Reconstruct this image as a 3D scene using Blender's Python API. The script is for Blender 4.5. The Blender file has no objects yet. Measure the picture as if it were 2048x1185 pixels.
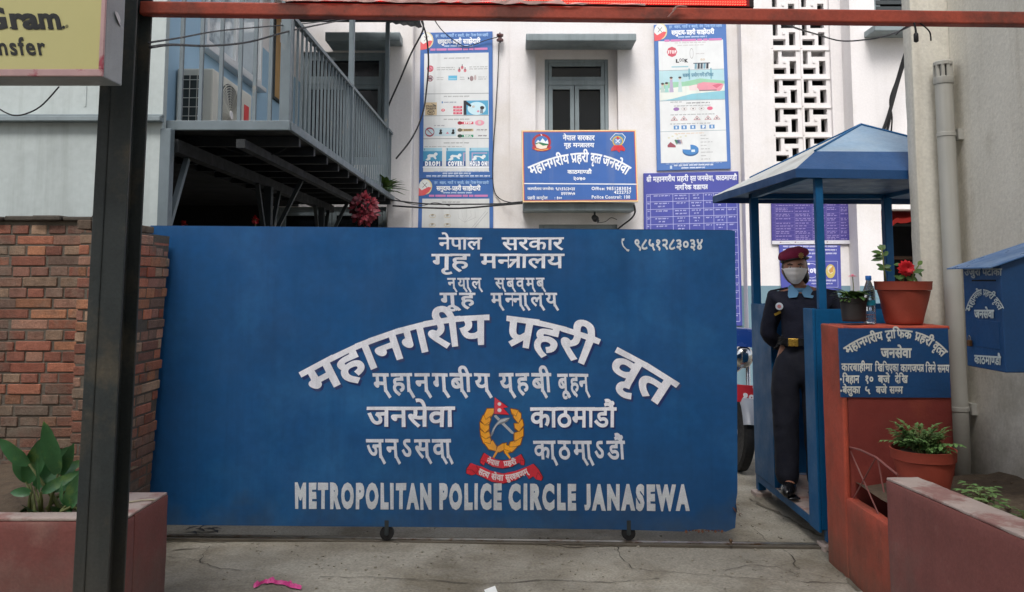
import bpy, bmesh, math, random
import numpy as np
from mathutils import Vector, Matrix, noise
random.seed(7)
R = math.radians
sc = bpy.context.scene
col = sc.collection

# ------------------------------------------------------------------ camera
F, CX, CY, HZ = 1650.0, 1024.0, 417.0, 564.0      # focal length and optical centre in photo pixels, horizon row
PITCH = math.atan2(HZ - CY, F)
EYE = 1.5
cam = bpy.data.cameras.new('camera')
cam.sensor_width = 36.0
cam.lens = F / 2048 * 36
cam.shift_y = -(592.5 - CY) / 2048
cam.clip_end = 500
cam_o = bpy.data.objects.new('camera', cam)
cam_o.location = (0, 0, EYE)
cam_o.rotation_euler = (R(90) + PITCH, 0, 0)
col.objects.link(cam_o)
sc.camera = cam_o

# ------------------------------------------------------------------ sky, sun, exposure
SUN_EL, SUN_AZ = 52.0, 187.0                        # high veiled sun over the street, behind the photographer
w = bpy.data.worlds.new('World')
sc.world = w
w.use_nodes = True
nt = w.node_tree
sky = nt.nodes.new('ShaderNodeTexSky')
sky.sky_type = 'NISHITA'
sky.sun_disc = False
sky.sun_elevation = R(SUN_EL)
sky.sun_rotation = R(SUN_AZ)
sky.air_density = 1.0
sky.dust_density = 3.0
sky.ozone_density = 1.0
hs = nt.nodes.new('ShaderNodeHueSaturation')
hs.inputs['Saturation'].default_value = 0.45        # cloud veil
nt.links.new(sky.outputs[0], hs.inputs['Color'])
bg = nt.nodes['Background']
nt.links.new(hs.outputs[0], bg.inputs[0])
bg.inputs[1].default_value = 0.15
sun = bpy.data.lights.new('sun', 'SUN')
sun.energy = 1.25
sun.angle = R(22)
sun.color = (1.0, 0.985, 0.965)
sun_o = bpy.data.objects.new('sun', sun)
d = Vector((math.sin(R(SUN_AZ)) * math.cos(R(SUN_EL)), math.cos(R(SUN_AZ)) * math.cos(R(SUN_EL)), math.sin(R(SUN_EL))))
sun_o.rotation_euler = (-d).to_track_quat('-Z', 'Y').to_euler()
sun_o.location = (0, -5, 12)
col.objects.link(sun_o)
sc.view_settings.view_transform = 'Standard'
sc.view_settings.look = 'None'
sc.view_settings.gamma = 1
sc.view_settings.exposure = 0.8

# ------------------------------------------------------------------ photo pixel -> real place, at a chosen depth
_cp, _sp = math.cos(PITCH), math.sin(PITCH)
def ray(px, py):
    xc, yc = (px - CX) / F, (CY - py) / F
    return xc, _cp - yc * _sp, _sp + yc * _cp
def P(px, py, Y):
    x, y, z = ray(px, py); t = Y / y
    return Vector((x * t, Y, EYE + z * t))
def PX(px, py, X):
    x, y, z = ray(px, py); t = X / x
    return Vector((X, y * t, EYE + z * t))
def PZ(px, py, Z=0.0):
    x, y, z = ray(px, py); t = (Z - EYE) / z
    return Vector((x * t, y * t, Z))

def lin(*c):
    if len(c) == 1: c = c[0]
    return tuple((v / 255 / 12.92) if v <= 10 else ((v / 255 + .055) / 1.055) ** 2.4 for v in c)

# ------------------------------------------------------------------ materials
def M(name, rgb, rough=.6, metal=0., var=.2, vscale=5., bump=0., bscale=80., rgb2=None, mscale=3., mlo=.5, mhi=.62,
      streak=None, spec=.5, attr=False, fine=0., dirt=None, coat=0.):
    """Principled material with uneven tone; rgb2 = worn or stained patches, streak = vertical run marks, dirt = grime near the ground."""
    m = bpy.data.materials.new(name); m.use_nodes = True
    n, l = m.node_tree.nodes, m.node_tree.links
    b = n['Principled BSDF']
    b.inputs['Roughness'].default_value = rough
    b.inputs['Metallic'].default_value = metal
    b.inputs['Specular IOR Level'].default_value = spec
    b.inputs['Coat Weight'].default_value = coat
    tc = n.new('ShaderNodeTexCoord')
    def noi(scale, detail=5, rough=.6, vec=None):
        t = n.new('ShaderNodeTexNoise'); t.inputs['Scale'].default_value = scale
        t.inputs['Detail'].default_value = detail; t.inputs['Roughness'].default_value = rough
        l.new(vec or tc.outputs['Object'], t.inputs['Vector']); return t.outputs['Fac']
    def ramp(fac, lo, hi, a=0., c=1.):
        r = n.new('ShaderNodeMapRange'); r.inputs['From Min'].default_value = lo; r.inputs['From Max'].default_value = hi
        r.inputs['To Min'].default_value = a; r.inputs['To Max'].default_value = c
        l.new(fac, r.inputs['Value']); return r.outputs[0]
    def mix(fac, a, c, mode='MIX'):
        x = n.new('ShaderNodeMix'); x.data_type = 'RGBA'; x.blend_type = mode
        for s, v in ((x.inputs['Factor'], fac), (x.inputs['A'], a), (x.inputs['B'], c)):
            if isinstance(v, tuple): s.default_value = (*v[:3], 1)
            elif isinstance(v, (int, float)): s.default_value = v
            else: l.new(v, s)
        return x.outputs['Result']
    if attr:
        a = n.new('ShaderNodeAttribute'); a.attribute_name = 'Col'; c = a.outputs['Color']
    else:
        c = lin(rgb)
    if rgb2: c = mix(ramp(noi(mscale, 8, .65), mlo, mhi), c, lin(rgb2))
    if streak:
        mp = n.new('ShaderNodeMapping'); mp.inputs['Scale'].default_value = (7, 7, .35)
        l.new(tc.outputs['Object'], mp.inputs['Vector'])
        c = mix(ramp(noi(1.0, 6, .65, mp.outputs[0]), .5, .78, 0, streak[1]), c, lin(streak[0]))
    if dirt:
        sx = n.new('ShaderNodeSeparateXYZ'); l.new(tc.outputs['Object'], sx.inputs[0])
        ad = n.new('ShaderNodeMath'); ad.operation = 'MULTIPLY_ADD'; ad.inputs[1].default_value = .8
        l.new(noi(4, 6, .7), ad.inputs[0]); l.new(sx.outputs['Z'], ad.inputs[2])
        c = mix(ramp(ad.outputs[0], dirt[1] + .35, dirt[2] + .45, dirt[3], 0), c, lin(dirt[0]))
    f = ramp(noi(vscale, 6, .62), .25, .75, 1 - var, 1 + var)
    cc = n.new('ShaderNodeCombineColor')
    for i in range(3): l.new(f, cc.inputs[i])
    c = mix(1.0, c, cc.outputs[0], 'MULTIPLY')
    if fine:
        g = ramp(noi(bscale * 2.2, 2, .5), .3, .7, 1 - fine, 1 + fine)
        cg = n.new('ShaderNodeCombineColor')
        for i in range(3): l.new(g, cg.inputs[i])
        c = mix(1.0, c, cg.outputs[0], 'MULTIPLY')
    l.new(c, b.inputs['Base Color'])
    l.new(ramp(noi(vscale * 1.7, 4), .3, .7, max(rough - .12, .02), min(rough + .12, 1)), b.inputs['Roughness'])
    if bump:
        bp = n.new('ShaderNodeBump'); bp.inputs['Strength'].default_value = bump; bp.inputs['Distance'].default_value = .01
        l.new(noi(bscale, 6, .65), bp.inputs['Height']); l.new(bp.outputs[0], b.inputs['Normal'])
    return m

def glow(name, rgb, s):
    m = bpy.data.materials.new(name); m.use_nodes = True
    b = m.node_tree.nodes['Principled BSDF']
    b.inputs['Base Color'].default_value = (*lin(rgb), 1)
    b.inputs['Emission Color'].default_value = (*lin(rgb), 1)
    b.inputs['Emission Strength'].default_value = s
    return m

def glass(name, rgb, rough=.06, alpha_mix=0.0):
    m = bpy.data.materials.new(name); m.use_nodes = True
    b = m.node_tree.nodes['Principled BSDF']
    b.inputs['Base Color'].default_value = (*lin(rgb), 1)
    b.inputs['Roughness'].default_value = rough
    b.inputs['Transmission Weight'].default_value = alpha_mix
    b.inputs['IOR'].default_value = 1.45
    return m

# ------------------------------------------------------------------ mesh builder
class MB:
    def __init__(s): s.bm = bmesh.new(); s.cl = None
    def face(s, pts):
        vs = [s.bm.verts.new(p) for p in pts]
        try: return s.bm.faces.new(vs)
        except ValueError: return None
    def hexa(s, v, bev=0., seg=2):
        """eight corners: bottom ring then top ring"""
        vs = [s.bm.verts.new(p) for p in v]
        fs = [s.bm.faces.new([vs[i] for i in q]) for q in ((3, 2, 1, 0), (4, 5, 6, 7), (0, 1, 5, 4), (1, 2, 6, 5), (2, 3, 7, 6), (3, 0, 4, 7))]
        if bev:
            es = list({e for f in fs for e in f.edges})
            bmesh.ops.bevel(s.bm, geom=es, offset=bev, segments=seg, affect='EDGES', profile=.5)
        return s
    def box(s, a, b, bev=0., seg=2):
        x0, x1 = sorted((a[0], b[0])); y0, y1 = sorted((a[1], b[1])); z0, z1 = sorted((a[2], b[2]))
        return s.hexa([(x0, y0, z0), (x1, y0, z0), (x1, y1, z0), (x0, y1, z0), (x0, y0, z1), (x1, y0, z1), (x1, y1, z1), (x0, y1, z1)], bev, seg)
    def bar(s, p0, p1, wd, ht, up=(0, 0, 1), bev=0.):
        p0, p1 = Vector(p0), Vector(p1); dr = (p1 - p0).normalized(); u = Vector(up)
        if abs(dr.dot(u)) > .98: u = Vector((0, 1, 0))
        sd = dr.cross(u).normalized(); u = sd.cross(dr).normalized()
        a, b = sd * wd / 2, u * ht / 2
        return s.hexa([p0 - a - b, p0 + a - b, p1 + a - b, p1 - a - b, p0 - a + b, p0 + a + b, p1 + a + b, p1 - a + b], bev)
    def tube(s, pts, r, n=8, caps=True):
        pts = [Vector(p) for p in pts]
        rs = r if isinstance(r, (list, tuple)) else [r] * len(pts)
        rings = []; ref = None
        for i, p in enumerate(pts):
            t = (pts[min(i + 1, len(pts) - 1)] - pts[max(i - 1, 0)]).normalized()
            if ref is None: ref = t.orthogonal().normalized()
            ref = (ref - t * ref.dot(t))
            ref = ref.normalized() if ref.length > 1e-6 else t.orthogonal().normalized()
            bn = t.cross(ref)
            rings.append([s.bm.verts.new(p + (ref * math.cos(2 * math.pi * k / n) + bn * math.sin(2 * math.pi * k / n)) * rs[i]) for k in range(n)])
        for a, b in zip(rings, rings[1:]):
            for k in range(n): s.bm.faces.new((a[k], a[(k + 1) % n], b[(k + 1) % n], b[k]))
        if caps and n > 2:
            s.bm.faces.new(rings[0][::-1]); s.bm.faces.new(rings[-1])
        return s
    def lathe(s, prof, o=(0, 0, 0), n=24, mod=None, axis=None):
        o = Vector(o); rings = []
        for r, z in prof:
            ring = []
            for k in range(n):
                a = 2 * math.pi * k / n
                rr = r * (mod(a, z) if mod else 1)
                v = Vector((rr * math.cos(a), rr * math.sin(a), z))
                if axis: v = axis @ v
                ring.append(s.bm.verts.new(o + v))
            rings.append(ring)
        for a, b in zip(rings, rings[1:]):
            for k in range(n): s.bm.faces.new((a[k], a[(k + 1) % n], b[(k + 1) % n], b[k]))
        for ring, fl in ((rings[0], True), (rings[-1], False)):
            s.bm.faces.new(ring[::-1] if fl else ring)
        return s
    def ball(s, c, r, sc3=(1, 1, 1), seg=16, rings=10, rot=None):
        mt = Matrix.Translation(c) @ (rot.to_4x4() if rot else Matrix.Identity(4)) @ Matrix.Diagonal((*[r * k for k in sc3], 1))
        bmesh.ops.create_uvsphere(s.bm, u_segments=seg, v_segments=rings, radius=1, matrix=mt); return s
    def prism(s, pts, off):
        """closed outline (3D points in a plane) given thickness by the vector off"""
        off = Vector(off)
        a = [s.bm.verts.new(p) for p in pts]; b = [s.bm.verts.new(Vector(p) + off) for p in pts]
        s.bm.faces.new(a); s.bm.faces.new(b[::-1])
        for i in range(len(a)):
            j = (i + 1) % len(a); s.bm.faces.new((a[j], a[i], b[i], b[j]))
        return s
    def leaf(s, base, dr, ln, wd, up=(0, 0, 1), droop=.3, fold=.15, n=4):
        base, dr, u = Vector(base), Vector(dr).normalized(), Vector(up)
        if abs(dr.dot(u)) > .95: u = Vector((0.3, 1, 0.1)).normalized()
        sd = dr.cross(u).normalized(); u = sd.cross(dr).normalized()
        prev = None
        for i in range(n + 1):
            t = i / n
            c = base + dr * ln * t - u * droop * ln * t * t
            hw = wd * .5 * ((t + .04) ** .62 * (1 - t) ** .85 / .36) if i < n else 0.0
            lft = s.bm.verts.new(c - sd * hw + u * fold * hw); mid = s.bm.verts.new(c); rgt = s.bm.verts.new(c + sd * hw + u * fold * hw)
            if prev:
                s.bm.faces.new((prev[0], prev[1], mid, lft)); s.bm.faces.new((prev[1], prev[2], rgt, mid))
            prev = (lft, mid, rgt)
        return s
    def rough(s, amt=.003, cell=.05, sc=9.):
        """masonry is never dead straight: cut the faces up and knock the surface and its corners about a little"""
        for _ in range(6):
            es = [e for e in s.bm.edges if e.calc_length() > cell]
            if not es or len(s.bm.faces) > 9000: break
            bmesh.ops.subdivide_edges(s.bm, edges=es, cuts=1, use_grid_fill=True)
        s.bm.normal_update()
        for v in s.bm.verts:
            c = v.co; k = noise.noise(c * sc) * .7 + noise.noise(c * sc * 3.1) * .4
            ed = 1 + 2.2 * max(0., noise.noise(c * 5.3 + Vector((7, 1, 3)))) * (1 if v.calc_shell_factor() > 1.15 else 0)
            v.co = c + v.normal * amt * k * ed - (v.normal * amt * 1.6 * (ed - 1))
        return s
    def build(s, name, mat, parent=None, smooth=False, angle=None, fix=True):
        if fix: bmesh.ops.recalc_face_normals(s.bm, faces=s.bm.faces)
        me = bpy.data.meshes.new(name); s.bm.to_mesh(me); s.bm.free()
        if smooth: me.polygons.foreach_set('use_smooth', [True] * len(me.polygons))
        if smooth and angle:
            me.set_sharp_from_angle(angle=R(angle))
        me.materials.append(mat)
        o = bpy.data.objects.new(name, me); col.objects.link(o)
        if parent: adopt(o, parent)
        return o

def rootloc(o):
    v = Vector((0, 0, 0))
    while o: v += Vector(o.location); o = o.parent if o.type == 'EMPTY' else None
    return v
def adopt(o, parent):
    o.parent = parent
    if parent.type == 'EMPTY': o.matrix_parent_inverse = Matrix.Translation(-Vector(parent.location))
def thing(name, label, cat, loc=(0, 0, 0), group=None):
    o = bpy.data.objects.new(name, None); col.objects.link(o); o.location = loc; o.empty_display_size = .1
    return tag(o, label, cat, group)
def tag(o, label, cat, group=None, kind=None):
    o['label'] = label; o['category'] = cat
    if group: o['group'] = group
    if kind: o['kind'] = kind
    return o
def struct(o):
    o['kind'] = 'structure'; return o
def copy_tree(o, parent=None):
    c = o.copy(); col.objects.link(c); c.parent = parent
    for ch in list(o.children): copy_tree(ch, c)
    return c

# ------------------------------------------------------------------ lettering: glyph outlines of Blender's own font, shaped by hand
_gc = {}
_fc = bpy.data.curves.new('letter_shape', 'FONT'); _fo = bpy.data.objects.new('letter_shape', _fc); col.objects.link(_fo)
_fc.resolution_u = 3
def _mesh_of(body, bold):
    _fc.body = body; _fc.bevel_depth = bold; _fc.bevel_resolution = 0
    bpy.context.view_layer.update()
    me = _fo.to_mesh()
    vs = [(v.co.x, v.co.y, v.co.z) for v in me.vertices]; fs = [tuple(p.vertices) for p in me.polygons]
    _fo.to_mesh_clear(); return vs, fs
_dx = None
def glyph(ch, bold):
    global _dx
    k = (ch, bold)
    if k in _gc: return _gc[k]
    if _dx is None: _dx = max(v[0] for v in _mesh_of('।', 0)[0])
    adv = max(v[0] for v in _mesh_of(ch + '।', 0)[0]) - _dx
    if ch == ' ': _gc[k] = ([], [], adv); return _gc[k]
    vs, fs = _mesh_of(ch, bold)
    fs = [f for f in fs if all(vs[i][2] > -1e-6 for i in f)]
    if ch == 'J':                                       # sit the J on the foot line like the painted letters
        lo, hi = min(v[1] for v in vs), max(v[1] for v in vs); vs = [(v[0], -bold + (v[1] - lo) / (hi - lo) * (hi + bold), v[2]) for v in vs]
    _gc[k] = (vs, fs, adv); return _gc[k]
def clip(vs, fs, x):
    bm = bmesh.new(); bv = [bm.verts.new(v) for v in vs]
    for f in fs:
        try: bm.faces.new([bv[i] for i in f])
        except ValueError: pass
    bmesh.ops.bisect_plane(bm, geom=bm.verts[:] + bm.edges[:] + bm.faces[:], plane_co=(x, 0, 0), plane_no=(1, 0, 0), clear_outer=True)
    bm.verts.index_update()
    r = [tuple(v.co) for v in bm.verts], [tuple(v.index for v in f.verts) for f in bm.faces]; bm.free(); return r
def strk(pts, wd):
    vs, fs = [], []
    for i in range(len(pts) - 1):
        a, b = Vector(pts[i]), Vector(pts[i + 1]); dr = (b - a).normalized(); n = Vector((-dr.y, dr.x)) * wd / 2
        a = a - dr * wd * .25; b = b + dr * wd * .25
        k = len(vs); vs += [(*(a - n), .001 * i), (*(b - n), .001 * i), (*(b + n), .001 * i), (*(a + n), .001 * i)]; fs.append((k, k + 1, k + 2, k + 3))
    return vs, fs
CONS = set(chr(c) for c in range(0x915, 0x93a)); MAT = set('ािीुूृेैोौंँ'); STEM = set('खगघचजञणतथधनपबभमयलवशषस')
def shape(word, bold, tails=False, gap=0.):
    """-> list of (verts, faces) in em units and the total width; conjuncts, reph, rakar and short i are put together here"""
    out = []; x = 0.0; i = 0; n = len(word); sw = .075 + 2 * bold
    def put(vs, fs, dx): out.append(([(v[0] + dx, v[1], v[2]) for v in vs], fs))
    while i < n:
        c = word[i]
        if c not in CONS:
            vs, fs, adv = glyph(c, bold); put(vs, fs, x); x += adv + (2.3 * bold + .02 if ord(c) < 128 and c != ' ' else gap); i += 1; continue
        cl = [c]; i += 1
        while i + 1 < n and word[i] == '्' and word[i + 1] in CONS: cl.append(word[i + 1]); i += 2
        end = False
        if i < n and word[i] == '्': end = True; i += 1
        mats = []
        while i < n and word[i] in MAT: mats.append(word[i]); i += 1
        reph = False
        if len(cl) > 1 and cl[0] == 'र': reph = True; cl = cl[1:]
        if 'ि' in mats:
            vs, fs, adv = glyph('ि', bold); put(vs, fs, x); x += adv
        k = 0
        while k < len(cl):
            b = cl[k]; vs, fs, adv = glyph(b, bold)
            if k + 1 < len(cl) and cl[k + 1] == 'र':
                if b == 'त':
                    put(*strk([(-.02, .587), (.42, .587)], sw * .95), x); put(*strk([(.33, .6), (.33, .02)], sw), x)
                    put(*strk([(.33, .36), (.05, .36)], sw * .9), x); put(*strk([(.25, .36), (.04, .06)], sw), x); x += .41
                else:
                    put(vs, fs, x)
                    if b in STEM: put(*strk([(adv - .15, .27), (adv - .45, .03)], sw), x)
                    else: put(*strk([(adv * .3, -.2), (adv * .52, -.02), (adv * .78, -.2)], sw), x)
                    x += adv
                k += 2; continue
            if k + 1 < len(cl):
                if b in STEM: cut = adv - .145
                elif b in 'कफ': cut = adv * .86
                else: cut = None
                if cut: put(*clip(vs, fs, cut), x); x += cut - .01
                else:
                    put(vs, fs, x); put(*strk([(adv - .3, -.03), (adv - .15, -.17)], sw), x); x += adv
            else:
                put(vs, fs, x); x += adv
                if end: put(*strk([(-.16, -.03), (-.02, -.17)], sw), x)
                if tails and (b in STEM or tails == 2): put(*strk([(-.13, .05), (.03, -.2)], sw), x)
            k += 1
        for m in mats:
            if m == 'ि': continue
            vs, fs, adv = glyph(m, bold); put(vs, fs, x); x += max(adv, 0)
            if tails and m == 'ा': put(*strk([(-.1, .05), (.05, -.2)], sw), x)
        x += gap
        if reph: put(*strk([(-.1, .62), (-.17, .74), (-.09, .84), (.0, .79)], sw * .9), x)
    if word and ord(word[-1]) < 128: x -= 2.3 * bold + .02
    return out, x

class Print:
    """flat colour shapes and lettering lying on a real surface: pixel outlines are carried onto that surface by mp"""
    def __init__(s, mp, nrm, lift=.0012):
        s.v, s.f, s.c, s.mp, s.n, s.lift = [], [], [], mp, Vector(nrm), lift
    def add(s, pts, faces, rgb, layer, zs=None):
        k = len(s.v); c = lin(rgb)
        for i, p in enumerate(pts):
            s.v.append(s.mp(*p) + s.n * (s.lift * (layer + 1) + (zs[i] if zs else 0)))
        for f in faces: s.f.append(tuple(j + k for j in f)); s.c.append(c)
    def poly(s, pts, rgb, layer=0): s.add(pts, [tuple(range(len(pts)))], rgb, layer)
    def rect(s, x0, y0, x1, y1, rgb, layer=0): s.poly([(x0, y0), (x1, y0), (x1, y1), (x0, y1)], rgb, layer)
    def disc(s, x, y, rx, ry, rgb, layer=0, n=24): s.poly([(x + rx * math.cos(2 * math.pi * k / n), y + ry * math.sin(2 * math.pi * k / n)) for k in range(n)], rgb, layer)
    def ring(s, x, y, rx, ry, wd, rgb, layer=0, n=28, a0=0, a1=360):
        full = a1 - a0 >= 360; pts = []
        for k in range(n + 1):
            a = R(a0 + (a1 - a0) * k / n); pts += [(x + rx * math.cos(a), y + ry * math.sin(a)), (x + (rx - wd) * math.cos(a), y + (ry - wd) * math.sin(a))]
        s.add(pts, [(2 * k, 2 * k + 2, 2 * k + 3, 2 * k + 1) for k in range(n)], rgb, layer)
    def line(s, pts, wd, rgb, layer=0):
        for i in range(len(pts) - 1):
            a, b = Vector(pts[i]), Vector(pts[i + 1]); dr = (b - a).normalized(); nn = Vector((-dr.y, dr.x)) * wd / 2
            s.poly([tuple(a - nn), tuple(b - nn), tuple(b + nn), tuple(a + nn)], rgb, layer + .04 * i)
    def text(s, word, x0, x1, ytop, ybase, rgb, layer=0, bold=.03, body=.622, curve=None, shear=0., slope=0., tails=False, gap=0., wob=0.):
        """word stretched from x0 to x1; its head line at ytop (or on curve(x)), its foot at ybase (or ytop - ybase below)"""
        items, W = shape(word, bold, tails, gap); W -= gap
        if not items: return
        H = ybase - ytop
        for gi, (vs, fs) in enumerate(items):
            pts, zs = [], []
            for (gx, gy, gz) in vs:
                u = x0 + (x1 - x0) * gx / W; dn = H * (1 - gy / body)
                if curve:
                    yc = curve(u); sl = (curve(u + 2) - curve(u - 2)) / 4; q = math.hypot(1, sl)
                    pts.append((u - sl / q * dn, yc + dn / q))
                else: pts.append((u - shear * (dn - H), ytop + dn + slope * (u - x0)))
                if wob:
                    q_ = Vector((pts[-1][0] / 17, pts[-1][1] / 17, gi * .7)); pts[-1] = (pts[-1][0] + wob * noise.noise(q_), pts[-1][1] + wob * noise.noise(q_ + Vector((9, 4, 0))))
                zs.append(gz * .004 + (gi % 3) * .00022)
            s.add(pts, fs, rgb, layer, zs)
    def dash(s, x0, x1, y, h, rgb, layer=0, gap=.25, wlen=(2.5, 7)):
        """a line of print too small to read"""
        x = x0
        while x < x1:
            e = min(x + random.uniform(*wlen), x1)
            s.rect(x, y - h / 2, e, y - h * .1, rgb, layer)
            k = x
            while k < e - .4:
                s.rect(k, y - h * .1, k + .45, y + h * random.uniform(.2, .5), rgb, layer); k += random.uniform(.8, 1.3)
            x = e + random.uniform(.8, 1.6)
    def build(s, name, mat, parent=None):
        me = bpy.data.meshes.new(name); me.from_pydata([tuple(v) for v in s.v], [], s.f)
        ca = me.color_attributes.new('Col', 'FLOAT_COLOR', 'CORNER')
        buf = np.ones((len(me.loops), 4), np.float32); i = 0
        for p, c in zip(me.polygons, s.c):
            buf[p.loop_start:p.loop_start + p.loop_total, :3] = c
        ca.data.foreach_set('color', buf.ravel())
        bad = [p for p in me.polygons if p.normal.dot(s.n) < 0]
        if bad:
            bm = bmesh.new(); bm.from_mesh(me); bm.faces.ensure_lookup_table()
            bmesh.ops.reverse_faces(bm, faces=[f for f in bm.faces if f.normal.dot(s.n) < 0]); bm.to_mesh(me); bm.free()
        me.materials.append(mat)
        o = bpy.data.objects.new(name, me); col.objects.link(o)
        if parent: adopt(o, parent)
        return o

# ------------------------------------------------------------------ the materials of the place
m_ground = M('concrete_ground', (150, 144, 130), .88, var=.28, vscale=1.3, bump=.45, bscale=35, rgb2=(118, 110, 94), mscale=1.6, mlo=.44, mhi=.62, fine=.2, streak=None)
m_white = M('white_limewash', (222, 218, 217), .85, var=.05, vscale=1.2, bump=.18, bscale=22, rgb2=(205, 198, 190), mscale=.7, mlo=.5, mhi=.75, streak=((160, 152, 144), .14), fine=.03)
m_pane_wall = M('grey_sheet_wall', (176, 184, 182), .7, var=.06, vscale=1.5, bump=.08, bscale=12, streak=((120, 124, 118), .5), fine=.04)
m_oldwall = M('grey_old_plaster', (216, 211, 198), .9, var=.1, vscale=1.6, bump=.35, bscale=26, rgb2=(160, 152, 134), mscale=1.1, mlo=.5, mhi=.68, streak=((140, 122, 92), .35), fine=.07, dirt=((92, 84, 68), .2, .8, .75))
m_dado = M('slate_blue_dado', (112, 140, 152), .7, var=.1, vscale=2, bump=.1)
m_blgrey = M('blue_grey_paint', (126, 137, 140), .55, var=.14, vscale=5, bump=.1, bscale=50, streak=((70, 80, 80), .5))
m_rail = M('rail_blue_grey', (104, 115, 120), .5, var=.14, vscale=7, bump=.06, rgb2=(140, 132, 118), mscale=6, mlo=.62, mhi=.75)
m_darksteel = M('dark_and_shaded_steel', (46, 52, 54), .6, var=.2, vscale=6)  # plain dark steel, also standing in for shade under the balcony
m_shade = M('shade_darkened_steel', (30, 33, 35), .7, var=.25, vscale=6)  # balcony underside: its shade is put into the steel colour
m_dark = M('painted_shade', (26, 27, 29), .9, var=.3, vscale=2)  # near-black colour standing in for the shade inside rooms and openings
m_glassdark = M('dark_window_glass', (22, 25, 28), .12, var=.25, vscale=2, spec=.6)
m_bluewall = M('pale_blue_plaster', (150, 180, 200), .8, var=.06, vscale=1.5, bump=.1)
m_alu = M('aluminium', (206, 208, 208), .4, metal=.2, var=.06)
m_brick = M('handmade_brick', None, .9, var=.22, vscale=22, bump=.7, bscale=70, attr=True, rgb2=(120, 108, 94), mscale=3.2, mlo=.5, mhi=.68, fine=.14, streak=((54, 46, 40), .6), dirt=((84, 76, 64), .3, 1.0, .85))
m_mortar = M('mud_mortar', (96, 88, 78), .95, var=.2, vscale=20, bump=.6, bscale=60)
m_oldpink = M('faded_maroon_paint', (132, 78, 71), .8, var=.16, vscale=3.2, bump=.25, bscale=40, rgb2=(146, 106, 96), mscale=2.2, mlo=.54, mhi=.68, streak=((96, 66, 62), .55), fine=.07, dirt=((108, 96, 86), .0, .35, .8))
m_rim = M('worn_cement_rim', (176, 158, 148), .85, var=.14, vscale=8, bump=.4, bscale=45, rgb2=(150, 112, 104), mscale=5, mlo=.5, mhi=.6)
m_red = M('red_oxide_paint', (178, 76, 54), .78, var=.16, vscale=3.4, bump=.3, bscale=36, rgb2=(140, 66, 48), mscale=2.6, mlo=.5, mhi=.7, streak=((84, 44, 36), .5), fine=.06, dirt=((104, 78, 62), .0, .4, .8))
m_redwall = M('dark_red_paint', (128, 50, 42), .78, var=.18, vscale=4, bump=.25, bscale=40, rgb2=(140, 62, 46), mscale=3, mlo=.55, mhi=.7)
m_soil = M('dry_soil', (92, 78, 62), .98, var=.35, vscale=14, bump=.9, bscale=40)
m_gate = M('gate_blue_paint', (24, 78, 128), .45, var=.15, vscale=2.2, bump=.05, bscale=9, rgb2=(40, 98, 148), mscale=1.3, mlo=.5, mhi=.72, streak=((16, 60, 102), .5), fine=.06, spec=.4, dirt=((74, 84, 88), -.1, .22, .6))
m_bluepaint = M('booth_blue_paint', (16, 84, 130), .5, spec=.25, var=.14, vscale=4, bump=.08, bscale=20, streak=((18, 66, 104), .5), fine=.05)
m_signblue = M('sign_blue_paint', (20, 66, 112), .5, var=.15, vscale=4, bump=.15, bscale=40, fine=.06)
m_print = M('printed_vinyl', None, .45, var=.05, vscale=5, attr=True, fine=.02, streak=((150, 150, 148), .3), bump=.1, bscale=5)
m_handpaint = M('brushed_lettering', None, .55, var=.16, vscale=14, attr=True, fine=.1, streak=((120, 130, 146), .4))
m_rust = M('rusty_red_tube', (168, 72, 52), .62, var=.22, vscale=5, bump=.15, bscale=40, rgb2=(112, 58, 46), mscale=4, mlo=.48, mhi=.62, fine=.1)
m_post = M('black_weathered_steel', (44, 49, 48), .55, var=.3, vscale=4, bump=.2, bscale=40, rgb2=(92, 82, 64), mscale=3.5, mlo=.52, mhi=.75, streak=((92, 90, 84), .4), fine=.12, dirt=((88, 82, 72), .1, .7, .8))
m_black = M('black_rubber', (26, 26, 27), .75, var=.2, vscale=20, bump=.2)
m_cable = M('black_cable', (30, 30, 32), .6, var=.1)
m_steel = M('bare_steel', (150, 146, 138), .4, metal=.8, var=.2, vscale=12, rgb2=(110, 84, 60), mscale=8)
m_pvc = M('grey_plastic_pipe', (176, 174, 166), .5, var=.07, vscale=3, bump=.05, streak=((130, 122, 104), .5), dirt=((110, 100, 84), .4, .8, .6))
m_paleroof = M('sky_paled_roof_sheet', (126, 150, 170), .55, var=.12, vscale=3, bump=.1, bscale=20, rgb2=(144, 160, 172), mscale=2.4, mlo=.45, mhi=.65, fine=.06)  # blue-grey sheet, paled so the base colour carries the mirrored sky
m_galv = M('weathered_galvanised', (184, 186, 182), .5, var=.1, vscale=3, bump=.1, bscale=20, rgb2=(150, 150, 146), mscale=3, fine=.05)
m_lid = M('sky_paled_blue_lid', (70, 110, 158), .35, var=.12, vscale=5, rgb2=(100, 132, 170), mscale=6)  # blue lid with the sky's reflection painted in as paler tones
m_terra = M('terracotta', (150, 62, 44), .7, var=.1, vscale=6, bump=.15, fine=.05)
m_pot = M('black_plastic_pot', (42, 40, 40), .6, var=.12, vscale=8, dirt=None)
m_leaf = M('leaf_green', (66, 96, 48), .5, var=.32, vscale=9, rgb2=(96, 122, 56), mscale=7, spec=.4)
m_leafdark = M('broad_leaf_green', (56, 104, 58), .4, var=.4, vscale=9, rgb2=(104, 132, 60), mscale=7, mlo=.56, mhi=.7, spec=.45)
m_fern = M('fern_green', (100, 136, 74), .6, var=.28, vscale=10, rgb2=(120, 140, 84), mscale=8)
m_stem = M('plant_stem', (104, 110, 62), .7, var=.2)
m_coleus = M('maroon_leaves', (128, 32, 46), .55, var=.4, vscale=12, rgb2=(88, 26, 38), mscale=9)
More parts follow.
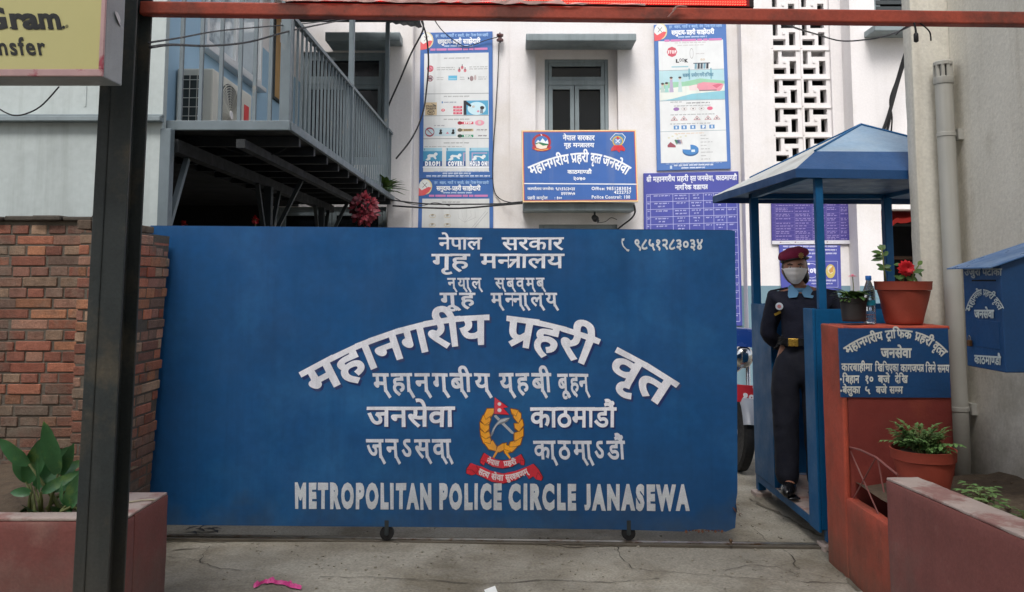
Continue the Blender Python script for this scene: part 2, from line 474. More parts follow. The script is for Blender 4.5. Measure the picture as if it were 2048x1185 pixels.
m_petalred = M('red_petals', (196, 26, 36), .6, var=.2, vscale=20)
m_petalpink = M('pink_petals', (226, 132, 150), .6, var=.15, vscale=20)
m_cream = M('cream_metal', (198, 196, 184), .5, var=.08, vscale=4)
m_wood = M('tan_board', (176, 140, 92), .7, var=.12, vscale=5, bump=.1)
m_sign_yellow = M('yellow_sign_face', (206, 198, 136), .4, var=.05, vscale=2)
m_greymetal = M('grey_box_metal', (150, 158, 160), .5, var=.12, vscale=5, streak=((100, 104, 104), .5), fine=.06)
m_crack = M('dirt_filled_crack', (64, 58, 50), .95, var=.3, vscale=12)
WY = 10.6                                            # face of the police building

# ------------------------------------------------------------------ ground
mb = MB()
rnd = random.Random(3)
xs = [-60, -20, -8] + [-6 + .3 * i for i in range(41)] + [8, 20, 60]
ys = [-40, -8, 0, 2] + [2.4 + .2 * i for i in range(48)] + [14, 20, 60]
grid = [[mb.bm.verts.new((x, y, (noise.noise(Vector((x * .8, y * .8, 2))) * .012 if abs(x) < 7 and 2 < y < 12 else 0))) for x in xs] for y in ys]
for j in range(len(ys) - 1):
    for i in range(len(xs) - 1):
        mb.bm.faces.new((grid[j][i], grid[j][i + 1], grid[j + 1][i + 1], grid[j + 1][i]))
ground = struct(mb.build('ground', m_ground, smooth=True))
# open joints and cracks in the slab, followed across the ground
mb = MB()
def crack(pts, w0):
    pts = [PZ(x, y, 0) for x, y in pts]; fine = []
    for a, b in zip(pts, pts[1:]):
        k = max(2, int((b - a).length / .04))
        for i in range(k): fine.append(a.lerp(b, i / k))
    fine.append(pts[-1]); v = []
    for i, p in enumerate(fine):
        dr = (fine[min(i + 1, len(fine) - 1)] - fine[max(i - 1, 0)]).normalized(); n = Vector((-dr.y, dr.x, 0))
        p = p + n * rnd.uniform(-.012, .012); wv = w0 * rnd.uniform(.1, .6)
        zz = noise.noise(Vector((p.x * .8, p.y * .8, 2))) * .012 + .0045
        v.append((mb.bm.verts.new((p + n * wv) .xy.to_3d() + Vector((0, 0, zz))), mb.bm.verts.new((p - n * wv).xy.to_3d() + Vector((0, 0, zz)))))
    for a, b in zip(v, v[1:]): mb.bm.faces.new((a[0], a[1], b[1], b[0]))
crack([(640, 1157), (760, 1160), (860, 1165), (960, 1172), (1090, 1163), (1200, 1166), (1320, 1158)], .006)
crack([(420, 1092), (408, 1108), (402, 1126), (440, 1140), (520, 1146)], .005)
crack([(336, 1112), (380, 1118), (405, 1126)], .004)
crack([(1235, 1092), (1240, 1112), (1265, 1138), (1420, 1150), (1560, 1160), (1700, 1168)], .005)
crack([(1555, 1090), (1580, 1112), (1598, 1138)], .006)
crack([(1450, 1140), (1500, 1128), (1552, 1134), (1600, 1150)], .004)
crack([(900, 1105), (930, 1120), (905, 1132)], .003)
crack([(1510, 1060), (1545, 1092)], .004)
adopt(struct(mb.build('ground_crack', m_crack)), ground)
mb = MB()                                              # dirt swept up along the rail and against the walls
for k in range(5): crack([(336, 1074 + 2 * k), (520, 1078 + k), (700, 1080 + k), (800, 1086)], .03)
crack([(1040, 1086), (1180, 1090), (1330, 1092)], .022); crack([(1060, 1090), (1150, 1095), (1250, 1093)], .03)
crack([(345, 1100), (372, 1098), (400, 1096)], .02); crack([(1640, 1085), (1660, 1112), (1700, 1160), (1716, 1182)], .025); crack([(1500, 1000), (1560, 1030), (1640, 1075)], .03)
adopt(struct(mb.build('ground_dirt', M('swept_dirt', (104, 96, 82), .95, var=.4, vscale=14))), ground)

# steel guide rail let into the ground for the sliding gate
mb = MB()
a, b = PZ(330, 1076, 0), PZ(1640, 1094, 0)
mb.bar(a + Vector((0, 0, .006)), b + Vector((0, 0, .006)), .03, .02)
gr = mb.build('gate_rail', m_steel)
tag(gr, 'thin steel guide rail set in the concrete under the sliding blue gate', 'rail')
mb = MB()
for sgn in (-1, 1):
    mb.bar(a + Vector((0, .03 * sgn, .0)), b + Vector((0, .03 * sgn, .0)), .028, .02)
mb.build('dirt_groove', M('groove_dirt', (92, 85, 74), .95, var=.35, vscale=5), gr)

# ------------------------------------------------------------------ wall with real openings
def holed_wall(mbx, x0, x1, z0, z1, Y, holes, depth=.25):
    xs = sorted({x0, x1} | {v for h in holes for v in (h[0], h[1]) if x0 < v < x1}); zs = sorted({z0, z1} | {v for h in holes for v in (h[2], h[3]) if z0 < v < z1})
    for i in range(len(xs) - 1):
        for j in range(len(zs) - 1):
            cx, cz = (xs[i] + xs[i + 1]) / 2, (zs[j] + zs[j + 1]) / 2
            if any(h[0] < cx < h[1] and h[2] < cz < h[3] for h in holes): continue
            mbx.face([(xs[i], Y, zs[j]), (xs[i + 1], Y, zs[j]), (xs[i + 1], Y, zs[j + 1]), (xs[i], Y, zs[j + 1])])
    for h in holes:
        a0, a1, c0, c1 = max(h[0], x0), min(h[1], x1), max(h[2], z0), min(h[3], z1); Z = Y + depth
        mbx.face([(a0, Y, c0), (a0, Z, c0), (a0, Z, c1), (a0, Y, c1)]); mbx.face([(a1, Y, c0), (a1, Y, c1), (a1, Z, c1), (a1, Z, c0)])
        mbx.face([(a0, Y, c0), (a1, Y, c0), (a1, Z, c0), (a0, Z, c0)]); mbx.face([(a0, Y, c1), (a0, Z, c1), (a1, Z, c1), (a1, Y, c1)])

def wx(px, py=300): return P(px, py, WY).x
def wz(py): return P(1024, py, WY).z

# ------------------------------------------------------------------ police building at the back of the yard
hall = thing('police_building', 'white plastered building with blue grey windows and a pierced block screen', 'building', (0, WY, 0))
NI = (wx(1071), wx(1236), wz(405), wz(99))            # window niche
LW = (wx(1077), wx(1232), wz(600), wz(450))           # lower window
LT = (wx(1549), wx(1668), wz(338), wz(338) + 5.0)     # screen
DO = (wx(1765, 500), wx(1990, 500), 0.0, wz(419))     # doorway
UW = (wx(1747, 0), wx(1792, 0), wz(48), wz(48) + 1.3) # louvred window
LD = (wx(596), wx(770), wz(330), wz(104))             # door behind the balcony
GW = (-3.05, -1.62, 1.75, wz(414))                    # window under the balcony
mb = MB()
holed_wall(mb, -9, wx(1020), -.02, 8.5, WY, [LD, GW], .2)
w1 = mb.build('wall', m_white, hall)
mb = MB(); Y1 = WY - .06
holed_wall(mb, wx(1020), wx(1480), -.02, 8.5, Y1, [NI, LW], .12)
mb.face([(wx(1020), WY, -.02), (wx(1020), Y1, -.02), (wx(1020), Y1, 8.5), (wx(1020), WY, 8.5)])
mb.build('wall', m_white, hall)
mb = MB(); Y2 = WY - .24
XS = P(1488, 300, Y2).x; XE = P(1698, 300, Y2).x
LT = (P(1549, 300, Y2).x, P(1668, 300, Y2).x, P(1600, 338, Y2).z, 8.3)
holed_wall(mb, XS, XE, -.02, 8.5, Y2, [LT], .3)
mb.face([(XS, Y1, -.02), (XS, Y1, 8.5), (XS, Y2, 8.5), (XS, Y2, -.02)])
mb.build('wall', m_white, hall)
mb = MB(); Y3 = WY - .52
XS3 = P(1709, 300, Y3).x
DO = (P(1765, 500, Y3).x, P(1990, 500, Y3).x, -.02, P(1800, 419, Y3).z); UW = (P(1748, 0, Y3).x, P(1830, 0, Y3).x, P(1760, 48, Y3).z, P(1760, 48, Y3).z + 1.4)
holed_wall(mb, XS3, 11, -.02, 8.5, Y3, [DO, UW], .25)
mb.face([(XS3, Y2, -.02), (XS3, Y2, 8.5), (XS3, Y3, 8.5), (XS3, Y3, -.02)])
mb.face([(XE, Y2, -.02), (XE, Y2, 8.5), (XE + .2, Y2 + .02, 8.5), (XE + .2, Y2 + .02, -.02)])
mb.build('wall', m_white, hall)
mb = MB()                                             # pilaster beside the balcony
xa, xb = P(775, 300, WY - .2).x, P(824, 300, WY - .2).x
mb.box((xa, WY - .2, -.02), (xb, WY + .02, 8.5), .02)
mb.build('pilaster', m_white, hall)
mb = MB()                                             # near-black blocks for unlit rooms behind the openings, and the roof slab
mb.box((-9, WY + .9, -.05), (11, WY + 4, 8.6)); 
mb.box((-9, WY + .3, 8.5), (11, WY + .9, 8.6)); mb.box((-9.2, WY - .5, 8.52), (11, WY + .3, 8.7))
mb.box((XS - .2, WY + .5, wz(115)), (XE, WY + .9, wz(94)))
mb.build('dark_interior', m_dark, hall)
mb = MB(); mb.box((XS + .1, WY + .12, P(1600, 118, WY).z), (XE - .1, WY + .5, P(1600, 96, WY).z)); mb.build('floor_slab', m_white, hall)
mb = MB()                                             # painted dado, a few mm proud of the plaster
zd = P(1600, 572, Y2).z
for a, c in (((XS + .003, Y2 - .005, 0), (XE - .003, Y2 + .01, zd)), ((XS3 + .003, Y3 - .005, 0), (DO[0] - .002, Y3 + .01, zd)), ((wx(1232) + .01, Y1 - .005, 0), (wx(1478), Y1 + .01, zd)), ((xb + .01, WY - .005, 0), (wx(1018), WY + .01, zd))):
    mb = MB(); mb.box(a, c); mb.build('dado', m_dado, hall)
# canopies over and under the window
def ledge(px0, px1, pyt, pyb, dep, Yw):
    b = MB(); Yf = Yw - dep
    p0, p1 = P(px0, pyt, Yf), P(px1, pyb, Yf)
    b.box((p0.x, Yf, p1.z), (p1.x, Yw + .02, p0.z), .012)
    return b.build('ledge', m_blgrey, hall)
ledge(1052, 1273, 67, 82, .4, Y1); ledge(1046, 1270, 406, 422, .34, Y1); ledge(650, 800, 64, 82, .45, WY); ledge(1749, 1860, 49, 62, .3, Y3)
# the small paned window
def window(x0, x1, z0, z1, Y, split=None, transom=None, fw=.055, shutters=True):
    f = MB()
    f.box((x0, Y - .03, z0), (x0 + fw, Y + .05, z1), .006); f.box((x1 - fw, Y - .03, z0), (x1, Y + .05, z1), .006)
    f.box((x0 + fw, Y - .028, z1 - fw), (x1 - fw, Y + .05, z1), .006); f.box((x0 + fw, Y - .028, z0), (x1 - fw, Y + .05, z0 + fw), .006)
    if transom: f.box((x0 + fw, Y - .026, transom - .035), (x1 - fw, Y + .05, transom + .035), .006)
    fr = f.build('window', m_blgrey, hall)
    g = MB()
    g.face([(x0 + .01, Y + .03, z0 + .01), (x1 - .01, Y + .03, z0 + .01), (x1 - .01, Y + .03, z1 - .01), (x0 + .01, Y + .03, z1 - .01)])
    g.build('pane', m_glassdark, fr)
    zt = transom - .035 if transom else z1 - fw
    xs = [x0 + fw, split, x1 - fw] if split else [x0 + fw, x1 - fw]
    for a, b in zip(xs, xs[1:]):
        s = MB(); sw = .055
        a += .004; b -= .004
        s.box((a, Y - .02, z0 + fw), (a + sw, Y + .02, zt), .005); s.box((b - sw, Y - .02, z0 + fw), (b, Y + .02, zt), .005)
        s.box((a + sw, Y - .018, zt - sw), (b - sw, Y + .02, zt), .005); s.box((a + sw, Y - .018, z0 + fw), (b - sw, Y + .02, z0 + fw + sw), .005)
        s.build('sash', m_blgrey, fr)
    if transom:
        s = MB(); sw = .045; a, b = x0 + fw + .004, x1 - fw - .004; c0, c1 = transom + .035, z1 - fw
        s.box((a, Y - .02, c0), (a + sw, Y + .02, c1), .004); s.box((b - sw, Y - .02, c0), (b, Y + .02, c1), .004); s.box((a + sw, Y - .018, c0), (b - sw, Y + .02, c0 + sw), .004); s.box((a + sw, Y - .018, c1 - sw), (b - sw, Y + .02, c1), .004)
        s.build('sash', m_blgrey, fr)
    return fr
Yn = Y1 + .12
mb = MB(); holed_wall(mb, NI[0] - .01, NI[1] + .01, NI[2] - .01, NI[3] + .01, Yn, [(P(1090, 300, Yn).x, P(1218, 300, Yn).x, P(1100, 420, Yn).z, P(1100, 119, Yn).z)], .12)
mb.build('niche', m_white, hall)
window(P(1090, 300, Yn).x, P(1218, 300, Yn).x, P(1100, 420, Yn).z, P(1100, 119, Yn).z, Yn + .04, split=P(1150, 300, Yn).x, transom=P(1100, 165, Yn).z, fw=.045)
window(LW[0], LW[1], LW[2], LW[3], Y1 + .06, split=(LW[0] + LW[1]) / 2)
window(GW[0], GW[1], GW[2], GW[3], WY + .08, split=(GW[0] + GW[1]) / 2)
window(LD[0], LD[1], LD[2], LD[3], WY + .08, split=wx(694), transom=wz(163))
window(UW[0], UW[1], UW[2], UW[3], Y3 + .1)
mb = MB()
for k in range(16): mb.bar((UW[0] + .05, Y3 + .09, UW[2] + .06 + k * .08), (UW[1] - .05, Y3 + .09, UW[2] + .06 + k * .08), .05, .05)
mb.build('louvre', m_darksteel, hall)
# pierced screen of pinwheel blocks
mb = MB(); U = (LT[1] - LT[0]) / 2; nrow = 12
z = LT[2] - .1
br = [0, .08, .30, .38, .46, .60, .66, .88, 1.0]
def solid(u, v):
    """u right, v down inside one block"""
    slots = ((.05, .26, .08, .54), (.38, .86, .06, .28), (.64, .86, .42, .88), (.05, .52, .66, .88))
    return not any(a < u < b and c < v < e for a, b, c, e in slots)
us = sorted({0, .05, .26, .38, .52, .64, .86, 1.0}); vs = sorted({0, .06, .08, .28, .42, .54, .66, .88, 1.0})
top = P(1600, 96, Y2).z
ZT = top + 4 * U
for r in range(nrow):
    for c in range(2):
        ox, oz = LT[0] + c * U, ZT - r * U
        for i in range(len(us) - 1):
            j = 0
            while j < len(vs) - 1:
                if solid((us[i] + us[i + 1]) / 2, (vs[j] + vs[j + 1]) / 2):
                    k = j
                    while k < len(vs) - 1 and solid((us[i] + us[i + 1]) / 2, (vs[k] + vs[k + 1]) / 2): k += 1
                    zb = max(oz - vs[k] * U, LT[2])
                    if oz - vs[j] * U > zb: mb.box((ox + us[i] * U, Y2 + .045, zb), (ox + us[i + 1] * U, Y2 + .13, oz - vs[j] * U))
                    j = k
                else: j += 1
        mb.box((ox + .004, Y2 + .03, max(oz - U + .004, LT[2])), (ox + .03, Y2 + .046, oz - .004)); mb.box((ox + .03, Y2 + .03, oz - .024), (ox + U - .004, Y2 + .046, oz - .004))
        mb.box((ox + .42 * U, Y2 + .034, oz - .5 * U), (ox + .5 * U, Y2 + .046, oz - .42 * U))
bmesh.ops.remove_doubles(mb.bm, verts=mb.bm.verts, dist=1e-5)
mb.build('block_screen', m_white, hall)
# doorway contents: red awning and shelves in the dark
aw = thing('red_awning', 'red cloth awning in the dark doorway beyond the guard booth', 'awning', (DO[0] + .5, Y3 + .5, 0))
mb = MB(); p = [P(1768, 447, Y3 + .3), P(1800, 436, Y3 + .3), P(1880, 432, Y3 + .3)]
rows = []
for i in range(13):
    t = i / 12; q = p[0].lerp(p[1], min(t * 2, 1)) if t < .5 else p[1].lerp(p[2], t * 2 - 1)
    rows.append([q + Vector((0, .0 + .5 * s, .16 * s + .015 * math.sin(i * 1.7))) for s in (0, .5, 1)])
for a, b in zip(rows, rows[1:]):
    for s in range(2): mb.face([a[s], b[s], b[s + 1], a[s + 1]])
for a, b in zip(rows, rows[1:]): mb.face([a[0] - Vector((0, 0, .06)), b[0] - Vector((0, 0, .06)), b[0], a[0]])
mb.build('cloth', M('red_cloth', (206, 52, 44), .8, var=.12), aw)
mb = MB(); mb.bar((DO[0] + .1, Y3 + .8, DO[3] - .14), (DO[1] - .2, Y3 + .8, DO[3] - .14), .03, .03); mb.build('pole', m_darksteel, aw)
mb = MB()
for zz in (.7, 1.25, 1.8): mb.box((DO[0] + .1, Y3 + 1.0, zz), (DO[1] - .1, Y3 + 1.3, zz + .04))
for xx in (DO[0] + .1, DO[1] - .14): mb.box((xx, Y3 + 1.0, 0), (xx + .04, Y3 + 1.3, 1.82))
tag(mb.build('storage_shelf', M('brown_shelf_wood', (84, 62, 48), .8)), 'brown shelf unit standing inside the dark doorway', 'shelf')

# ------------------------------------------------------------------ building on the near side: sheet wall by the street, blue wall along the balcony
side = thing('side_building', 'grey sheet clad wall above the brick wall with a pale blue inner face', 'building', (-4.5, 5.4, 0))
XB = -2.75
mb = MB()
xr = P(322, 330, 5.4).x
mb.box((-9, 5.4, 0), (xr, 5.46, 6.5), .004)
for k in range(9): mb.box((-8.6 + k * .72, 5.394, 2.66), (-8.59 + k * .72, 5.402, 6.4))
mb.build('sheet_wall', m_pane_wall, side)
mb = MB(); z0 = P(100, 243, 5.35).z
mb.box((-9, 5.33, z0), (xr + .01, 5.4, z0 + .03), .004); mb.box((-9, 5.36, z0 + .034), (xr + .01, 5.4, z0 + .05), .003)
mb.build('trim', m_blgrey, side)
zf = 2.53                                             # balcony floor level
zdd = 4.08
mb = MB()
mb.box((XB - .2, 5.47, zf), (XB, WY - .003, zdd), 0); mb.build('wall', m_bluewall, side)
mb = MB(); mb.box((XB - .21, 5.47, zdd), (XB - .004, WY - .003, 7), 0); mb.build('wall', m_white, side)
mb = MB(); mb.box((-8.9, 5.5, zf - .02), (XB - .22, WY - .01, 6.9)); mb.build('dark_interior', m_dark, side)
mb = MB()                                             # open ground floor under it, its deep shade put into near-black walls
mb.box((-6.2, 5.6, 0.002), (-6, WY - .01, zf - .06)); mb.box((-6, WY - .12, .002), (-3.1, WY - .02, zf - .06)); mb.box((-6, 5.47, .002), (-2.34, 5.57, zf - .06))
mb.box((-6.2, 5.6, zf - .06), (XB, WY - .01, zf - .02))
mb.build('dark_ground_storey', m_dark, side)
# sliding window with a metal frame in the blue wall
y0, y1, z0, z1 = 7.15, 8.75, 3.59, 5.0
mb = MB(); X = XB
for a, b in (((X, y0, z0), (X + .05, y0 + .05, z1)), ((X, y1 - .05, z0), (X + .05, y1, z1)), ((X, y0 + .05, z0), (X + .048, y1 - .05, z0 + .06)), ((X, y0 + .05, z1 - .05), (X + .048, y1 - .05, z1)), ((X, (y0 + y1) / 2 - .03, z0 + .06), (X + .045, (y0 + y1) / 2 + .03, z1 - .05))): mb.box(a, b, .004)
wf = mb.build('window', m_alu, side)
mb = MB(); mb.box((X + .005, y0 + .04, z0 + .04), (X + .015, y1 - .04, z1 - .04)); mb.build('pane', M('painted_reflection_glass', (196, 206, 210), .06, var=.2, vscale=2.5, rgb2=(110, 120, 128), mscale=2), wf)  # bright reflection painted into the pane colour
mb = MB(); mb.box((X, y0 - .05, z0 - .05), (X + .09, y1 + .05, z0 - .004), .006); mb.build('sill', m_alu, wf)
# notice board on the blue wall
nb = thing('notice_board', 'tan notice board with dark edge hung on the pale blue wall', 'notice board', (XB, 9.7, 3.6))
mb = MB(); mb.box((XB + .002, 9.3, 3.62), (XB + .03, 10.0, 4.7), .004); mb.build('board', m_wood, nb)
mb = MB(); mb.box((XB + .002, 9.285, 3.59), (XB + .031, 9.3, 4.72)); mb.box((XB + .002, 10.0, 3.59), (XB + .031, 10.015, 4.72)); mb.box((XB + .002, 9.3, 3.59), (XB + .031, 10.0, 3.62)); mb.build('frame', m_darksteel, nb)
for yy, zz in ((9.46, 4.3), (9.75, 4.32), (9.57, 3.95), (9.78, 3.93)): mb = MB(); mb.box((XB + .03, yy, zz), (XB + .033, yy + .16, zz + .24)); mb.build('notice_paper', m_white, nb)

# ------------------------------------------------------------------ balcony
bal = thing('balcony', 'blue grey steel balcony with thin vertical bars over the dark passage', 'balcony', (-2.1, 5.5, zf))
YN, YF, XR, XL = 5.5, WY - .21, -1.515, -2.74
mb = MB()
mb.box((XL, YN, zf), (XR, YF, zf + .05))
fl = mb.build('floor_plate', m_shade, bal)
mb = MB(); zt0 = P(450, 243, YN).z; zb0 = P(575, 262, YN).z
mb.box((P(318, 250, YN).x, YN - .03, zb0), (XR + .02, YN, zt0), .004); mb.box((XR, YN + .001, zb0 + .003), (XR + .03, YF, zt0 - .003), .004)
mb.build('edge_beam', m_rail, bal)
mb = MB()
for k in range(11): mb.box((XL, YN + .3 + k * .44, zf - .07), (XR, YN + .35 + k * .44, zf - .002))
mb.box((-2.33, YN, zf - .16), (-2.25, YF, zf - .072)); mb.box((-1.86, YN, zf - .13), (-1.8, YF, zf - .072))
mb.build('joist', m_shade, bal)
zr = 3.36
mb = MB(); mb.bar((XR - .02, YN + .06, zr - .02), (XR - .02, YF, zr + .02), .04, .03); mb.bar((XL, YN, zr - .02), (XR, YN, zr - .02), .03, .03); mb.build('handrail', m_rail, bal)
for px in (361, 401, 441, 479, 509, 540):
    x = P(px, 200, YN).x; b = MB(); b.box((x - .012, YN - .012, zt0 - .01), (x + .012, YN + .012, 4.9)); b.build('bar', m_rail, bal)
b = MB(); x = P(574, 150, YN + .03).x; b.box((x - .034, YN - .02, zb0 + .02), (x + .034, YN + .048, 5.2), .004); b.build('post', m_rail, bal)
y = YN + .16
while y < YF - .05:
    b = MB(); b.box((XR - .028, y - .008, zf + .05), (XR - .012, y + .008, zr - .01 + (y - YN) * .008)); b.build('baluster', m_rail, bal); y += .126
for px, wv in ((701, .05), (773, .05)):
    t = XR / ((px - CX) / F); yy = t * 1.0; b = MB(); b.box((XR - .045, yy - wv / 2, zf + .04), (XR + .005, yy + wv / 2, 4.75), .004); b.build('post', m_rail, bal)
b = MB()                                              # tin roof over the balcony, its underside in view at the far end
zr0 = P(740, 40, 9.6).z
rowsr = []
for i in range(40):
    x = XL - .2 + i * (P(836, 45, 9.6).x - (XL - .2)) / 39; rowsr.append([Vector((x, yv, zr0 + .3 + .0 * yv + (.018 if i % 2 else 0) - (x - XL) * .16 + (9.6 - yv) * .02)) for yv in (8.7, 10.05)])
for a, c in zip(rowsr, rowsr[1:]): b.face([a[0], c[0], c[1], a[1]])
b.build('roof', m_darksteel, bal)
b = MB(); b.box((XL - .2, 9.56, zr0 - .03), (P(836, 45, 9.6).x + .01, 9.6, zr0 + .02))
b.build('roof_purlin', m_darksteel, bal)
for yv in (5.42, 7.55, 9.68):                          # columns with splayed braces under it
    b = MB(); xx = -2.29 if yv < 6 else -2.24
    b.box((xx - .035, yv - .035, 0), (xx + .035, yv + .035, zf - (.16 if yv > 6 else .02)), .004)
    for sgn in ((-1, 1) if yv > 6 else (1,)): b.bar((xx, yv, 1.75), (xx, yv + .34 * sgn, zf - .17), .035, .035)
    if yv > 6: b.bar((xx, yv, 1.8), (xx + .3, yv, zf - .1), .035, .035)
    b.build('column', m_rail if yv < 6 else m_darksteel, bal)  # far columns coloured darker for the shade under the balcony

# air conditioner standing on the balcony
ac = thing('air_conditioner', 'cream outdoor cooling unit with round fan grille behind the balcony bars', 'air conditioner', (-2.55, 7.1, zf + .05))
xa, xb, ya, yb, za = -2.74, -2.44, 6.62, 7.62, zf + .09
b = MB(); b.box((xa, ya, za), (xb, yb, za + .62), .015); b.build('case', m_cream, ac)
b = MB(); b.box((xa + .03, ya - .004, za + .05), (xb - .08, ya + .01, za + .56)); cl = b.build('coil', M('dark_coil', (50, 56, 54), .7, var=.2), ac)
b = MB()
for k in range(7): b.box((xa + .03, ya - .009, za + .07 + k * .075), (xb - .08, ya - .003, za + .076 + k * .075))
for k in range(3): b.box((xa + .05 + k * .06, ya - .012, za + .05), (xa + .055 + k * .06, ya - .008, za + .56))
b.build('coil_guard', m_cream, ac)
b = MB(); cyc, czc = ya + .4, za + .31
for rr in [.04 + .022 * k for k in range(11)]:
    b.tube([(xb + .012, cyc + rr * math.cos(2 * math.pi * k / 28), czc + rr * math.sin(2 * math.pi * k / 28)) for k in range(29)], .004, 4, False)
for k in range(6):
    a = k * math.pi / 6; b.tube([(xb + .008, cyc - .27 * math.cos(a), czc - .27 * math.sin(a)), (xb + .008, cyc + .27 * math.cos(a), czc + .27 * math.sin(a))], .004, 4)
b.build('fan_grille', m_cream, ac)
b = MB(); b.lathe([(.27, 0), (.27, .003)], (xb + .001, cyc, czc), 28, axis=Matrix.Rotation(R(90), 3, 'Y')); b.build('fan_opening', m_darksteel, ac)
b = MB(); b.lathe([(.04, 0), (.035, .012)], (xb + .01, cyc, czc), 16, axis=Matrix.Rotation(R(90), 3, 'Y')); b.build('fan_hub', m_white, ac)
b = MB(); b.box((xb + .001, yb - .22, za + .33), (xb + .004, yb - .09, za + .49)); b.build('red_label', M('red_label', (204, 44, 44), .5), ac)
b = MB(); b.box((xa + .05, ya + .1, zf + .051), (xb - .02, ya + .16, za - .001)); b.box((xa + .05, yb - .16, zf + .051), (xb - .02, yb - .1, za - .001)); b.build('foot', m_darksteel, ac)
# wrapped pipe dropping down beside it
b = MB(); pts = [P(x, y, 6.75) for x, y in ((362, -10), (358, 40), (357, 80), (356, 120), (352, 160), (349, 190), (347, 212), (356, 226))]
b.tube(pts, .032, 10)
tag(b.build('wrapped_hose', M('wrapped_hose', (190, 182, 164), .8, var=.15, vscale=14, bump=.6, bscale=30), smooth=True), 'cream wrapped pipe hanging down the blue wall next to the cooling unit', 'pipe')

# ------------------------------------------------------------------ boards and posters on the police building
def slab(quad, Y, th, name, mat, parent, bev=.003):
    """a board whose face outline is given in the photo (TL, TR, BR, BL) on the plane Y"""
    b = MB(); f = [P(x, y, Y) for x, y in quad]; k = [p + Vector((0, th, 0)) for p in f]
    b.hexa([f[3], f[2], k[2], k[3], f[0], f[1], k[1], k[0]], bev, 1); return b.build(name, mat, parent)
FRONT = (0, -1, 0)
WHITE, INK, SB = (232, 232, 232), (60, 62, 66), (44, 88, 164)
def quadmap(q, Y):
    """unit square (0..100 across, 0..100 down) carried onto the board outline q in the plane Y"""
    c = [P(x, y, Y) for x, y in q]
    return lambda u, v: (c[0].lerp(c[1], u / 100)).lerp(c[3].lerp(c[2], u / 100), v / 100)
m_board = M('board_blue', (62, 104, 168), .45, var=.1, streak=((96, 120, 160), .4), vscale=3, fine=.03)
m_boardp = M('board_violet_blue', (72, 78, 158), .5, var=.08, vscale=3, fine=.03)
m_boardd = M('board_dark_violet', (64, 56, 130), .5, var=.08, vscale=3, fine=.03)

# main name board below the window
q = [(1043, 261), (1272, 260), (1277, 404), (1045, 405)]
YB = 10.12
sb = thing('name_board', 'blue office name board with orange frame and curved white title under the window', 'sign', (P(1160, 404, YB).x, YB, P(1160, 404, YB).z))
slab(q, YB, .06, 'board', M('board_edge', (150, 130, 104), .6), sb)
pr = Print(lambda x, y: P(x, y, YB), FRONT, .0012)
def inset(q, d): return [(q[0][0] + d, q[0][1] + d), (q[1][0] - d, q[1][1] + d), (q[2][0] - d, q[2][1] - d), (q[3][0] + d, q[3][1] - d)]
pr.poly(inset(q, .3), (240, 208, 156), 0); pr.poly(inset(q, 2.6), (190, 84, 74), 1); pr.poly(inset(q, 4.2), (62, 102, 170), 2)
W = (236, 238, 242); L = 4
pr.text('नेपाल', 1126, 1151, 272, 281, W, L, .03); pr.text('सरकार', 1155, 1189, 272, 281, W, L, .03)
pr.text('गृह', 1128, 1142, 287, 295, W, L, .03); pr.text('मन्त्रालय', 1146, 1188, 287, 295, W, L, .03)
def fit(pts, deg=3):
    xs, ys = zip(*pts); m, s = np.mean(xs), np.ptp(xs); k = np.polyfit((np.array(xs) - m) / s, ys, deg)
    return lambda x: float(np.polyval(k, (x - m) / s))
cv = fit([(1056, 335), (1080, 325), (1104, 316), (1135, 309), (1160, 307), (1182, 308), (1203, 311), (1230, 318), (1248, 326), (1262, 337)])
for wd, a, b in (('महानगरीय', 1056, 1136), ('प्रहरी', 1141, 1177), ('वृत्त', 1182, 1204), ('जनसेवा', 1208, 1262)):
    pr.text(wd, a, b, 0, 17.5, W, L, .03, curve=cv)
pr.text('काठमाण्डौ', 1135, 1183, 341, 348, W, L, .03); pr.text('२०७०', 1146, 1171, 354.5, 361.5, W, L, .03)
pr.poly([(1048, 366.6), (1273, 368), (1273, 370), (1048, 368.6)], W, 3)
pr.text('कार्यालय', 1055, 1083, 376, 380.5, W, L, .02); pr.text('जनसेवा:', 1085, 1108, 376, 380.5, W, L, .02); pr.text('९८५१२८३०३४', 1111, 1150, 375.5, 381, W, L, .03)
pr.text('४२२२७५७', 1122, 1150, 385, 390.5, W, L, .03); pr.text('प्रहरी', 1055, 1070, 394, 399, W, L, .02); pr.text('कन्ट्रोल', 1073, 1095, 394, 399, W, L, .02); pr.text(': १००', 1109, 1124, 394, 399, W, L, .03)
CAP = .69
pr.text('Office:', 1183, 1210, 374.5, 380.5, W, L, .03, CAP); pr.text('9851283034', 1213, 1262, 374.5, 380.5, W, L, .03, CAP); pr.text('4222757', 1228, 1262, 382, 388, W, L, .03, CAP)
pr.text('Police', 1183, 1207, 391.5, 397.5, W, L, .03, CAP); pr.text('Control:', 1210, 1243, 391.5, 397.5, W, L, .03, CAP); pr.text('100', 1247, 1260, 391.5, 397.5, W, L, .03, CAP)
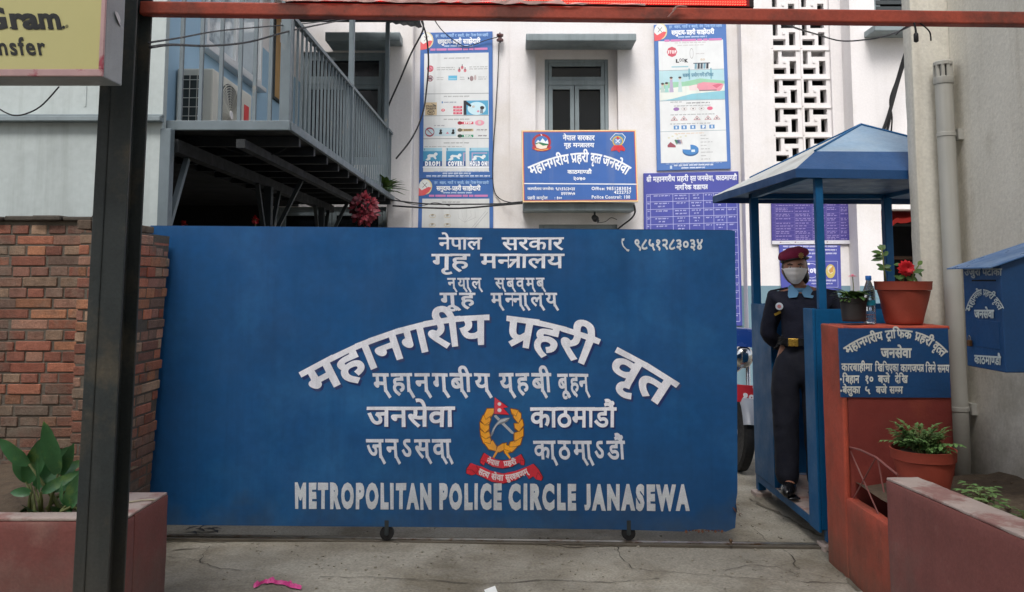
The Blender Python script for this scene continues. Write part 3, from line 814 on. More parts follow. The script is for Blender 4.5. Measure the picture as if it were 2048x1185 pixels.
# state emblem: ring of red flowers, hills, clasped hands
x0, y0 = 1083, 285
pr.ring(x0, y0, 19, 17, 5, (168, 50, 60), 3); pr.disc(x0, y0, 14, 12.5, (70, 120, 180), 3.2)
pr.poly([(1071, 287), (1076, 280), (1080, 284), (1085, 277), (1091, 284), (1095, 280), (1097, 288)], (230, 236, 242), 3.6)
pr.poly([(1070, 287), (1080, 285), (1097, 289), (1094, 293), (1074, 291)], (60, 120, 84), 4); pr.poly([(1071, 290), (1077, 287), (1086, 292), (1095, 291), (1093, 297), (1082, 299), (1073, 296)], (236, 224, 204), 4.4)
pr.poly([(1064, 293), (1072, 297), (1084, 299), (1096, 297), (1103, 292), (1101, 299), (1090, 303), (1076, 303), (1065, 299)], (190, 56, 58), 4.8); pr.poly([(1069, 297), (1083, 300.5), (1097, 297.5), (1096, 300), (1083, 302.5), (1070, 300)], (214, 160, 90), 5)
pr.poly([(1081, 268), (1082, 272), (1085, 271.5)], (240, 240, 240), 5)
# police map emblem
mp = [(1221, 279), (1227, 272), (1231, 268), (1238, 269), (1244, 268.5), (1250, 275), (1248, 281), (1245, 287), (1240, 292), (1229, 291), (1226, 284)]
pr.poly([(x + (x - 1236) * .1, y + (y - 280) * .1) for x, y in mp], (226, 230, 236), 3); pr.poly(mp, (74, 128, 176), 3.3)
pr.ring(1235.5, 283, 11, 10.5, 2.6, (206, 178, 84), 3.7); pr.disc(1235.5, 283, 7, 7, (120, 150, 190), 3.9); pr.poly([(1233, 279), (1234, 273), (1240, 278)], (200, 50, 60), 4.2)
pr.line([(1231, 287), (1240, 279)], 1.3, (232, 232, 236), 4.4); pr.line([(1231, 279), (1240, 287)], 1.3, (232, 232, 236), 4.6)
pr.poly([(1222, 298), (1228, 291), (1244, 291), (1250, 298), (1249, 303), (1240, 301), (1239, 306), (1233, 301), (1222, 303)], (206, 52, 62), 4.9)
pr.build('printed_face', m_print, sb)

LBLUE, PINK = (96, 170, 204), (214, 120, 160)
def poster_head(pr, y0, sx=1.0, second=True):
    """blue heading with crest and printed title; u 0..100, v in the units of the poster"""
    pr.disc(9, y0 + 5.4, 9, 5.6, (222, 208, 160), 1.2); pr.disc(8, y0 + 5.2, 8, 5, (226, 228, 224), 1.4)
    pr.poly([(0, y0 + 6), (4, y0 + 8), (13, y0 + 5.5), (17, y0 + 6), (14, y0 + 9), (8, y0 + 11.5), (0, y0 + 12)], (222, 92, 96), 1.8)
    pr.line([(5, y0 + 2.5), (11, y0 + 6)], .5, (120, 110, 110), 2); pr.line([(11, y0 + 2.5), (5, y0 + 6)], .5, (120, 110, 110), 2.2)
    for wd, a, b in (('हर', 21, 25), ('शहर,', 28, 37), ('गाउँ', 39, 46), ('र', 48, 50), ('बस्ती,', 52, 61), ('सेवा', 63, 68), ('दिन्छ', 70, 77), ('नेपाल', 78, 85), ('प्रहरी', 86, 94)):
        pr.text(wd, a, b, y0 + 1.7, y0 + 3.3, (150, 184, 226), 2.5, .04)
    pr.text('समुदाय-प्रहरी', 24, 57, y0 + 5.2, y0 + 8.0, W, 2.5, .04); pr.text('साझेदारी', 59, 83, y0 + 5.2, y0 + 8.0, W, 2.5, .04)
    pr.dash(33, 73, y0 + 9.9, 1.3, (190, 210, 236), 2.5, wlen=(5, 12))
    x = 14
    for k in (7, 14, 20, 7, 6, 18):
        pr.rect(x, y0 + 11.2, x + k, y0 + 12.7, (206, 128, 178), 2.5); x += k + 1.4
# ---- tall safety poster beside the balcony
YP = WY - .03
q = [(841, 66), (985, 63), (986, 358), (838, 358)]
po = thing('safety_poster', 'tall blue framed safety poster with drop, cover and hold on drawings', 'poster', (P(912, 358, YP).x, YP, P(912, 358, YP).z))
slab(q, YP, .025, 'board', m_board, po)
pr = Print(quadmap(q, YP), FRONT, .0009)
PAN = (214, 216, 216)
poster_head(pr, 0)
pr.rect(5.5, 14.6, 94.5, 95.4, PAN, 1)
for v in (42.2, 57.2, 72.8): pr.rect(5.5, v, 94.5, v + .35, (120, 126, 130), 1.3)
def cap(y): pr.dash(33, 68, y, .9, (150, 150, 150), 1.5, wlen=(4, 9))
for yv in (18.2, 44.4, 60, 76): cap(yv)
def nosign(u, v, r, c=(190, 60, 76)):
    pr.ring(u, v, r, r * .5, r * .16, c, 2.2); pr.line([(u - r * .6, v - r * .3), (u + r * .6, v + r * .3)], r * .1, c, 2.4)
pr.disc(14, 25, 4.4, 2.2, (206, 130, 144), 1.8); nosign(14, 25, 4.4); nosign(14, 31.8, 4.2, (140, 70, 84)); pr.rect(11.5, 31, 16.5, 32.6, (110, 90, 100), 2)
for yv in (24.6, 26): pr.dash(23, 48, yv, .8, (160, 160, 160), 1.5); pr.dash(68, 93, yv - .2, .8, (160, 160, 160), 1.5)
for yv in (31.4, 32.8): pr.dash(23, 33, yv, .8, (170, 170, 170), 1.5); pr.dash(55, 62, yv, .8, (170, 170, 170), 1.5); pr.dash(80, 92, yv, .8, (170, 170, 170), 1.5)
for u, v in ((54, 26.5), (58, 24.6), (62, 26.6)): pr.disc(u, v, 2.0, 1.2, (206, 120, 130), 1.8); pr.rect(u - .5, v - 2.2, u + .5, v, (50, 44, 48), 2)
pr.rect(39, 30, 51, 33.2, (96, 176, 210), 1.7); pr.rect(40, 31.8, 50, 32.6, (150, 200, 220), 1.9)
pr.poly([(66, 31), (68, 32), (66, 33)], INK, 1.8); pr.disc(71, 32.2, 2.6, 1.8, (150, 128, 130), 1.8); pr.disc(76, 31.6, 1.6, 1.8, (186, 170, 168), 1.8)
# stranger danger
pr.rect(7.5, 48.2, 23.5, 57, (206, 184, 148), 1.6); pr.poly([(15, 48.6), (23, 50.4), (21.5, 51)], (56, 52, 48), 1.9)
pr.text('STRANGER', 8.5, 22.5, 50.2, 51.3, (70, 60, 54), 2, .06, CAP); pr.text('DANGER', 9, 22.5, 51.7, 52.9, (60, 52, 46), 2, .06, CAP)
pr.ring(15.5, 55, 5.4, 1.9, .5, (84, 70, 60), 2); pr.text('"NO"', 11.5, 19.5, 54.3, 55.8, (60, 50, 46), 2, .06, CAP)
pr.rect(30, 47.6, 31.8, 48.9, (90, 130, 180), 1.8); pr.dash(33, 50, 48.4, .9, (120, 130, 150), 1.5)
pr.disc(32, 53.6, 2.6, 1.0, (206, 76, 92), 1.8); pr.ring(32, 53.6, 1.5, .6, .3, (240, 220, 220), 2)
for k, v in enumerate((50.9, 53, 55)): pr.rect(46, v, 58, v + 1.5, (206, 74, 98), 1.8); pr.dash(48, 56, v + .75, .7, (240, 210, 218), 2, wlen=(3, 4))
pr.rect(60, 47.2, 93.8, 57, (84, 160, 196), 1.7); pr.disc(78, 52.6, 12.5, 4.4, (196, 224, 232), 1.9); pr.rect(60, 47.2, 64, 57, (44, 44, 52), 2.1)
pr.poly([(63, 47.6), (66, 48.4), (71, 50.4), (69.5, 51.6), (64, 50)], (40, 40, 48), 2.3); pr.disc(73.5, 51.4, 2, .8, (198, 190, 182), 2.5); pr.disc(85.5, 52.2, 2.9, 1.2, (54, 44, 46), 2.5); pr.poly([(83, 53.2), (86.5, 53.2), (87, 56), (82.5, 56)], (128, 138, 148), 2.4); pr.disc(80, 54.6, 1.8, .7, (206, 140, 160), 2.4)
# stop drop roll
pr.rect(6, 65.6, 50, 71.2, (186, 206, 214), 1.6); nosign(14, 68.4, 6.4, (150, 60, 76))
pr.dash(20, 34, 64.2, .8, (140, 140, 150), 1.5)
for u in (29, 46): pr.disc(u, 67.4, 1.6, .8, (36, 36, 40), 1.9); pr.poly([(u - 2.6, 69.4), (u - 1, 67.8), (u + 2, 68.4), (u + 1.6, 70), (u - 2, 70)], (36, 36, 40), 2.1)
pr.poly([(36, 69.6), (38, 68.4), (40.4, 69.6)], (206, 96, 120), 1.9)
for wd, v, c, a in (('STOP', 62.4, (206, 84, 104), (150, 40, 56)), ('DROP', 67.2, (188, 172, 136), (104, 94, 74)), ('ROLL', 71.2, (52, 140, 104), (48, 70, 62))):
    pr.rect(55, v - .8, 73.5, v + .9, c, 1.7); pr.disc(55, v, 3.2, 1.2, a, 1.9); pr.text(wd, 61, 71, v - .55, v + .55, (240, 240, 240) if wd != 'DROP' else (104, 84, 60), 2.2, .08, CAP)
pr.disc(82, 62.4, 6.4, 1.9, (222, 150, 168), 1.8); pr.disc(82, 62.2, 2.2, 1.3, (206, 196, 190), 2); pr.dash(78, 92, 67.4, 1.4, (150, 146, 146), 1.7); pr.dash(80, 93, 71.3, 1.2, (130, 126, 130), 1.7)
# drop, cover, hold on
pr.dash(7, 58, 78.4, .6, (150, 150, 150), 1.5)
for k, (a, b, wd) in enumerate(((5.5, 31, 'DROP!'), (36.5, 63, 'COVER!'), (68, 94.3, 'HOLD ON!'))):
    pr.rect(a, 79.2, b, 91, (70, 148, 186), 1.7); pr.rect(a, 79.2, b, 81.4, (160, 200, 216), 1.9); pr.text(str(k + 1), a + 1, a + 2.4, 79.6, 80.8, (50, 70, 90), 2.1, .05, CAP)
    pr.rect(a, 88.2, b, 91.6, (40, 80, 140), 2.0); pr.text(wd, a + (b - a) * (.1 if k < 2 else .02), b - (b - a) * (.1 if k < 2 else .02), 88.5, 91.1, (240, 242, 246), 2.3, .09, CAP)
    fg = (224, 230, 232); o = a + 3
    if k: pr.poly([(a + 20 * (k == 1) + 3, 88.2), (a + 20 * (k == 1) + 3, 82.4), (b - (k == 2) * 2, 82.4), (b - (k == 2) * 2, 83.2), (a + 20 * (k == 1) + 5, 83.2), (a + 20 * (k == 1) + 5, 88.2)], (176, 160, 190), 2.0)
    pr.disc(o + 14 + 1.4 * k, 83.4 + .8 * k, 2.4, 1.1, fg, 2.3)
    pr.poly([(o, 87.2), (o + 3, 86), (o + 2.4, 84.4 + .4 * k), (o + 5, 83.4 + .5 * k), (o + 13 + k, 83.6 + .7 * k), (o + 15 + k, 86.6), (o + 13.4 + k, 87), (o + 10.5, 85.4), (o + 6.6, 85.6), (o + 7, 87), (o + 3, 87.8)], fg, 2.2)
pr.rect(5, 92, 94.6, 92.7, (232, 234, 238), 1.5)
pr.dash(20, 96, 95.2, .7, (150, 176, 214), 2); pr.dash(32, 70, 96.6, 1.3, (206, 218, 236), 2, wlen=(4, 10)); pr.dash(10, 96, 98.4, 1.4, (206, 218, 236), 2, wlen=(4, 9))
pr.build('printed_face', m_print, po)
# ---- second poster directly under it, running down behind the gate
q = [(838, 359), (986, 359), (987, 640), (832, 640)]
po = thing('safety_poster', 'pale hand drawing poster with blue heading hung directly below the drop and cover poster', 'poster', (P(912, 640, YP).x, YP, P(912, 640, YP).z))
slab(q, YP, .025, 'board', m_board, po)
pr = Print(quadmap(q, YP), FRONT, .0009)
poster_head(pr, 0)
pr.rect(5, 14, 95, 97, (206, 208, 206), 1); pr.dash(32, 56, 16.6, .9, (130, 130, 130), 1.5, wlen=(4, 8))
for u, v in ((19, 26.5), (39, 26.5), (19, 33), (39, 33)): pr.ring(u, v, 4.5, 1.4, .4, (198, 184, 150), 1.6); pr.dash(u - 1.4, u + 1.6, v - .3, 1.8, (130, 120, 100), 1.8)
for u, v in ((53, 24), (58, 22.4), (64, 21.8), (70, 22.4), (76, 23.4)): pr.line([(u, v), (u + 1, v + 4), (62, 31)], .25, (176, 176, 178), 1.5)
pr.line([(72, 37), (93, 23.6)], .35, (150, 150, 156), 1.6); pr.line([(70, 36), (90, 23)], .3, (160, 160, 166), 1.6); pr.dash(75, 90, 36, 1.1, (70, 70, 80), 1.6)
pr.build('printed_face', m_print, po)
# ---- poster with road signs by the block screen
q = [(1308, 50), (1452, 46), (1462, 338), (1314, 342)]
YQ = Y1 - .03
po = thing('traffic_poster', 'tall blue framed road safety poster with family drawing, round signs and pie chart', 'poster', (P(1385, 340, YQ).x, YQ, P(1385, 340, YQ).z))
slab(q, YQ, .025, 'board', M('faded_board_blue', (78, 116, 178), .45, var=.08, vscale=3), po)
pr = Print(quadmap(q, YQ), FRONT, .0009)
poster_head(pr, -.6)
pr.rect(5.5, 11.6, 95, 95, (218, 220, 220), 1)
for v in (31.8, 52.6, 73.6): pr.rect(5.5, v, 95, v + .3, (130, 150, 160), 1.3)
pr.dash(28, 72, 13.2, .8, (186, 180, 180), 1.5); pr.dash(32, 68, 15, .8, (186, 180, 180), 1.5)
pr.disc(24, 19.2, 7.2, 3.6, (196, 84, 100), 1.7, 8); pr.text('STOP', 18.5, 29.5, 18.3, 20.2, (240, 226, 226), 2, .08, CAP)
pr.ring(51, 20.6, 2.6, 3.6, .4, (160, 156, 156), 1.7); pr.dash(57, 69, 21, .9, (190, 186, 186), 1.6)
pr.text('L', 29, 33, 24.5, 26.6, (50, 50, 54), 1.9, .07, CAP); pr.ring(35.4, 25, 1.7, 1.1, .5, (80, 80, 84), 1.9); pr.ring(39, 25, 1.7, 1.1, .5, (80, 80, 84), 1.9); pr.text('K', 41, 45, 24.5, 26.6, (50, 50, 54), 1.9, .07, CAP)
pr.rect(23, 29.2, 46, 30, (146, 190, 200), 1.6); pr.text('GO', 63, 69, 24.4, 25.6, (200, 176, 150), 1.8, .05, CAP)
pr.rect(53, 27.2, 76, 27.8, (64, 76, 88), 1.8)
for u in (55, 59, 63, 67, 71): pr.poly([(u, 27.8), (u + 3, 27.8), (u + 2.6, 31.4), (u - .6, 31.4)], ((70, 84, 96), (120, 160, 176), (60, 58, 66))[int(u) % 3], 1.8)
pr.rect(5.5, 32.2, 95, 52.5, (176, 208, 214), 1.5); pr.poly([(5.5, 45), (14, 40), (40, 40), (62, 38), (95, 40), (95, 44), (50, 43)], (148, 196, 164), 1.7)
pr.poly([(5.5, 52.5), (5.5, 45), (40, 43), (95, 42), (95, 47)], (218, 222, 214), 1.9); pr.poly([(14, 52.5), (50, 48.4), (95, 46.8), (95, 52.5)], (136, 190, 204), 2.1)
pr.rect(46, 31, 48, 38.5, (120, 170, 184), 2); pr.rect(76, 31, 78, 38.5, (120, 170, 184), 2)
for wd, a, b in (('सडक', 38, 48), ('प्रयोग', 50, 60), ('गर्ने', 61, 67), ('तरिका', 68, 80)): pr.text(wd, a, b, 34.6, 36.6, (96, 140, 160), 2.3, .05)
for u, h, c in ((10, 5, (180, 196, 190)), (15.5, 5.4, (150, 196, 190)), (22, 9, (176, 164, 190)), (34, 9, (186, 206, 206))):
    pr.disc(u, 46.6 - h, 1.9, 1.0, (206, 180, 164), 2.5); pr.disc(u, 46 - h, 2.2, .7, (70, 60, 62), 2.7); pr.poly([(u - 1.6, 47.4 - h), (u + 1.6, 47.4 - h), (u + 3, 47), (u - 3, 47)], c, 2.6)
pr.poly([(57, 44), (58, 41.6), (66, 40.6), (90, 41.6), (94, 42.4), (91, 45.6), (88, 47), (60, 46)], (220, 146, 160), 2.5); pr.poly([(46, 43), (57, 42), (57, 46), (47, 46)], (232, 204, 204), 2.4); pr.rect(60, 46, 84, 46.6, (120, 96, 104), 2.7); pr.poly([(78, 43), (86, 42), (92, 42.4), (84, 45)], (206, 104, 126), 2.8)
pr.dash(42, 74, 54.8, 1, (120, 120, 124), 1.6); pr.dash(25, 75, 56.6, .8, (150, 150, 152), 1.6); pr.dash(20, 80, 62.6, .8, (150, 150, 152), 1.6); pr.dash(19, 75, 68.8, .8, (150, 150, 152), 1.6); pr.dash(20, 36, 53.9, .8, (150, 150, 152), 1.6)
for k, u in enumerate((28, 39, 51, 62.5, 74)):
    c = ((150, 110, 168), (196, 186, 186), (196, 186, 186), (190, 180, 182), (214, 104, 132))[k]
    pr.disc(u, 58.6, 4, 1.25, c, 1.8)
    if k not in (0, 4): pr.disc(u, 58.6, 3.3, .95, (220, 218, 216), 2); pr.rect(u - 1, 58.2, u + 1, 59, (100, 96, 100), 2.2)
for u in (25, 38, 56, 71, 83): pr.poly([(u - 5, 66.4), (u, 63.4), (u + 5, 66.4)], (178, 120, 128), 1.8); pr.poly([(u - 3.6, 66), (u, 64), (u + 3.6, 66)], (220, 214, 212), 2); pr.rect(u - 1, 64.9, u + 1, 65.8, (96, 84, 90), 2.2)
for u in (27.5, 38, 50, 64, 76): pr.rect(u - 3.6, 69.8, u + 3.6, 72.4, (88, 136, 188), 1.8); pr.rect(u - 1.2, 70.3, u + 1.2, 71.9, (210, 220, 230), 2)
pr.text('P', 63, 66, 70.2, 72, (230, 236, 242), 2.3, .06, CAP)
pr.dash(25, 65, 75.4, .9, (214, 190, 170), 1.6)
pr.disc(46, 87.4, 11, 3.4, (50, 92, 140), 1.7); pr.disc(46, 86.4, 11, 3.4, (70, 128, 186), 1.9); pr.poly([(46, 86.4), (46, 82.6), (34, 82.6), (34, 86)], (218, 220, 220), 2.1); pr.poly([(33, 82.6), (46, 82.6), (46, 86.4), (34, 85.6)], (218, 220, 220), 2.15)
pr.poly([(15, 83), (19, 80.8), (26, 83.4), (26, 84.6), (15, 84.4)], (150, 76, 90), 1.9)
for k, c in enumerate(((70, 120, 80), (60, 110, 110), (90, 80, 120), (120, 120, 150), (180, 160, 160))): u = 24.5 + k * 1.9; pr.poly([(u, 79.6 + .1 * k), (u + 2, 79.2), (u + 3.2, 81.6), (u + 2.6, 83)], c, 2.1 + .02 * k)
pr.rect(47, 86.4, 52, 88, (206, 220, 230), 2.3)
for k in range(8): pr.dash(60, 68 + 4 * (k % 3), 77 + 2.3 * k, .8, (170, 170, 172), 1.6)
for u, v in ((17, 78), (22, 77), (28, 76), (29, 78.4), (33, 77.6), (40, 77)): pr.disc(u, v, 1.6, .5, (206, 204, 180), 1.6)
pr.dash(12, 88, 95.8, .6, (170, 190, 220), 2); pr.dash(23, 76, 97, 1.3, (220, 228, 240), 2, wlen=(4, 9)); pr.dash(33, 65, 98.8, 1.2, (220, 228, 240), 2, wlen=(5, 10)); pr.rect(17.5, 96.8, 20.5, 99, (190, 206, 224), 2)
pr.build('printed_face', m_print, po)
# ---- service charter table
LW_ = (176, 178, 222)
q = [(1287, 347), (1477, 343), (1485, 652), (1290, 660)]
po = thing('charter_board', 'violet blue table board with white title, partly hidden by the gate and booth roof', 'notice', (P(1385, 655, YQ).x, YQ, P(1385, 655, YQ).z))
slab(q, YQ, .03, 'board', m_boardp, po, .004)
pr = Print(quadmap(q, YQ), FRONT, .0009)
for wd, a, b in (('श्री', 3, 8), ('महानगरीय', 10, 33), ('प्रहरी', 35, 47), ('वृत्त', 49, 55), ('जनसेवा,', 56.5, 74), ('काठमाण्डौ', 76, 98)): pr.text(wd, a, b, 2.6, 5.6, (226, 228, 240), 1.5, .03)
pr.text('नागरिक', 33, 50, 8.4, 11.2, (226, 228, 240), 1.5, .035); pr.text('वडापत्र', 52, 67, 8.4, 11.2, (226, 228, 240), 1.5, .035)
cols = (3, 7, 30.5, 47.5, 62.5, 73, 86.5, 97.5); rows = [13.8 + 4.9 * k for k in range(18)]
for u in cols: pr.rect(u - .25, 13.8, u + .25, rows[-1], LW_, 1.2)
for v in rows: pr.rect(3, v - .17, 97.5, v + .17, LW_, 1.4)
rr = random.Random(5)
for v in rows[:-1]:
    for a, b in zip(cols, cols[1:]):
        wdt = (b - a) * rr.uniform(.45, .8); c = (a + b) / 2
        pr.dash(c - wdt / 2, c + wdt / 2, v + 1.3, .95, (182, 184, 226), 1.5, wlen=(1.5, 4.5))
        if b - a > 12 and rr.random() < .75: wdt *= rr.uniform(.4, .95); pr.dash(c - wdt / 2, c + wdt / 2, v + 3.2, .95, (182, 184, 226), 1.5, wlen=(1.5, 4.5))
pr.build('printed_face', m_print, po)
# ---- second table seen through the booth
YT = Y2 - .03
q = [(1542, 350), (1698, 348), (1700, 488), (1544, 489)]
po = thing('table_poster', 'dark violet poster of close printed rows with a white strip along its foot', 'notice', (P(1620, 488, YT).x, YT, P(1620, 488, YT).z))
slab(q, YT, .025, 'board', m_boardd, po)
pr = Print(quadmap(q, YT), FRONT, .0009)
pr.rect(0, 95, 100, 100, (206, 204, 210), 1)
for u in (10, 29, 54, 70): pr.rect(u, 96.6, u + 2, 98, (130, 96, 110), 1.5); pr.dash(u + 3, u + 14, 97.6, .9, (150, 150, 160), 1.5)
for u in (4.5, 29.5, 52, 58.5, 70, 87): pr.rect(u - .15, 2, u + .15, 94, (120, 108, 170), 1.2)
v = 3
while v < 93:
    pr.rect(1, v - .12, 99, v + .12, (120, 108, 170), 1.2)
    k = rr.choice((1, 1, 2, 3))
    for j in range(k):
        for a, b in ((5.5, 28), (30.5, 51), (53, 58), (59.5, 69), (71, 86), (88.5, 98)):
            if j == 0 or rr.random() < .7: pr.dash(a, b - (b - a) * rr.uniform(0, .35), v + 1.7 + 2.3 * j, 1.3, (160, 146, 200), 1.5, wlen=(2, 5))
    v += 1.6 + 2.4 * k
pr.build('printed_face', m_print, po)
# ---- emergency number poster
q = [(1558, 490), (1681, 491), (1683, 581), (1563, 579)]
po = thing('helpline_poster', 'violet poster with a telephone circle and the number 107 behind the guard', 'poster', (P(1620, 580, YT).x, YT, P(1620, 580, YT).z))
slab(q, YT, .02, 'board', m_boardp, po)
pr = Print(lambda x, y: P(x, y, YT), FRONT, .0009)
for y, a, b in ((494, 1566, 1674), (501, 1566, 1673), (508, 1566, 1673), (515, 1600, 1624)): pr.dash(a, b, y, 4, (196, 196, 226), 1.5, wlen=(9, 16))
for a in ([(1607, 523), (1675, 523)], [(1675, 523), (1676, 575)], [(1676, 575), (1608, 574)], [(1608, 574), (1607, 523)]): pr.line(a, .9, (170, 170, 214), 1.3)
pr.ring(1623, 542, 15, 15, 1.2, (196, 196, 230), 1.5); pr.text('१०७', 1611, 1635, 537, 547.5, (222, 222, 240), 1.8, .06)
pr.poly([(1609, 531), (1613, 527), (1619, 526), (1620, 529.5), (1616, 530), (1612, 534), (1609, 534)], (226, 226, 240), 1.9)
pr.disc(1661, 543, 9.5, 14, (196, 176, 92), 1.5); pr.disc(1661, 540, 6, 8, (214, 204, 176), 1.8); pr.poly([(1657, 541), (1662, 536), (1667, 531), (1666, 544), (1660, 547)], (190, 140, 70), 2)
pr.dash(1609, 1672, 562, 4, (196, 196, 226), 1.5, wlen=(9, 14)); pr.dash(1623, 1665, 568, 3, (190, 190, 220), 1.5, wlen=(7, 10))
pr.build('printed_face', m_print, po)

# ---- small fittings on the facade
ins = thing('cable_insulator', 'small brown reel insulator fixed to the white wall beside the tall poster', 'insulator', P(1000, 76, WY - .1))
b = MB(); c = P(1000, 76, WY - .09); b.lathe([(.02, -.05), (.045, -.045), (.045, -.02), (.024, -.01), (.024, .01), (.045, .02), (.045, .045), (.02, .05)], c, 16); b.build('reel', M('brown_glaze', (92, 62, 60), .3), ins, True, 40)
b = MB(); b.tube([c + Vector((0, 0, -.07)), c + Vector((0, 0, .07))], .008, 6); b.tube([c + Vector((0, 0, .065)), c + Vector((0, .1, .065))], .008, 6); b.build('bracket', m_darksteel, ins)
cc = thing('security_camera', 'small dark round security camera hung under the lower ledge', 'camera', P(1190, 440, Y1 - .16))
c = P(1191, 438, Y1 - .17)
b = MB(); b.tube([c + Vector((-.01, 0, .1)), c + Vector((-.01, 0, .02))], .012, 8); b.lathe([(.035, .095), (.035, .11)], c + Vector((-.01, 0, 0)), 12); b.build('bracket', m_darksteel, cc)
b = MB(); b.ball(c, .042, seg=16); b.lathe([(.03, 0), (.036, .01), (.036, .07), (.03, .075)], c + Vector((.0, -.01, -.01)), 14, axis=Matrix.Rotation(R(70), 3, 'X') @ Matrix.Rotation(R(-20), 3, 'Y')); b.build('housing', m_black, cc, True, 40)
b = MB(); b.lathe([(.018, 0), (.018, .004)], c + Vector((.022, -.08, -.034)), 12, axis=Matrix.Rotation(R(80), 3, 'X')); b.build('lens', m_glassdark, cc)

# ------------------------------------------------------------------ sliding gate
YG = 4.9
gate = thing('sliding_gate', 'large blue painted steel sliding gate with white lettering and a torn lower corner', 'gate', (P(900, 1075, YG).x, YG, 0))
def GP(x, y): return P(x, y, YG)
out = [(300, 453), (1470, 462), (1471, 560), (1474, 700), (1475, 860), (1475, 985), (1472, 1008), (1476, 1022), (1470, 1030), (1473, 1040), (1464, 1046), (1462, 1055), (1450, 1059), (1440, 1063), (1424, 1062), (1404, 1058), (1385, 1060), (1378, 1064), (1250, 1060), (900, 1055), (640, 1053), (300, 1050)]
b = MB()
top = []
for i in range(41):                                    # sheet with slight oil-can waves, edge outline as torn
    pass
NXG, NZG = 130, 34
def gate_edge_bottom(x):
    pts = [(300, 1050), (640, 1053), (900, 1055), (1250, 1060), (1378, 1064), (1385, 1060), (1404, 1058), (1424, 1062), (1440, 1065), (1446, 1061), (1452, 1064), (1458, 1059), (1464, 1061), (1468, 1052), (1470, 1056), (1473, 1048)]
    return float(np.interp(x, [p[0] for p in pts], [p[1] for p in pts]))
def gate_edge_right(y):
    pts = [(462, 1470), (560, 1471), (700, 1474), (985, 1475), (1005, 1472), (1015, 1475), (1030, 1472), (1064, 1470)]
    return float(np.interp(y, [p[0] for p in pts], [p[1] for p in pts]))
def gate_wave(p): return .0016 * noise.noise(Vector((p.x * 1.7, p.z * 1.9, 3.1))) + .0006 * noise.noise(Vector((p.x * 5, p.z * 5, 1.1)))
gr_ = []
for j in range(NZG + 1):
    rowv = []
    for i in range(NXG + 1):
        u, v = i / NXG, j / NZG
        x = 300 + (1470 - 300) * u
        yt = 453 + 9 * (x - 345) / 1125
        yb = gate_edge_bottom(x)
        y = yt + (yb - yt) * v
        if u > .96: x += (gate_edge_right(y) - 1470) * (u - .96) * 25
        p = GP(x, y); p.y += gate_wave(p)
        rowv.append(b.bm.verts.new(p))
    gr_.append(rowv)
for j in range(NZG):
    for i in range(NXG): b.bm.faces.new((gr_[j][i], gr_[j][i + 1], gr_[j + 1][i + 1], gr_[j + 1][i]))
geo = bmesh.ops.extrude_face_region(b.bm, geom=b.bm.faces[:])
bmesh.ops.translate(b.bm, vec=(0, .003, 0), verts=[v for v in geo['geom'] if isinstance(v, bmesh.types.BMVert)])
b.build('sheet', m_gate, gate, True, 30)
b = MB()                                               # frame of angle steel behind the sheet
a0, a1 = GP(300, 458), GP(1466, 467); c0, c1 = GP(300, 1040), GP(1440, 1050)
for p, q_ in ((a0, a1), (c0, c1), (GP(300, 750), GP(1466, 752)), (GP(560, 465), GP(560, 1045)), (GP(860, 465), GP(860, 1045)), (GP(1160, 470), GP(1160, 1050)), (GP(1460, 470), GP(1455, 1035))):
    b.bar(p + Vector((0, .03, 0)), q_ + Vector((0, .03, 0)), .045, .04)
b.build('frame', m_signblue, gate)
b = MB()                                               # rusted shreds at the torn corner
for k in range(9):
    p = GP(1470 + rnd.uniform(-6, 8), 1016 + rnd.uniform(-8, 14)); b.leaf(p, (rnd.uniform(.2, 1), rnd.uniform(-.6, .1), rnd.uniform(-.9, .3)), rnd.uniform(.015, .04), .014, droop=.2)
for k in range(12):
    p = GP(1372 + 6.5 * k, 1060); b.leaf(p + Vector((0, -.001, 0)), (rnd.uniform(-.3, .5), rnd.uniform(-.5, -.1), -1), rnd.uniform(.006, .022), .016, droop=.1)
b.build('rusted_edge', M('rust', (92, 60, 44), .9, var=.3, vscale=30), gate)
for px, py in ((774, 1070), (1257, 1077)):
    c = P(px, py, YG + .02); r = c.z
    r = .04; c.z = r + .014
    b = MB(); b.lathe([(r * .6, -.014), (r, -.012), (r, .012), (r * .6, .014)], c, 20, axis=Matrix.Rotation(R(90), 3, 'X')); w_ = b.build('wheel', m_black, gate, True, 35)
    b = MB(); b.lathe([(.012, -.02), (.012, .02)], c, 10, axis=Matrix.Rotation(R(90), 3, 'X'))
    for sy in (-.021, .017): b.box((c.x - .012, c.y + sy, c.z - .005), (c.x + .012, c.y + sy + .004, c.z + .075))
    b.build('fork', m_darksteel, w_)

# lettering painted on the sheet
def gate_pt(x, y):
    p = GP(x, y); p.y += gate_wave(p) - .0004; return p
pr = Print(gate_pt, FRONT, .0005)
W = (232, 232, 238); SH = (22, 44, 98)
GB = .018; W2_ = (216, 218, 226)
def gl(word, x0, x1, yt, yb, layer=3, **k): pr.text(word, x0, x1, yt, yb, W2_ if 'tails' in k else W, layer, k.pop('bold', GB), wob=.9, **k)
gl('नेपाल', 878, 963, 476, 499); gl('सरकार', 1004, 1126, 476, 500)
gl('गृह', 864, 938, 509, 537); gl('मन्त्रालय', 961, 1127, 509, 536)
N = dict(bold=.024, tails=True, shear=-.06, gap=.15)
gl('नयाल', 896, 963, 557, 577, **N); gl('सबवमब', 991, 1089, 557, 577, **N)
gl('गूह', 882, 950, 587, 612, **N); gl('मन्नालय', 983, 1114, 587, 612, **N)
hd = fit([(602, 745), (662, 714), (717, 692), (778, 665), (849, 643), (915, 634.5), (974, 632), (1020, 635), (1073, 643), (1117, 656), (1196, 678), (1238, 696), (1297, 731), (1352, 766)], 4)
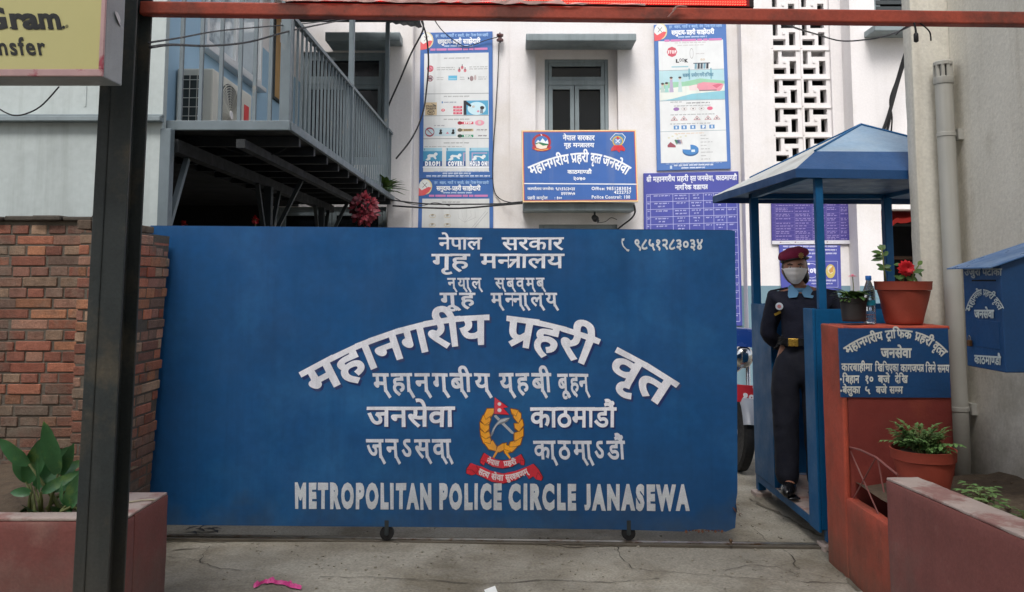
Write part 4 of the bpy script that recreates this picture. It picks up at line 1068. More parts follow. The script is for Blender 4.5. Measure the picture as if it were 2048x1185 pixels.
for dx, dy, c, ly, bo in ((4, 5, SH, .5, .03), (0, 0, W, 3, .03)):
    f = (lambda x, dx=dx, dy=dy: hd(x - dx) + dy)
    for wd, a, e in (('महानगरीय', 602, 974), ('प्रहरी', 1016, 1196), ('वृत', 1237, 1353)):
        pr.text(wd, a + dx, e + dx, 0, 55, c, ly, bo, curve=f, wob=1.1)
gl('महानगबीय', 748, 980, 748, 783, **N); gl('यहबी', 1001, 1103, 748, 783, **N); gl('बूह्न', 1117, 1177, 749, 783, **N)
for dx, dy, c, ly in ((3, 3.5, SH, .5), (0, 0, W, 3)):
    pr.text('जनसेवा', 735 + dx, 908 + dx, 815 + dy, 853 + dy, c, ly, .022, wob=1.); pr.text('काठमाडौं', 1061 + dx, 1231 + dx, 816 + dy, 854 + dy, c, ly, .022, wob=1.)
gl('जनऽसवा', 735, 902, 880, 915, **N); gl('काठमाऽडौं', 1069, 1250, 883, 918, **N)
W = (208, 212, 216)
for wd, a, e in (('METROPOLITAN', 590, 863), ('POLICE', 879, 1002), ('CIRCLE', 1018, 1151), ('JANASEWA', 1173, 1376)):
    s0 = (a - 590) * .0055; pr.text(wd, a, e, 969 + s0, 1013.5 + s0, W, 3, .07, .69, slope=.0055, wob=1.2)
pr.text('९८५१२८३०३४', 1268, 1406, 480, 499, W, 3, .03, wob=.8)
pr.line([(1245, 478), (1244, 485), (1246, 492), (1251, 498), (1256, 501)], 2.6, W, 3); pr.poly([(1243, 478), (1249, 477), (1248, 482), (1244, 483)], W, 3.4); pr.poly([(1253, 498), (1259, 500), (1257, 504), (1252, 502)], W, 3.45)
pr.build('lettering', m_handpaint, gate)

# crest: laurel of wheat, crossed baton and kukri, double pennant, two ribbons
pr = Print(gate_pt, FRONT, .0005)
E_ = lambda pts: [(900 + x / 5.643, 780 + y / 5.643) for x, y in pts]
RED, DK, ORG, DKO = (214, 42, 58), (62, 22, 42), (240, 164, 40), (120, 66, 20)
def outl(pts, g):
    cx_, cy_ = np.mean([p[0] for p in pts]), np.mean([p[1] for p in pts])
    return [(x + (x - cx_) / max(math.hypot(x - cx_, y - cy_), 1) * g, y + (y - cy_) / max(math.hypot(x - cx_, y - cy_), 1) * g) for x, y in pts]
lead = [[(420, 215), (500, 212), (500, 250), (465, 300), (400, 330), (385, 290)], [(375, 290), (440, 300), (460, 330), (440, 390), (390, 400), (350, 350)], [(338, 365), (395, 400), (440, 400), (440, 450), (395, 490), (345, 440)], [(340, 450), (395, 490), (440, 470), (455, 530), (400, 560), (350, 520)], [(348, 525), (410, 555), (450, 540), (470, 590), (440, 615), (380, 600)], [(385, 600), (450, 605), (480, 570), (525, 640), (520, 690), (440, 670)]]
rad = [[(685, 215), (740, 225), (770, 235), (765, 300), (735, 300), (700, 270)], [(760, 235), (800, 270), (800, 340), (770, 375), (725, 320), (715, 300)], [(815, 330), (830, 400), (780, 470), (735, 440), (725, 380), (770, 380)], [(828, 430), (825, 520), (770, 560), (725, 570), (725, 490), (780, 470)], [(815, 540), (790, 620), (720, 650), (660, 640), (680, 590), (720, 580)], [(760, 640), (700, 700), (620, 715), (600, 660), (620, 610), (665, 640)], [(640, 600), (600, 680), (560, 700), (515, 700), (540, 640), (590, 610)]]
for i, l_ in enumerate(lead + rad): pr.poly(E_(outl(l_, 12)), DKO, 1 + .03 * i)
for i, l_ in enumerate(lead + rad): pr.poly(E_(l_), ORG, 2 + .03 * i)
for i, (a, b_, c_) in enumerate((((385, 290), (405, 335), (465, 290)), ((350, 350), (392, 400), (445, 360)), ((345, 430), (395, 490), (440, 440)), ((350, 515), (405, 557), (455, 520)), ((385, 590), (455, 610), (465, 560)), ((700, 260), (745, 300), (765, 240)), ((715, 310), (772, 380), (800, 320)), ((730, 430), (780, 475), (826, 430)), ((725, 490), (725, 590), (800, 540)), ((680, 590), (670, 645), (770, 640)), ((610, 600), (610, 670), (690, 700)))):
    pr.line(E_([a, b_, c_]), .8, DKO, 3.2 + .02 * i)
pr.poly(E_([(520, 690), (480, 760), (500, 770), (540, 700)]), ORG, 3); pr.poly(E_([(620, 715), (670, 780), (690, 770), (650, 710)]), ORG, 3)
pr.poly(E_([(497, 290), (520, 283), (720, 480), (716, 500), (690, 492), (500, 305)]), (178, 180, 184), 3.6)
pr.poly(E_([(455, 520), (480, 440), (510, 390), (560, 330), (620, 315), (680, 315), (650, 355), (600, 380), (540, 395), (505, 440), (490, 490), (470, 525)]), (120, 124, 130), 3.9)
pr.poly(E_([(470, 490), (490, 440), (520, 390), (565, 340), (625, 322), (672, 318), (620, 350), (560, 372), (520, 410), (498, 450)]), (186, 190, 194), 4.1)
fl_ = [(505, 85), (655, 195), (600, 205), (665, 280), (500, 270)]
pr.poly(E_(outl(fl_, 9)), DK, 3.2); pr.poly(E_(fl_), RED, 4.4)
for x, y, r_ in ((558, 160, 20), (558, 230, 23)): pr.disc(900 + x / 5.643, 780 + y / 5.643, r_ / 5.643, r_ / 5.643, (226, 214, 216), 4.8)
rb1 = [(385, 710), (440, 745), (520, 785), (590, 800), (660, 790), (750, 755), (800, 725), (840, 800), (835, 850), (800, 850), (780, 820), (700, 865), (590, 885), (480, 865), (400, 815), (385, 855), (345, 825), (345, 790)]
rb2 = [(235, 825), (300, 850), (370, 870), (450, 910), (600, 945), (740, 915), (860, 870), (940, 835), (1000, 900), (1045, 985), (1030, 1025), (970, 1010), (940, 975), (890, 1005), (850, 950), (740, 1020), (600, 1055), (470, 1035), (370, 985), (290, 950), (240, 965), (185, 940), (190, 890)]
pr.poly(E_(outl(rb2, 9)), DK, 2.6); pr.poly(E_(rb2), RED, 2.8); pr.poly(E_(outl(rb1, 9)), DK, 3.3); pr.poly(E_(rb1), RED, 3.5)
for a in ([(345, 795), (400, 810), (385, 850)], [(800, 850), (790, 790), (835, 800)], [(190, 900), (250, 905), (290, 945)], [(300, 855), (320, 900), (290, 950)], [(890, 1000), (870, 930), (850, 950)], [(1040, 990), (990, 930), (970, 1005)]): pr.line(E_(a), .8, (110, 20, 36), 4.0)
c1_ = fit([(e[0], e[1]) for e in E_([(430, 770), (500, 795), (590, 810), (680, 800), (740, 780)])], 2); c2_ = fit([(e[0], e[1]) for e in E_([(340, 890), (450, 935), (600, 965), (750, 940), (860, 890)])], 2)
e = lambda x: 900 + x / 5.643
for wd, a, z_ in (('नेपाल', 430, 555), ('प्रहरी', 605, 735)): pr.text(wd, e(a), e(z_), 0, 9, (232, 214, 214), 4.5, .04, curve=c1_)
for wd, a, z_ in (('सत्य', 340, 450), ('सेवा', 475, 600), ('सुरक्षणम्', 625, 860)): pr.text(wd, e(a), e(z_), 0, 10.5, (232, 214, 214), 4.5, .04, curve=c2_)
pr.build('painted_crest', m_handpaint, gate)

# ------------------------------------------------------------------ steel post, tube and lit boards over the entrance
YPo = 3.0
post = thing('steel_post', 'black weathered steel post standing in front of the maroon planter', 'post', (P(200, 1000, YPo).x, YPo, 0))
xa_, xb_ = P(203, 150, YPo).x, P(270, 150, YPo).x
X0 = (xa_ + xb_) / 2; hw = (xb_ - xa_) / 2
def pbox(b, x0, x1, y0, y1):
    n0 = len(b.bm.verts); b.box((X0 + x0 * hw, YPo + y0, -.02), (X0 + x1 * hw, YPo + y1, 3.6), .003, 2); b.bm.verts.ensure_lookup_table()
    for v in b.bm.verts[n0:]: v.co.x -= .004 + (2.5 - v.co.z) * .0086      # the post leans a little
for a, e_ in ((0, .011), (.126, .137)):
    b = MB(); pbox(b, -1, 1, a, e_); b.build('flange', m_post, post)
b = MB(); pbox(b, .16, .27, .0112, .1258); b.build('web', m_post, post)
b = MB(); pbox(b, -.36, -.3, -.003, .0); b.build('weld_seam', m_post, post)

YBm = 3.12
beam = None
b = MB(); l0, l1 = P(284, 19, YBm), P(2346, 43.6, YBm); lt = (P(1024, 10, YBm).z - P(1024, 36, YBm).z)
b.bar(l0, l1, .05, lt, bev=.006)
tb = b.build('overhead_tube', m_rust); tag(tb, 'rust red square steel tube running across the entrance from the black post', 'steel tube')

led = thing('led_board', 'black cased scrolling red light board resting on the rust red tube', 'led sign', (0, YBm, P(1000, 12, YBm).z))
xl, xr_ = P(572, 5, YBm).x, P(1505, 5, YBm).x; zl = P(1024, 14, YBm).z; zl = tb.matrix_world @ Vector((0, 0, 0)) and P(1024, 17, YBm).z
b = MB(); tilt = (l1.z - l0.z) / (l1.x - l0.x)
def tl(x): return (x - 0) * tilt
def tbx(b, x0, x1, y0, y1, z0, z1, bev=0): b.hexa([(x0, y0, z0 + tl(x0)), (x1, y0, z0 + tl(x1)), (x1, y1, z0 + tl(x1)), (x0, y1, z0 + tl(x0)), (x0, y0, z1 + tl(x0)), (x1, y0, z1 + tl(x1)), (x1, y1, z1 + tl(x1)), (x0, y1, z1 + tl(x0))], bev)
zb = (l0.z + l1.z) / 2 - tl((l0.x + l1.x) / 2) + lt / 2 + .003
tbx(b, xl, xr_, YBm - .02, YBm + .06, zb, zb + .34, .004); b.build('case', M('black_led_case', (44, 32, 34), .5, var=.15), led)
b = MB(); z0 = P(1200, 8.5, YBm - .03).z - tl(P(1200, 8, YBm).x)
tbx(b, xl + .03, xr_ - .02, YBm - .026, YBm - .021, z0, zb + .32); b.build('screen', glow('led_red_panel', (120, 14, 18), .25), led)
b = MB(); pitch = .0095; nx = int((xr_ - xl - .06) / pitch)
for r_ in range(14):
    for i in range(nx):
        x = xl + .036 + i * pitch; z = z0 + .004 + r_ * pitch + tl(x)
        b.face([(x - .0032, YBm - .029, z - .0022), (x + .0032, YBm - .029, z + .0002), (x + .0032, YBm - .029, z + .0046), (x - .0032, YBm - .029, z + .0022)])
b.build('red_lights', glow('led_red_light', (255, 66, 52), 3.2), led)
b = MB()                                               # torn pale banner strip left on the lower rim
x = xl - .02; prev = None
while x < P(1292, 10, YBm).x:
    lo = zb - .001 + rnd.uniform(-.002, .006); hi = P(1000, 4.5, YBm).z - tl(P(1000, 5, YBm).x) + rnd.uniform(-.006, .004) - (.012 if x > .2 else 0)
    cur = [b.bm.verts.new((x, YBm - .034 + rnd.uniform(-.004, .004), lo + tl(x))), b.bm.verts.new((x, YBm - .032, hi + tl(x)))]
    if prev: b.bm.faces.new((prev[0], cur[0], cur[1], prev[1]))
    prev = cur; x += .03
b.build('torn_strip', M('faded_pink_strip', (206, 168, 160), .7, var=.2, vscale=14), led)
b = MB()
for pts in (((1345, 22), (1352, 14), (1360, 12), (1374, 14)), ((1336, 35), (1344, 26), (1352, 16))): b.tube([P(x, y, YBm - .045) for x, y in pts], .003, 5)
b.build('tape_scrap', m_rim, led)

YL0, YL1 = 2.72, 2.86
box = thing('lightbox_sign', 'yellow faced lightbox with dark lettering at the head of the black post', 'sign', (P(100, 100, YL0).x, YL0, P(100, 150, YL0).z))
xe = P(207, 100, YL0).x; ze = P(100, 153, YL0).z; xw = -2.5; zt = ze + .62
b = MB(); b.box((xw, YL0 + .012, ze), (xe, YL1, zt), .004); b.build('case', m_greymetal, box)
b = MB(); b.box((xw + .01, YL0 + .004, ze + .026), (xe - .016, YL0 + .011, zt - .02)); b.build('face', m_sign_yellow, box)
b = MB(); b.box((xw, YL0, ze + .001), (xe - .001, YL0 + .0118, ze + .025), .002); b.box((xe - .015, YL0, ze + .0255), (xe - .001, YL0 + .0118, zt), .002); b.build('rim', M('pale_pink_rim', (196, 160, 158), .6, var=.15, vscale=10, rgb2=(170, 70, 84), mscale=7, mlo=.55, mhi=.62), box)
b = MB(); b.leaf((xe + .004, YL0 + .06, ze + .24), (0, .8, -.4), .07, .03, up=(1, 0, .2), droop=.1); b.build('peeling_flap', m_alu, box)
pr = Print(lambda x, y: P(x, y, YL0 + .0035), FRONT, .0006)
BK = (36, 36, 34)
for ch, a, e_ in (('G', -34, 18), ('r', 22, 49), ('a', 48, 80), ('m', 80, 125)): pr.text(ch, a, e_, 16, 57, BK, 1, .045, .69, shear=-.2)
pr.disc(127.5, 55, 3, 3, BK, 1)
pr.text('Money', -230, -38, 16, 58, BK, 1, .045, .69, shear=-.22)
for x0, y0 in ((20, 57), (79, 57), (96, 57), (114, 57)): pr.rect(x0, y0 - 2.4, x0 + 12, y0 + .6, BK, 1.6)
pr.ring(134, 53, 3, 3, .7, BK, 1.2); pr.text('R', 132.8, 135.4, 51.2, 54.6, BK, 1.2, .02, .69)
pr.text('nsfer', -2, 93, 76, 110, BK, 1.2, .025, .69, shear=-.2); pr.text('Money Tra', -210, -8, 76, 110, BK, 1.2, .025, .69, shear=-.2)
pr.build('lettering', m_print, box)

# ------------------------------------------------------------------ brick wall and end pier
bw = thing('brick_wall', 'old red brick wall with a projecting end pier beside the gate', 'wall', (-3, 4.6, 0))
rb = random.Random(11)
BR = [(142, 88, 70), (134, 84, 68), (150, 94, 72), (128, 90, 76), (144, 106, 88), (138, 80, 62), (156, 106, 78), (124, 98, 84), (150, 122, 100)]
class Bricks(MB):
    def __init__(s): super().__init__(); s.lay = s.bm.loops.layers.float_color.new('Col')
    def brick(s, a, b_, tone):
        n0 = len(s.bm.faces); a, b_ = Vector(a), Vector(b_)
        j = lambda: rb.uniform(-.0025, .0025)
        s.box((a.x + j(), a.y + j(), a.z + j()), (b_.x + j(), b_.y + j(), b_.z + j()), .0035, 1)
        s.bm.faces.ensure_lookup_table(); c = (*lin(tone), 1)
        for f in s.bm.faces[n0:]:
            for l_ in f.loops: l_[s.lay] = c
    def wall(s, x0, x1, y0, y1, z0, z1, hz=.0585, ln=.205, face='y', ragged=0):
        k = 0; z = z0
        while z < z1 - hz * .6:
            u0, u1 = (x0, x1) if face == 'y' else (y0, y1)
            hd_ = k % 2 if rb.random() < .7 else 0; L_ = ln if not hd_ else ln * .5
            u = u0 - L_ * ((.0, .5, .25, .7, .1, .6)[k % 6] + rb.uniform(-.08, .08))
            while u < u1 - .012:
                a, e_ = max(u, u0), min(u + L_ * rb.uniform(.94, 1.04), u1)
                if u1 - e_ < .03: e_ = u1
                if e_ - a > .02:
                    t = rb.choice(BR); m_ = rb.uniform(.82, 1.12); t = tuple(min(255, v * m_ * (1.22 if face == 'x' else 1)) for v in t)  # side-face bricks lightened in colour, as if catching more light
                    rg = rb.uniform(-ragged, ragged); pr_ = rb.uniform(-.004, .004)
                    if face == 'y': s.brick((a, y0 + pr_, z), (e_ - .009 + (rg if e_ == u1 else 0), y1, z + hz - .009), t)
                    else: s.brick((x0, a, z), (x1 + pr_, e_ - .009 + (rg if e_ == u1 else 0), z + hz - .009), t)
                u = e_ if e_ == u1 else u + L_
            z += hz; k += 1
zw = P(60, 441, 4.6).z; xp0, xp1 = P(153, 600, 4.45).x, -2.045
zp = P(300, 462, 4.5).z
b = Bricks(); b.wall(-5.6, xp0 - .002, 4.6, 4.72, .42, zw); b.build('brickwork', m_brick, bw)
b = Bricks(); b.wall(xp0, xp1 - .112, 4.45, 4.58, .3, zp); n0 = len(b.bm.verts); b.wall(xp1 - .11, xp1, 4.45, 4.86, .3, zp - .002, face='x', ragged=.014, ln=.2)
b.bm.verts.ensure_lookup_table()
for v in b.bm.verts[n0:]: v.co.x += .042 * (v.co.z - .95) + .006 * noise.noise(Vector((0, 0, v.co.z * 3)))
b.build('brickwork', m_brick, bw)
b = MB(); b.box((-5.6, 4.606, 0), (xp0, 4.83, zw - .006)); b.build('mortar', m_mortar, bw)
b = MB(); b.box((xp0 + .006, 4.456, 0), (xp1 - .004, 4.85, zp - .012))
for v in b.bm.verts: v.co.x += .042 * (v.co.z - .95) if v.co.x > xp0 + .1 else 0
b.build('mortar', m_mortar, bw)
b = MB()
x = -5.6
while x < xp0 + .1:
    b.box((x, 4.57 + rb.uniform(-.012, .012), zw - .004), (x + .16, 4.86, zw + .018 + rb.uniform(-.008, .012)), .006, 1); x += .163
b.build('coping', M('dark_mossy_coping', (74, 68, 60), .95, var=.3, vscale=14, bump=.6, bscale=50), bw)
b = Bricks()
for k in range(3): b.brick((xp0 - .01 + .082 * k, 4.44, zp + .004 + rb.uniform(0, .006)), (xp0 + .065 + .082 * k, 4.85, zp + .05 + rb.uniform(-.012, .01)), rb.choice([(116, 96, 80), (132, 90, 70), (96, 80, 66)]))
b.build('coping', m_brick, bw)

# ------------------------------------------------------------------ planter beside the post
pl = thing('planter_box', 'faded maroon masonry planter with a pale worn rim behind the black post', 'planter', (-2.4, 3.6, 0))
XP, YA, YBk, ZT = -1.622, 3.56, 4.0, .512
b = MB()
b.box((-5.6, YA, -.02), (XP, YA + .1, ZT - .012), .012); b.box((XP - .22, YA + .0985, -.021), (XP - .001, YBk, ZT - .0125), .004); b.box((-5.6, YBk - .002, -.02), (-1.9, YBk + .4, .3), .01)
b.rough(.004, .06); b.build('wall', m_oldpink, pl, True, 40)
b = MB(); b.box((-5.6, YA + .002, ZT - .012), (XP - .003, YA + .098, ZT), .004); b.box((XP - .219, YA + .097, ZT - .0125), (XP - .0035, YBk - .003, ZT - .0008), .004); b.rough(.003, .04); b.build('rim', m_rim, pl, True, 40)
b = MB(); n = 26; g_ = []
for j in range(9):
    rowv = []
    for i in range(n + 1):
        x = -5.55 + (XP - .21 + 5.55) * i / n if j < 5 else -5.55 + (-2.03 + 5.55) * i / n; y = YA + .095 + (4.59 - YA - .095) * j / 8
        rowv.append(b.bm.verts.new((x, y, .44 + .03 * noise.noise(Vector((x * 6, y * 6, 0))) + .07 * j / 8)))
    g_.append(rowv)
for j in range(8):
    for i in range(n): b.bm.faces.new((g_[j][i], g_[j][i + 1], g_[j + 1][i + 1], g_[j + 1][i]))
b.build('soil', m_soil, pl, True)
b = MB(); p = PZ(455 / 1.57, 0, 0) if 0 else Vector((-1.72, 3.8, ZT + .004)); b.tube([p, p + Vector((.05, .03, .002)), p + Vector((.1, .045, 0))], .004, 5)
tag(b.build('dry_twig', M('dry_twig', (196, 186, 160), .8)), 'short pale dry twig lying on the rim of the maroon planter', 'twig')
def canna(name, label, base, specs, extra=0, seed=1):
    r_ = random.Random(seed); t = thing(name, label, 'plant', base, None)
    st, lf = MB(), MB()
    for (px, py, Y, ln, wd, ang, dr) in specs:
        tip = P(px, py, Y); bs = Vector(base) + Vector((r_.uniform(-.05, .05), r_.uniform(-.03, .03), 0))
        mid = bs.lerp(tip, .45) + Vector((0, 0, .02)); st.tube([bs, bs.lerp(mid, .6), mid], [.008, .006, .004], 6)
        dv = tip - mid; lf.leaf(mid, dv, dv.length, wd, up=(math.sin(ang) * .6, -1, .5), droop=dr, fold=.3, n=7)
    st.build('stem', m_stem, t, True); lf.build('foliage', m_leafdark, t, True); return t
def broad(name, label, base, specs, seed=1):
    r_ = random.Random(seed); t = thing(name, label, 'plant', base); st, lf = MB(), MB()
    for (sx, sy, tx, ty, Y, wd, tw, dr) in specs:
        s0, tip = P(sx, sy, Y), P(tx, ty, Y - .03); bs = Vector(base) + Vector((r_.uniform(-.07, .07), r_.uniform(-.02, .05), 0))
        st.tube([bs, bs.lerp(s0, .5) + Vector((r_.uniform(-.01, .01), 0, .015)), s0], [.009, .007, .005], 6)
        lf.leaf(s0, tip - s0, (tip - s0).length * 1.18, wd * .66, up=(tw, -1, .35), droop=dr, fold=.35, n=9)
    for k in range(10):
        p = Vector(base) + Vector((r_.uniform(-.12, .14), r_.uniform(-.03, .03), 0)); lf.leaf(p, (r_.uniform(-1, 1), -.3, r_.uniform(.2, 1.2)), r_.uniform(.05, .1), .03, droop=.6, n=4)
    for v in lf.bm.verts: v.co += Vector((noise.noise(v.co * 30), noise.noise(v.co * 27 + Vector((5, 0, 0))), noise.noise(v.co * 29 + Vector((0, 9, 0))))) * .004
    st.build('stem', m_stem, t, True); lf.build('foliage', m_leafdark, t, True); return t
bx = P(85, 1018, 3.84); bx.z = .45
broad('broad_leaf_plant', 'broad leaved green plant with pointed leaves growing in the maroon planter behind the post', tuple(bx), [
    (58, 928, 3, 888, 3.86, .1, -.5, .12), (52, 965, 93, 880, 3.9, .13, .3, .0), (116, 948, 92, 858, 3.82, .11, .1, .0), (122, 950, 143, 898, 3.86, .07, .5, .1), (80, 985, 74, 924, 3.78, .022, 0, 0),
    (88, 975, 150, 925, 3.88, .09, -.3, .2), (84, 985, 140, 950, 3.8, .07, .2, .35), (62, 985, 25, 985, 3.84, .06, -.3, .3), (150, 968, 128, 935, 3.92, .08, .6, .2), (70, 975, 128, 905, 3.94, .12, .1, .05), (60, 965, 30, 915, 3.95, .1, -.2, .1), (100, 980, 160, 960, 3.85, .07, .3, .3)], seed=2)
bx = P(136, 1022, 3.74); bx.z = .45
broad('young_leaf_plant', 'young bright green leaf shoot at the planter rim close to the post', tuple(bx), [(132, 1012, 156, 955, 3.72, .075, .2, .05), (142, 1014, 158, 985, 3.7, .06, 0, .2), (128, 1010, 116, 975, 3.73, .03, -.4, .3)], seed=4)
def weeds(pts, mat=m_leaf, h=.07, seed=5):
    r_ = random.Random(seed); b = MB()
    for p in pts:
        for k in range(9):
            a = r_.uniform(0, 6.28); b.leaf(p + Vector((r_.uniform(-.03, .03), r_.uniform(-.03, .03), 0)), (math.cos(a), math.sin(a), r_.uniform(.4, 1.6)), h * r_.uniform(.5, 1.2), h * .3, droop=.5, n=3)
    return b
b = weeds([Vector((-5.2 + .17 * k, 3.8 + .5 * ((k * 37) % 10) / 10, .46 + .03 * ((k * 37) % 10) / 10)) for k in range(20)])
wd_ = b.build('weeds', m_leaf); wd_['kind'] = 'stuff'; wd_['label'] = 'low green weeds scattered over the planter soil by the brick wall'; wd_['category'] = 'weeds'

# ------------------------------------------------------------------ old plaster wall with the drain pipe
ow = thing('plaster_wall', 'stained grey plaster wall that carries the complaint box and drain pipe', 'wall', (2.5, 4.6, 0))
YW0, XW = 4.62, 2.5
xl_ = P(1832, 300, YW0).x
b = MB(); b.box((xl_, YW0, -.02), (XW + .2, YW0 + .1, 3.9), .006)
b.rough(.004, .12); b.build('end_panel', m_oldwall, ow, True, 40)
b = MB(); b.box((XW, -1.5, -.02), (XW + .25, YW0 - .002, 3.9)); b.build('side_panel', m_oldwall, ow)
dp = thing('drain_pipe', 'pale grey plastic drain pipe with slotted cap clipped to the plaster wall', 'pipe', (P(1905, 700, 4.54).x, 4.54, .45))
YPp = 4.54
pa = P(1889, 150, YPp); pbm = P(1922, 960, YPp); rp = .0465
cap_z = P(1889, 157, YPp).z; xc_ = (pa.x + pbm.x) / 2
b = MB(); b.tube([(xc_, YPp, .3), (xc_, YPp, cap_z)], rp, 24); b.build('tube', m_pvc, dp, True, 40)
b = MB(); b.lathe([(rp + .004, -.035), (rp + .006, -.03), (rp + .006, .004), (rp + .001, .006)], (xc_, YPp, cap_z), 24)
for k in range(9):
    a = 2 * math.pi * k / 9; b.box((xc_ + (rp - .006) * math.cos(a) - .009, YPp + (rp - .006) * math.sin(a) - .006, cap_z), (xc_ + (rp - .006) * math.cos(a) + .009, YPp + (rp - .006) * math.sin(a) + .006, cap_z + .075))
b.lathe([(rp + .003, .072), (rp + .003, .09), (rp - .004, .096)], (xc_, YPp, cap_z), 24); b.build('vent_cap', m_pvc, dp, True, 30)
b = MB(); b.lathe([(rp - .01, .0), (rp - .012, .07)], (xc_, YPp, cap_z), 16); b.build('cap_opening', m_dark, dp)
for py in (270, 818):
    z = P(1900, py, YPp).z; b = MB(); b.lathe([(rp + .001, -.012), (rp + .004, -.01), (rp + .004, .01), (rp + .001, .012)], (xc_, YPp, z), 24)
    b.box((xc_ + rp, YPp - .01, z - .012), (XW, YPp + .01, z + .012)); b.box((XW - .03, YPp - .03, z - .03), (XW - .001, YPp + .03, z + .03)); b.build('clamp', m_pvc, dp, True, 30)

# ------------------------------------------------------------------ red pedestal wall with painted notice
ped = thing('notice_pedestal', 'red oxide masonry pedestal with a blue hand painted notice and low side wall', 'pedestal', (1.95, 4.45, 0))
XA, XZ, YA, YZ = 1.711, 2.28, 4.34, 4.6
zt = P(1780, 653, YA).z
zs = P(1685, 1000, 4.3).z
b = MB(); b.box((XA + .02, YA, -.02), (XZ, YZ, zt), .018, 3)
b.rough(.003, .05); b.build('block', m_redwall, ped, True, 40)
b = MB(); b.box((XA - .004, YA - .005, -.02), (XA + .024, YZ + .004, zt + .001), .009, 3); b.box((XA + .04, YA - .006, zt - .018), (XZ, YZ + .004, zt + .002), .006)
b.rough(.0035, .04); b.build('pier', m_red, ped, True, 40)
b = MB(); b.box((XA - .002, 3.3, -.02), (XA + .06, YA + .002, zs), .012, 2); b.rough(.004, .05); b.build('low_wall', m_red, ped, True, 40)
b = MB(); q1, q2, q3, q4 = P(1677, 657, YA - .008), P(1896, 657, YA - .008), P(1902, 796, YA - .008), P(1682, 795, YA - .008)
b.hexa([q4, q3, q3 + Vector((0, .01, 0)), q4 + Vector((0, .01, 0)), q1, q2, q2 + Vector((0, .01, 0)), q1 + Vector((0, .01, 0))]); b.build('notice_panel', m_signblue, ped)
pr = Print(lambda x, y: P(x, y, YA - .0085), FRONT, .0007)
cvp = fit([(1687, 696), (1700, 689), (1720, 678), (1740, 670), (1762, 663), (1795, 661), (1825, 664), (1850, 670), (1868, 680), (1895, 704)], 4)
W2 = (206, 206, 200)
for wd, a, e_ in (('महानगरीय', 1687, 1763), ('ट्राफिक', 1770, 1824), ('प्रहरी', 1832, 1868), ('वृत्त', 1872, 1895)): pr.text(wd, a, e_, 0, 15.5, W2, 1, .035, curve=cvp)
pr.text('जनसेवा', 1762, 1822, 698, 715, W2, 1, .04)
for wd, a, e_ in (('कारबाहीमा', 1683, 1744), ('खिचिएका', 1750, 1797), ('कागजपत्र', 1801, 1847), ('लिने', 1851, 1871), ('समय', 1875, 1898)): pr.text(wd, a, e_, 728 + (a - 1683) * .014, 742 + (a - 1683) * .014, W2, 1, .03)
for wd, a, e_ in (('बिहान', 1685, 1718), ('१०', 1729, 1747), ('बजे', 1756, 1779), ('देखि', 1790, 1815)): pr.text(wd, a, e_, 752, 766, W2, 1, .035)
for wd, a, e_ in (('बेलुका', 1685, 1720), ('५', 1729, 1740), ('बजे', 1752, 1773), ('सम्म', 1779, 1805)): pr.text(wd, a, e_, 774, 787, W2, 1, .035)
pr.disc(1681.5, 759, 1.9, 2.4, W2, 1); pr.disc(1682, 782, 1.9, 2.4, W2, 1)
pr.build('lettering', m_handpaint, ped)
# wire rods on the low wall
gl_ = thing('rod_railing', 'bent rusty rod railing with a crossed brace on the low red wall', 'railing', (XA + .03, 4.0, zs))
b = MB(); Xr = XA + .03
pts = [PX(x, y, Xr) for x, y in ((1692, 893), (1720, 900), (1752, 915), (1795, 950))]
b.tube(pts, .0055, 6); b.build('top_rod', m_oldpink, gl_)
for a in (((1692, 893), (1697, 1005)), ((1700, 900), (1762, 1040)), ((1752, 915), (1703, 1005)), ((1755, 915), (1768, 985))):
    b = MB(); b.tube([PX(x, y, Xr + .004) for x, y in a], .0038, 6); b.build('rod', m_oldpink, gl_)

# ------------------------------------------------------------------ the other planter
pr2 = thing('planter_box', 'faded maroon masonry planter wall with pale top running beside the red pedestal', 'planter', (1.65, 3.2, 0))
c0 = P(1770, 955, 3.6); XA2 = c0.x; ZT2 = c0.z
wdt = PZ(1835, 952, ZT2).x - PZ(1770, 952, ZT2).x
b = MB()
e0 = PZ(1770, 955, ZT2); e1 = PZ(2075, 1086, ZT2); f0 = PZ(1838, 951, ZT2); f1 = PZ(2290, 1100, ZT2)
dv = (e1 - e0).normalized(); nv = Vector((-dv.y, dv.x, 0)); nv = nv if nv.x > 0 else -nv; th = .15
p0, p1 = e0, e0 + dv * 2.2
b.hexa([Vector((*v.xy, zz)) for zz in (-.02, ZT2 - .01) for v in (p0, p1, p1 + nv * th, p0 + nv * th)], .01); b.rough(.004, .06); b.build('wall', m_oldpink, pr2, True, 40)
b = MB(); b.hexa([Vector((*v.xy, zz)) for zz in (ZT2 - .0102, ZT2) for v in (p0 + (dv + nv) * .004, p1, p1 + nv * (th - .004), p0 + dv * .004 + nv * (th - .004))], .003); b.rough(.003, .04); b.build('rim', m_rim, pr2, True, 40)
b = MB(); g_ = []
for j in range(15):
    y = 2.2 + (YA - 2.2) * j / 14; xs0 = p0.x + .02 + (dv.x / dv.y) * (y - p0.y) if y < 3.6 else XA + .05
    g_.append([b.bm.verts.new((xs0 + (XW - xs0) * i / 12, y, .47 + .035 * noise.noise(Vector((i * .7, y * 5, 0))) + .06 * (i / 12) ** 2)) for i in range(13)])
for j in range(14):
    for i in range(12): b.bm.faces.new((g_[j][i], g_[j][i + 1], g_[j + 1][i + 1], g_[j + 1][i]))
rk = random.Random(8)
for k in range(40):
    x, y = rk.uniform(1.95, 2.48), rk.uniform(3.3, 4.3); b.ball((x, y, .49 + .05 * (x - 1.95)), rk.uniform(.008, .022), (1, 1, .7), 6, 4)
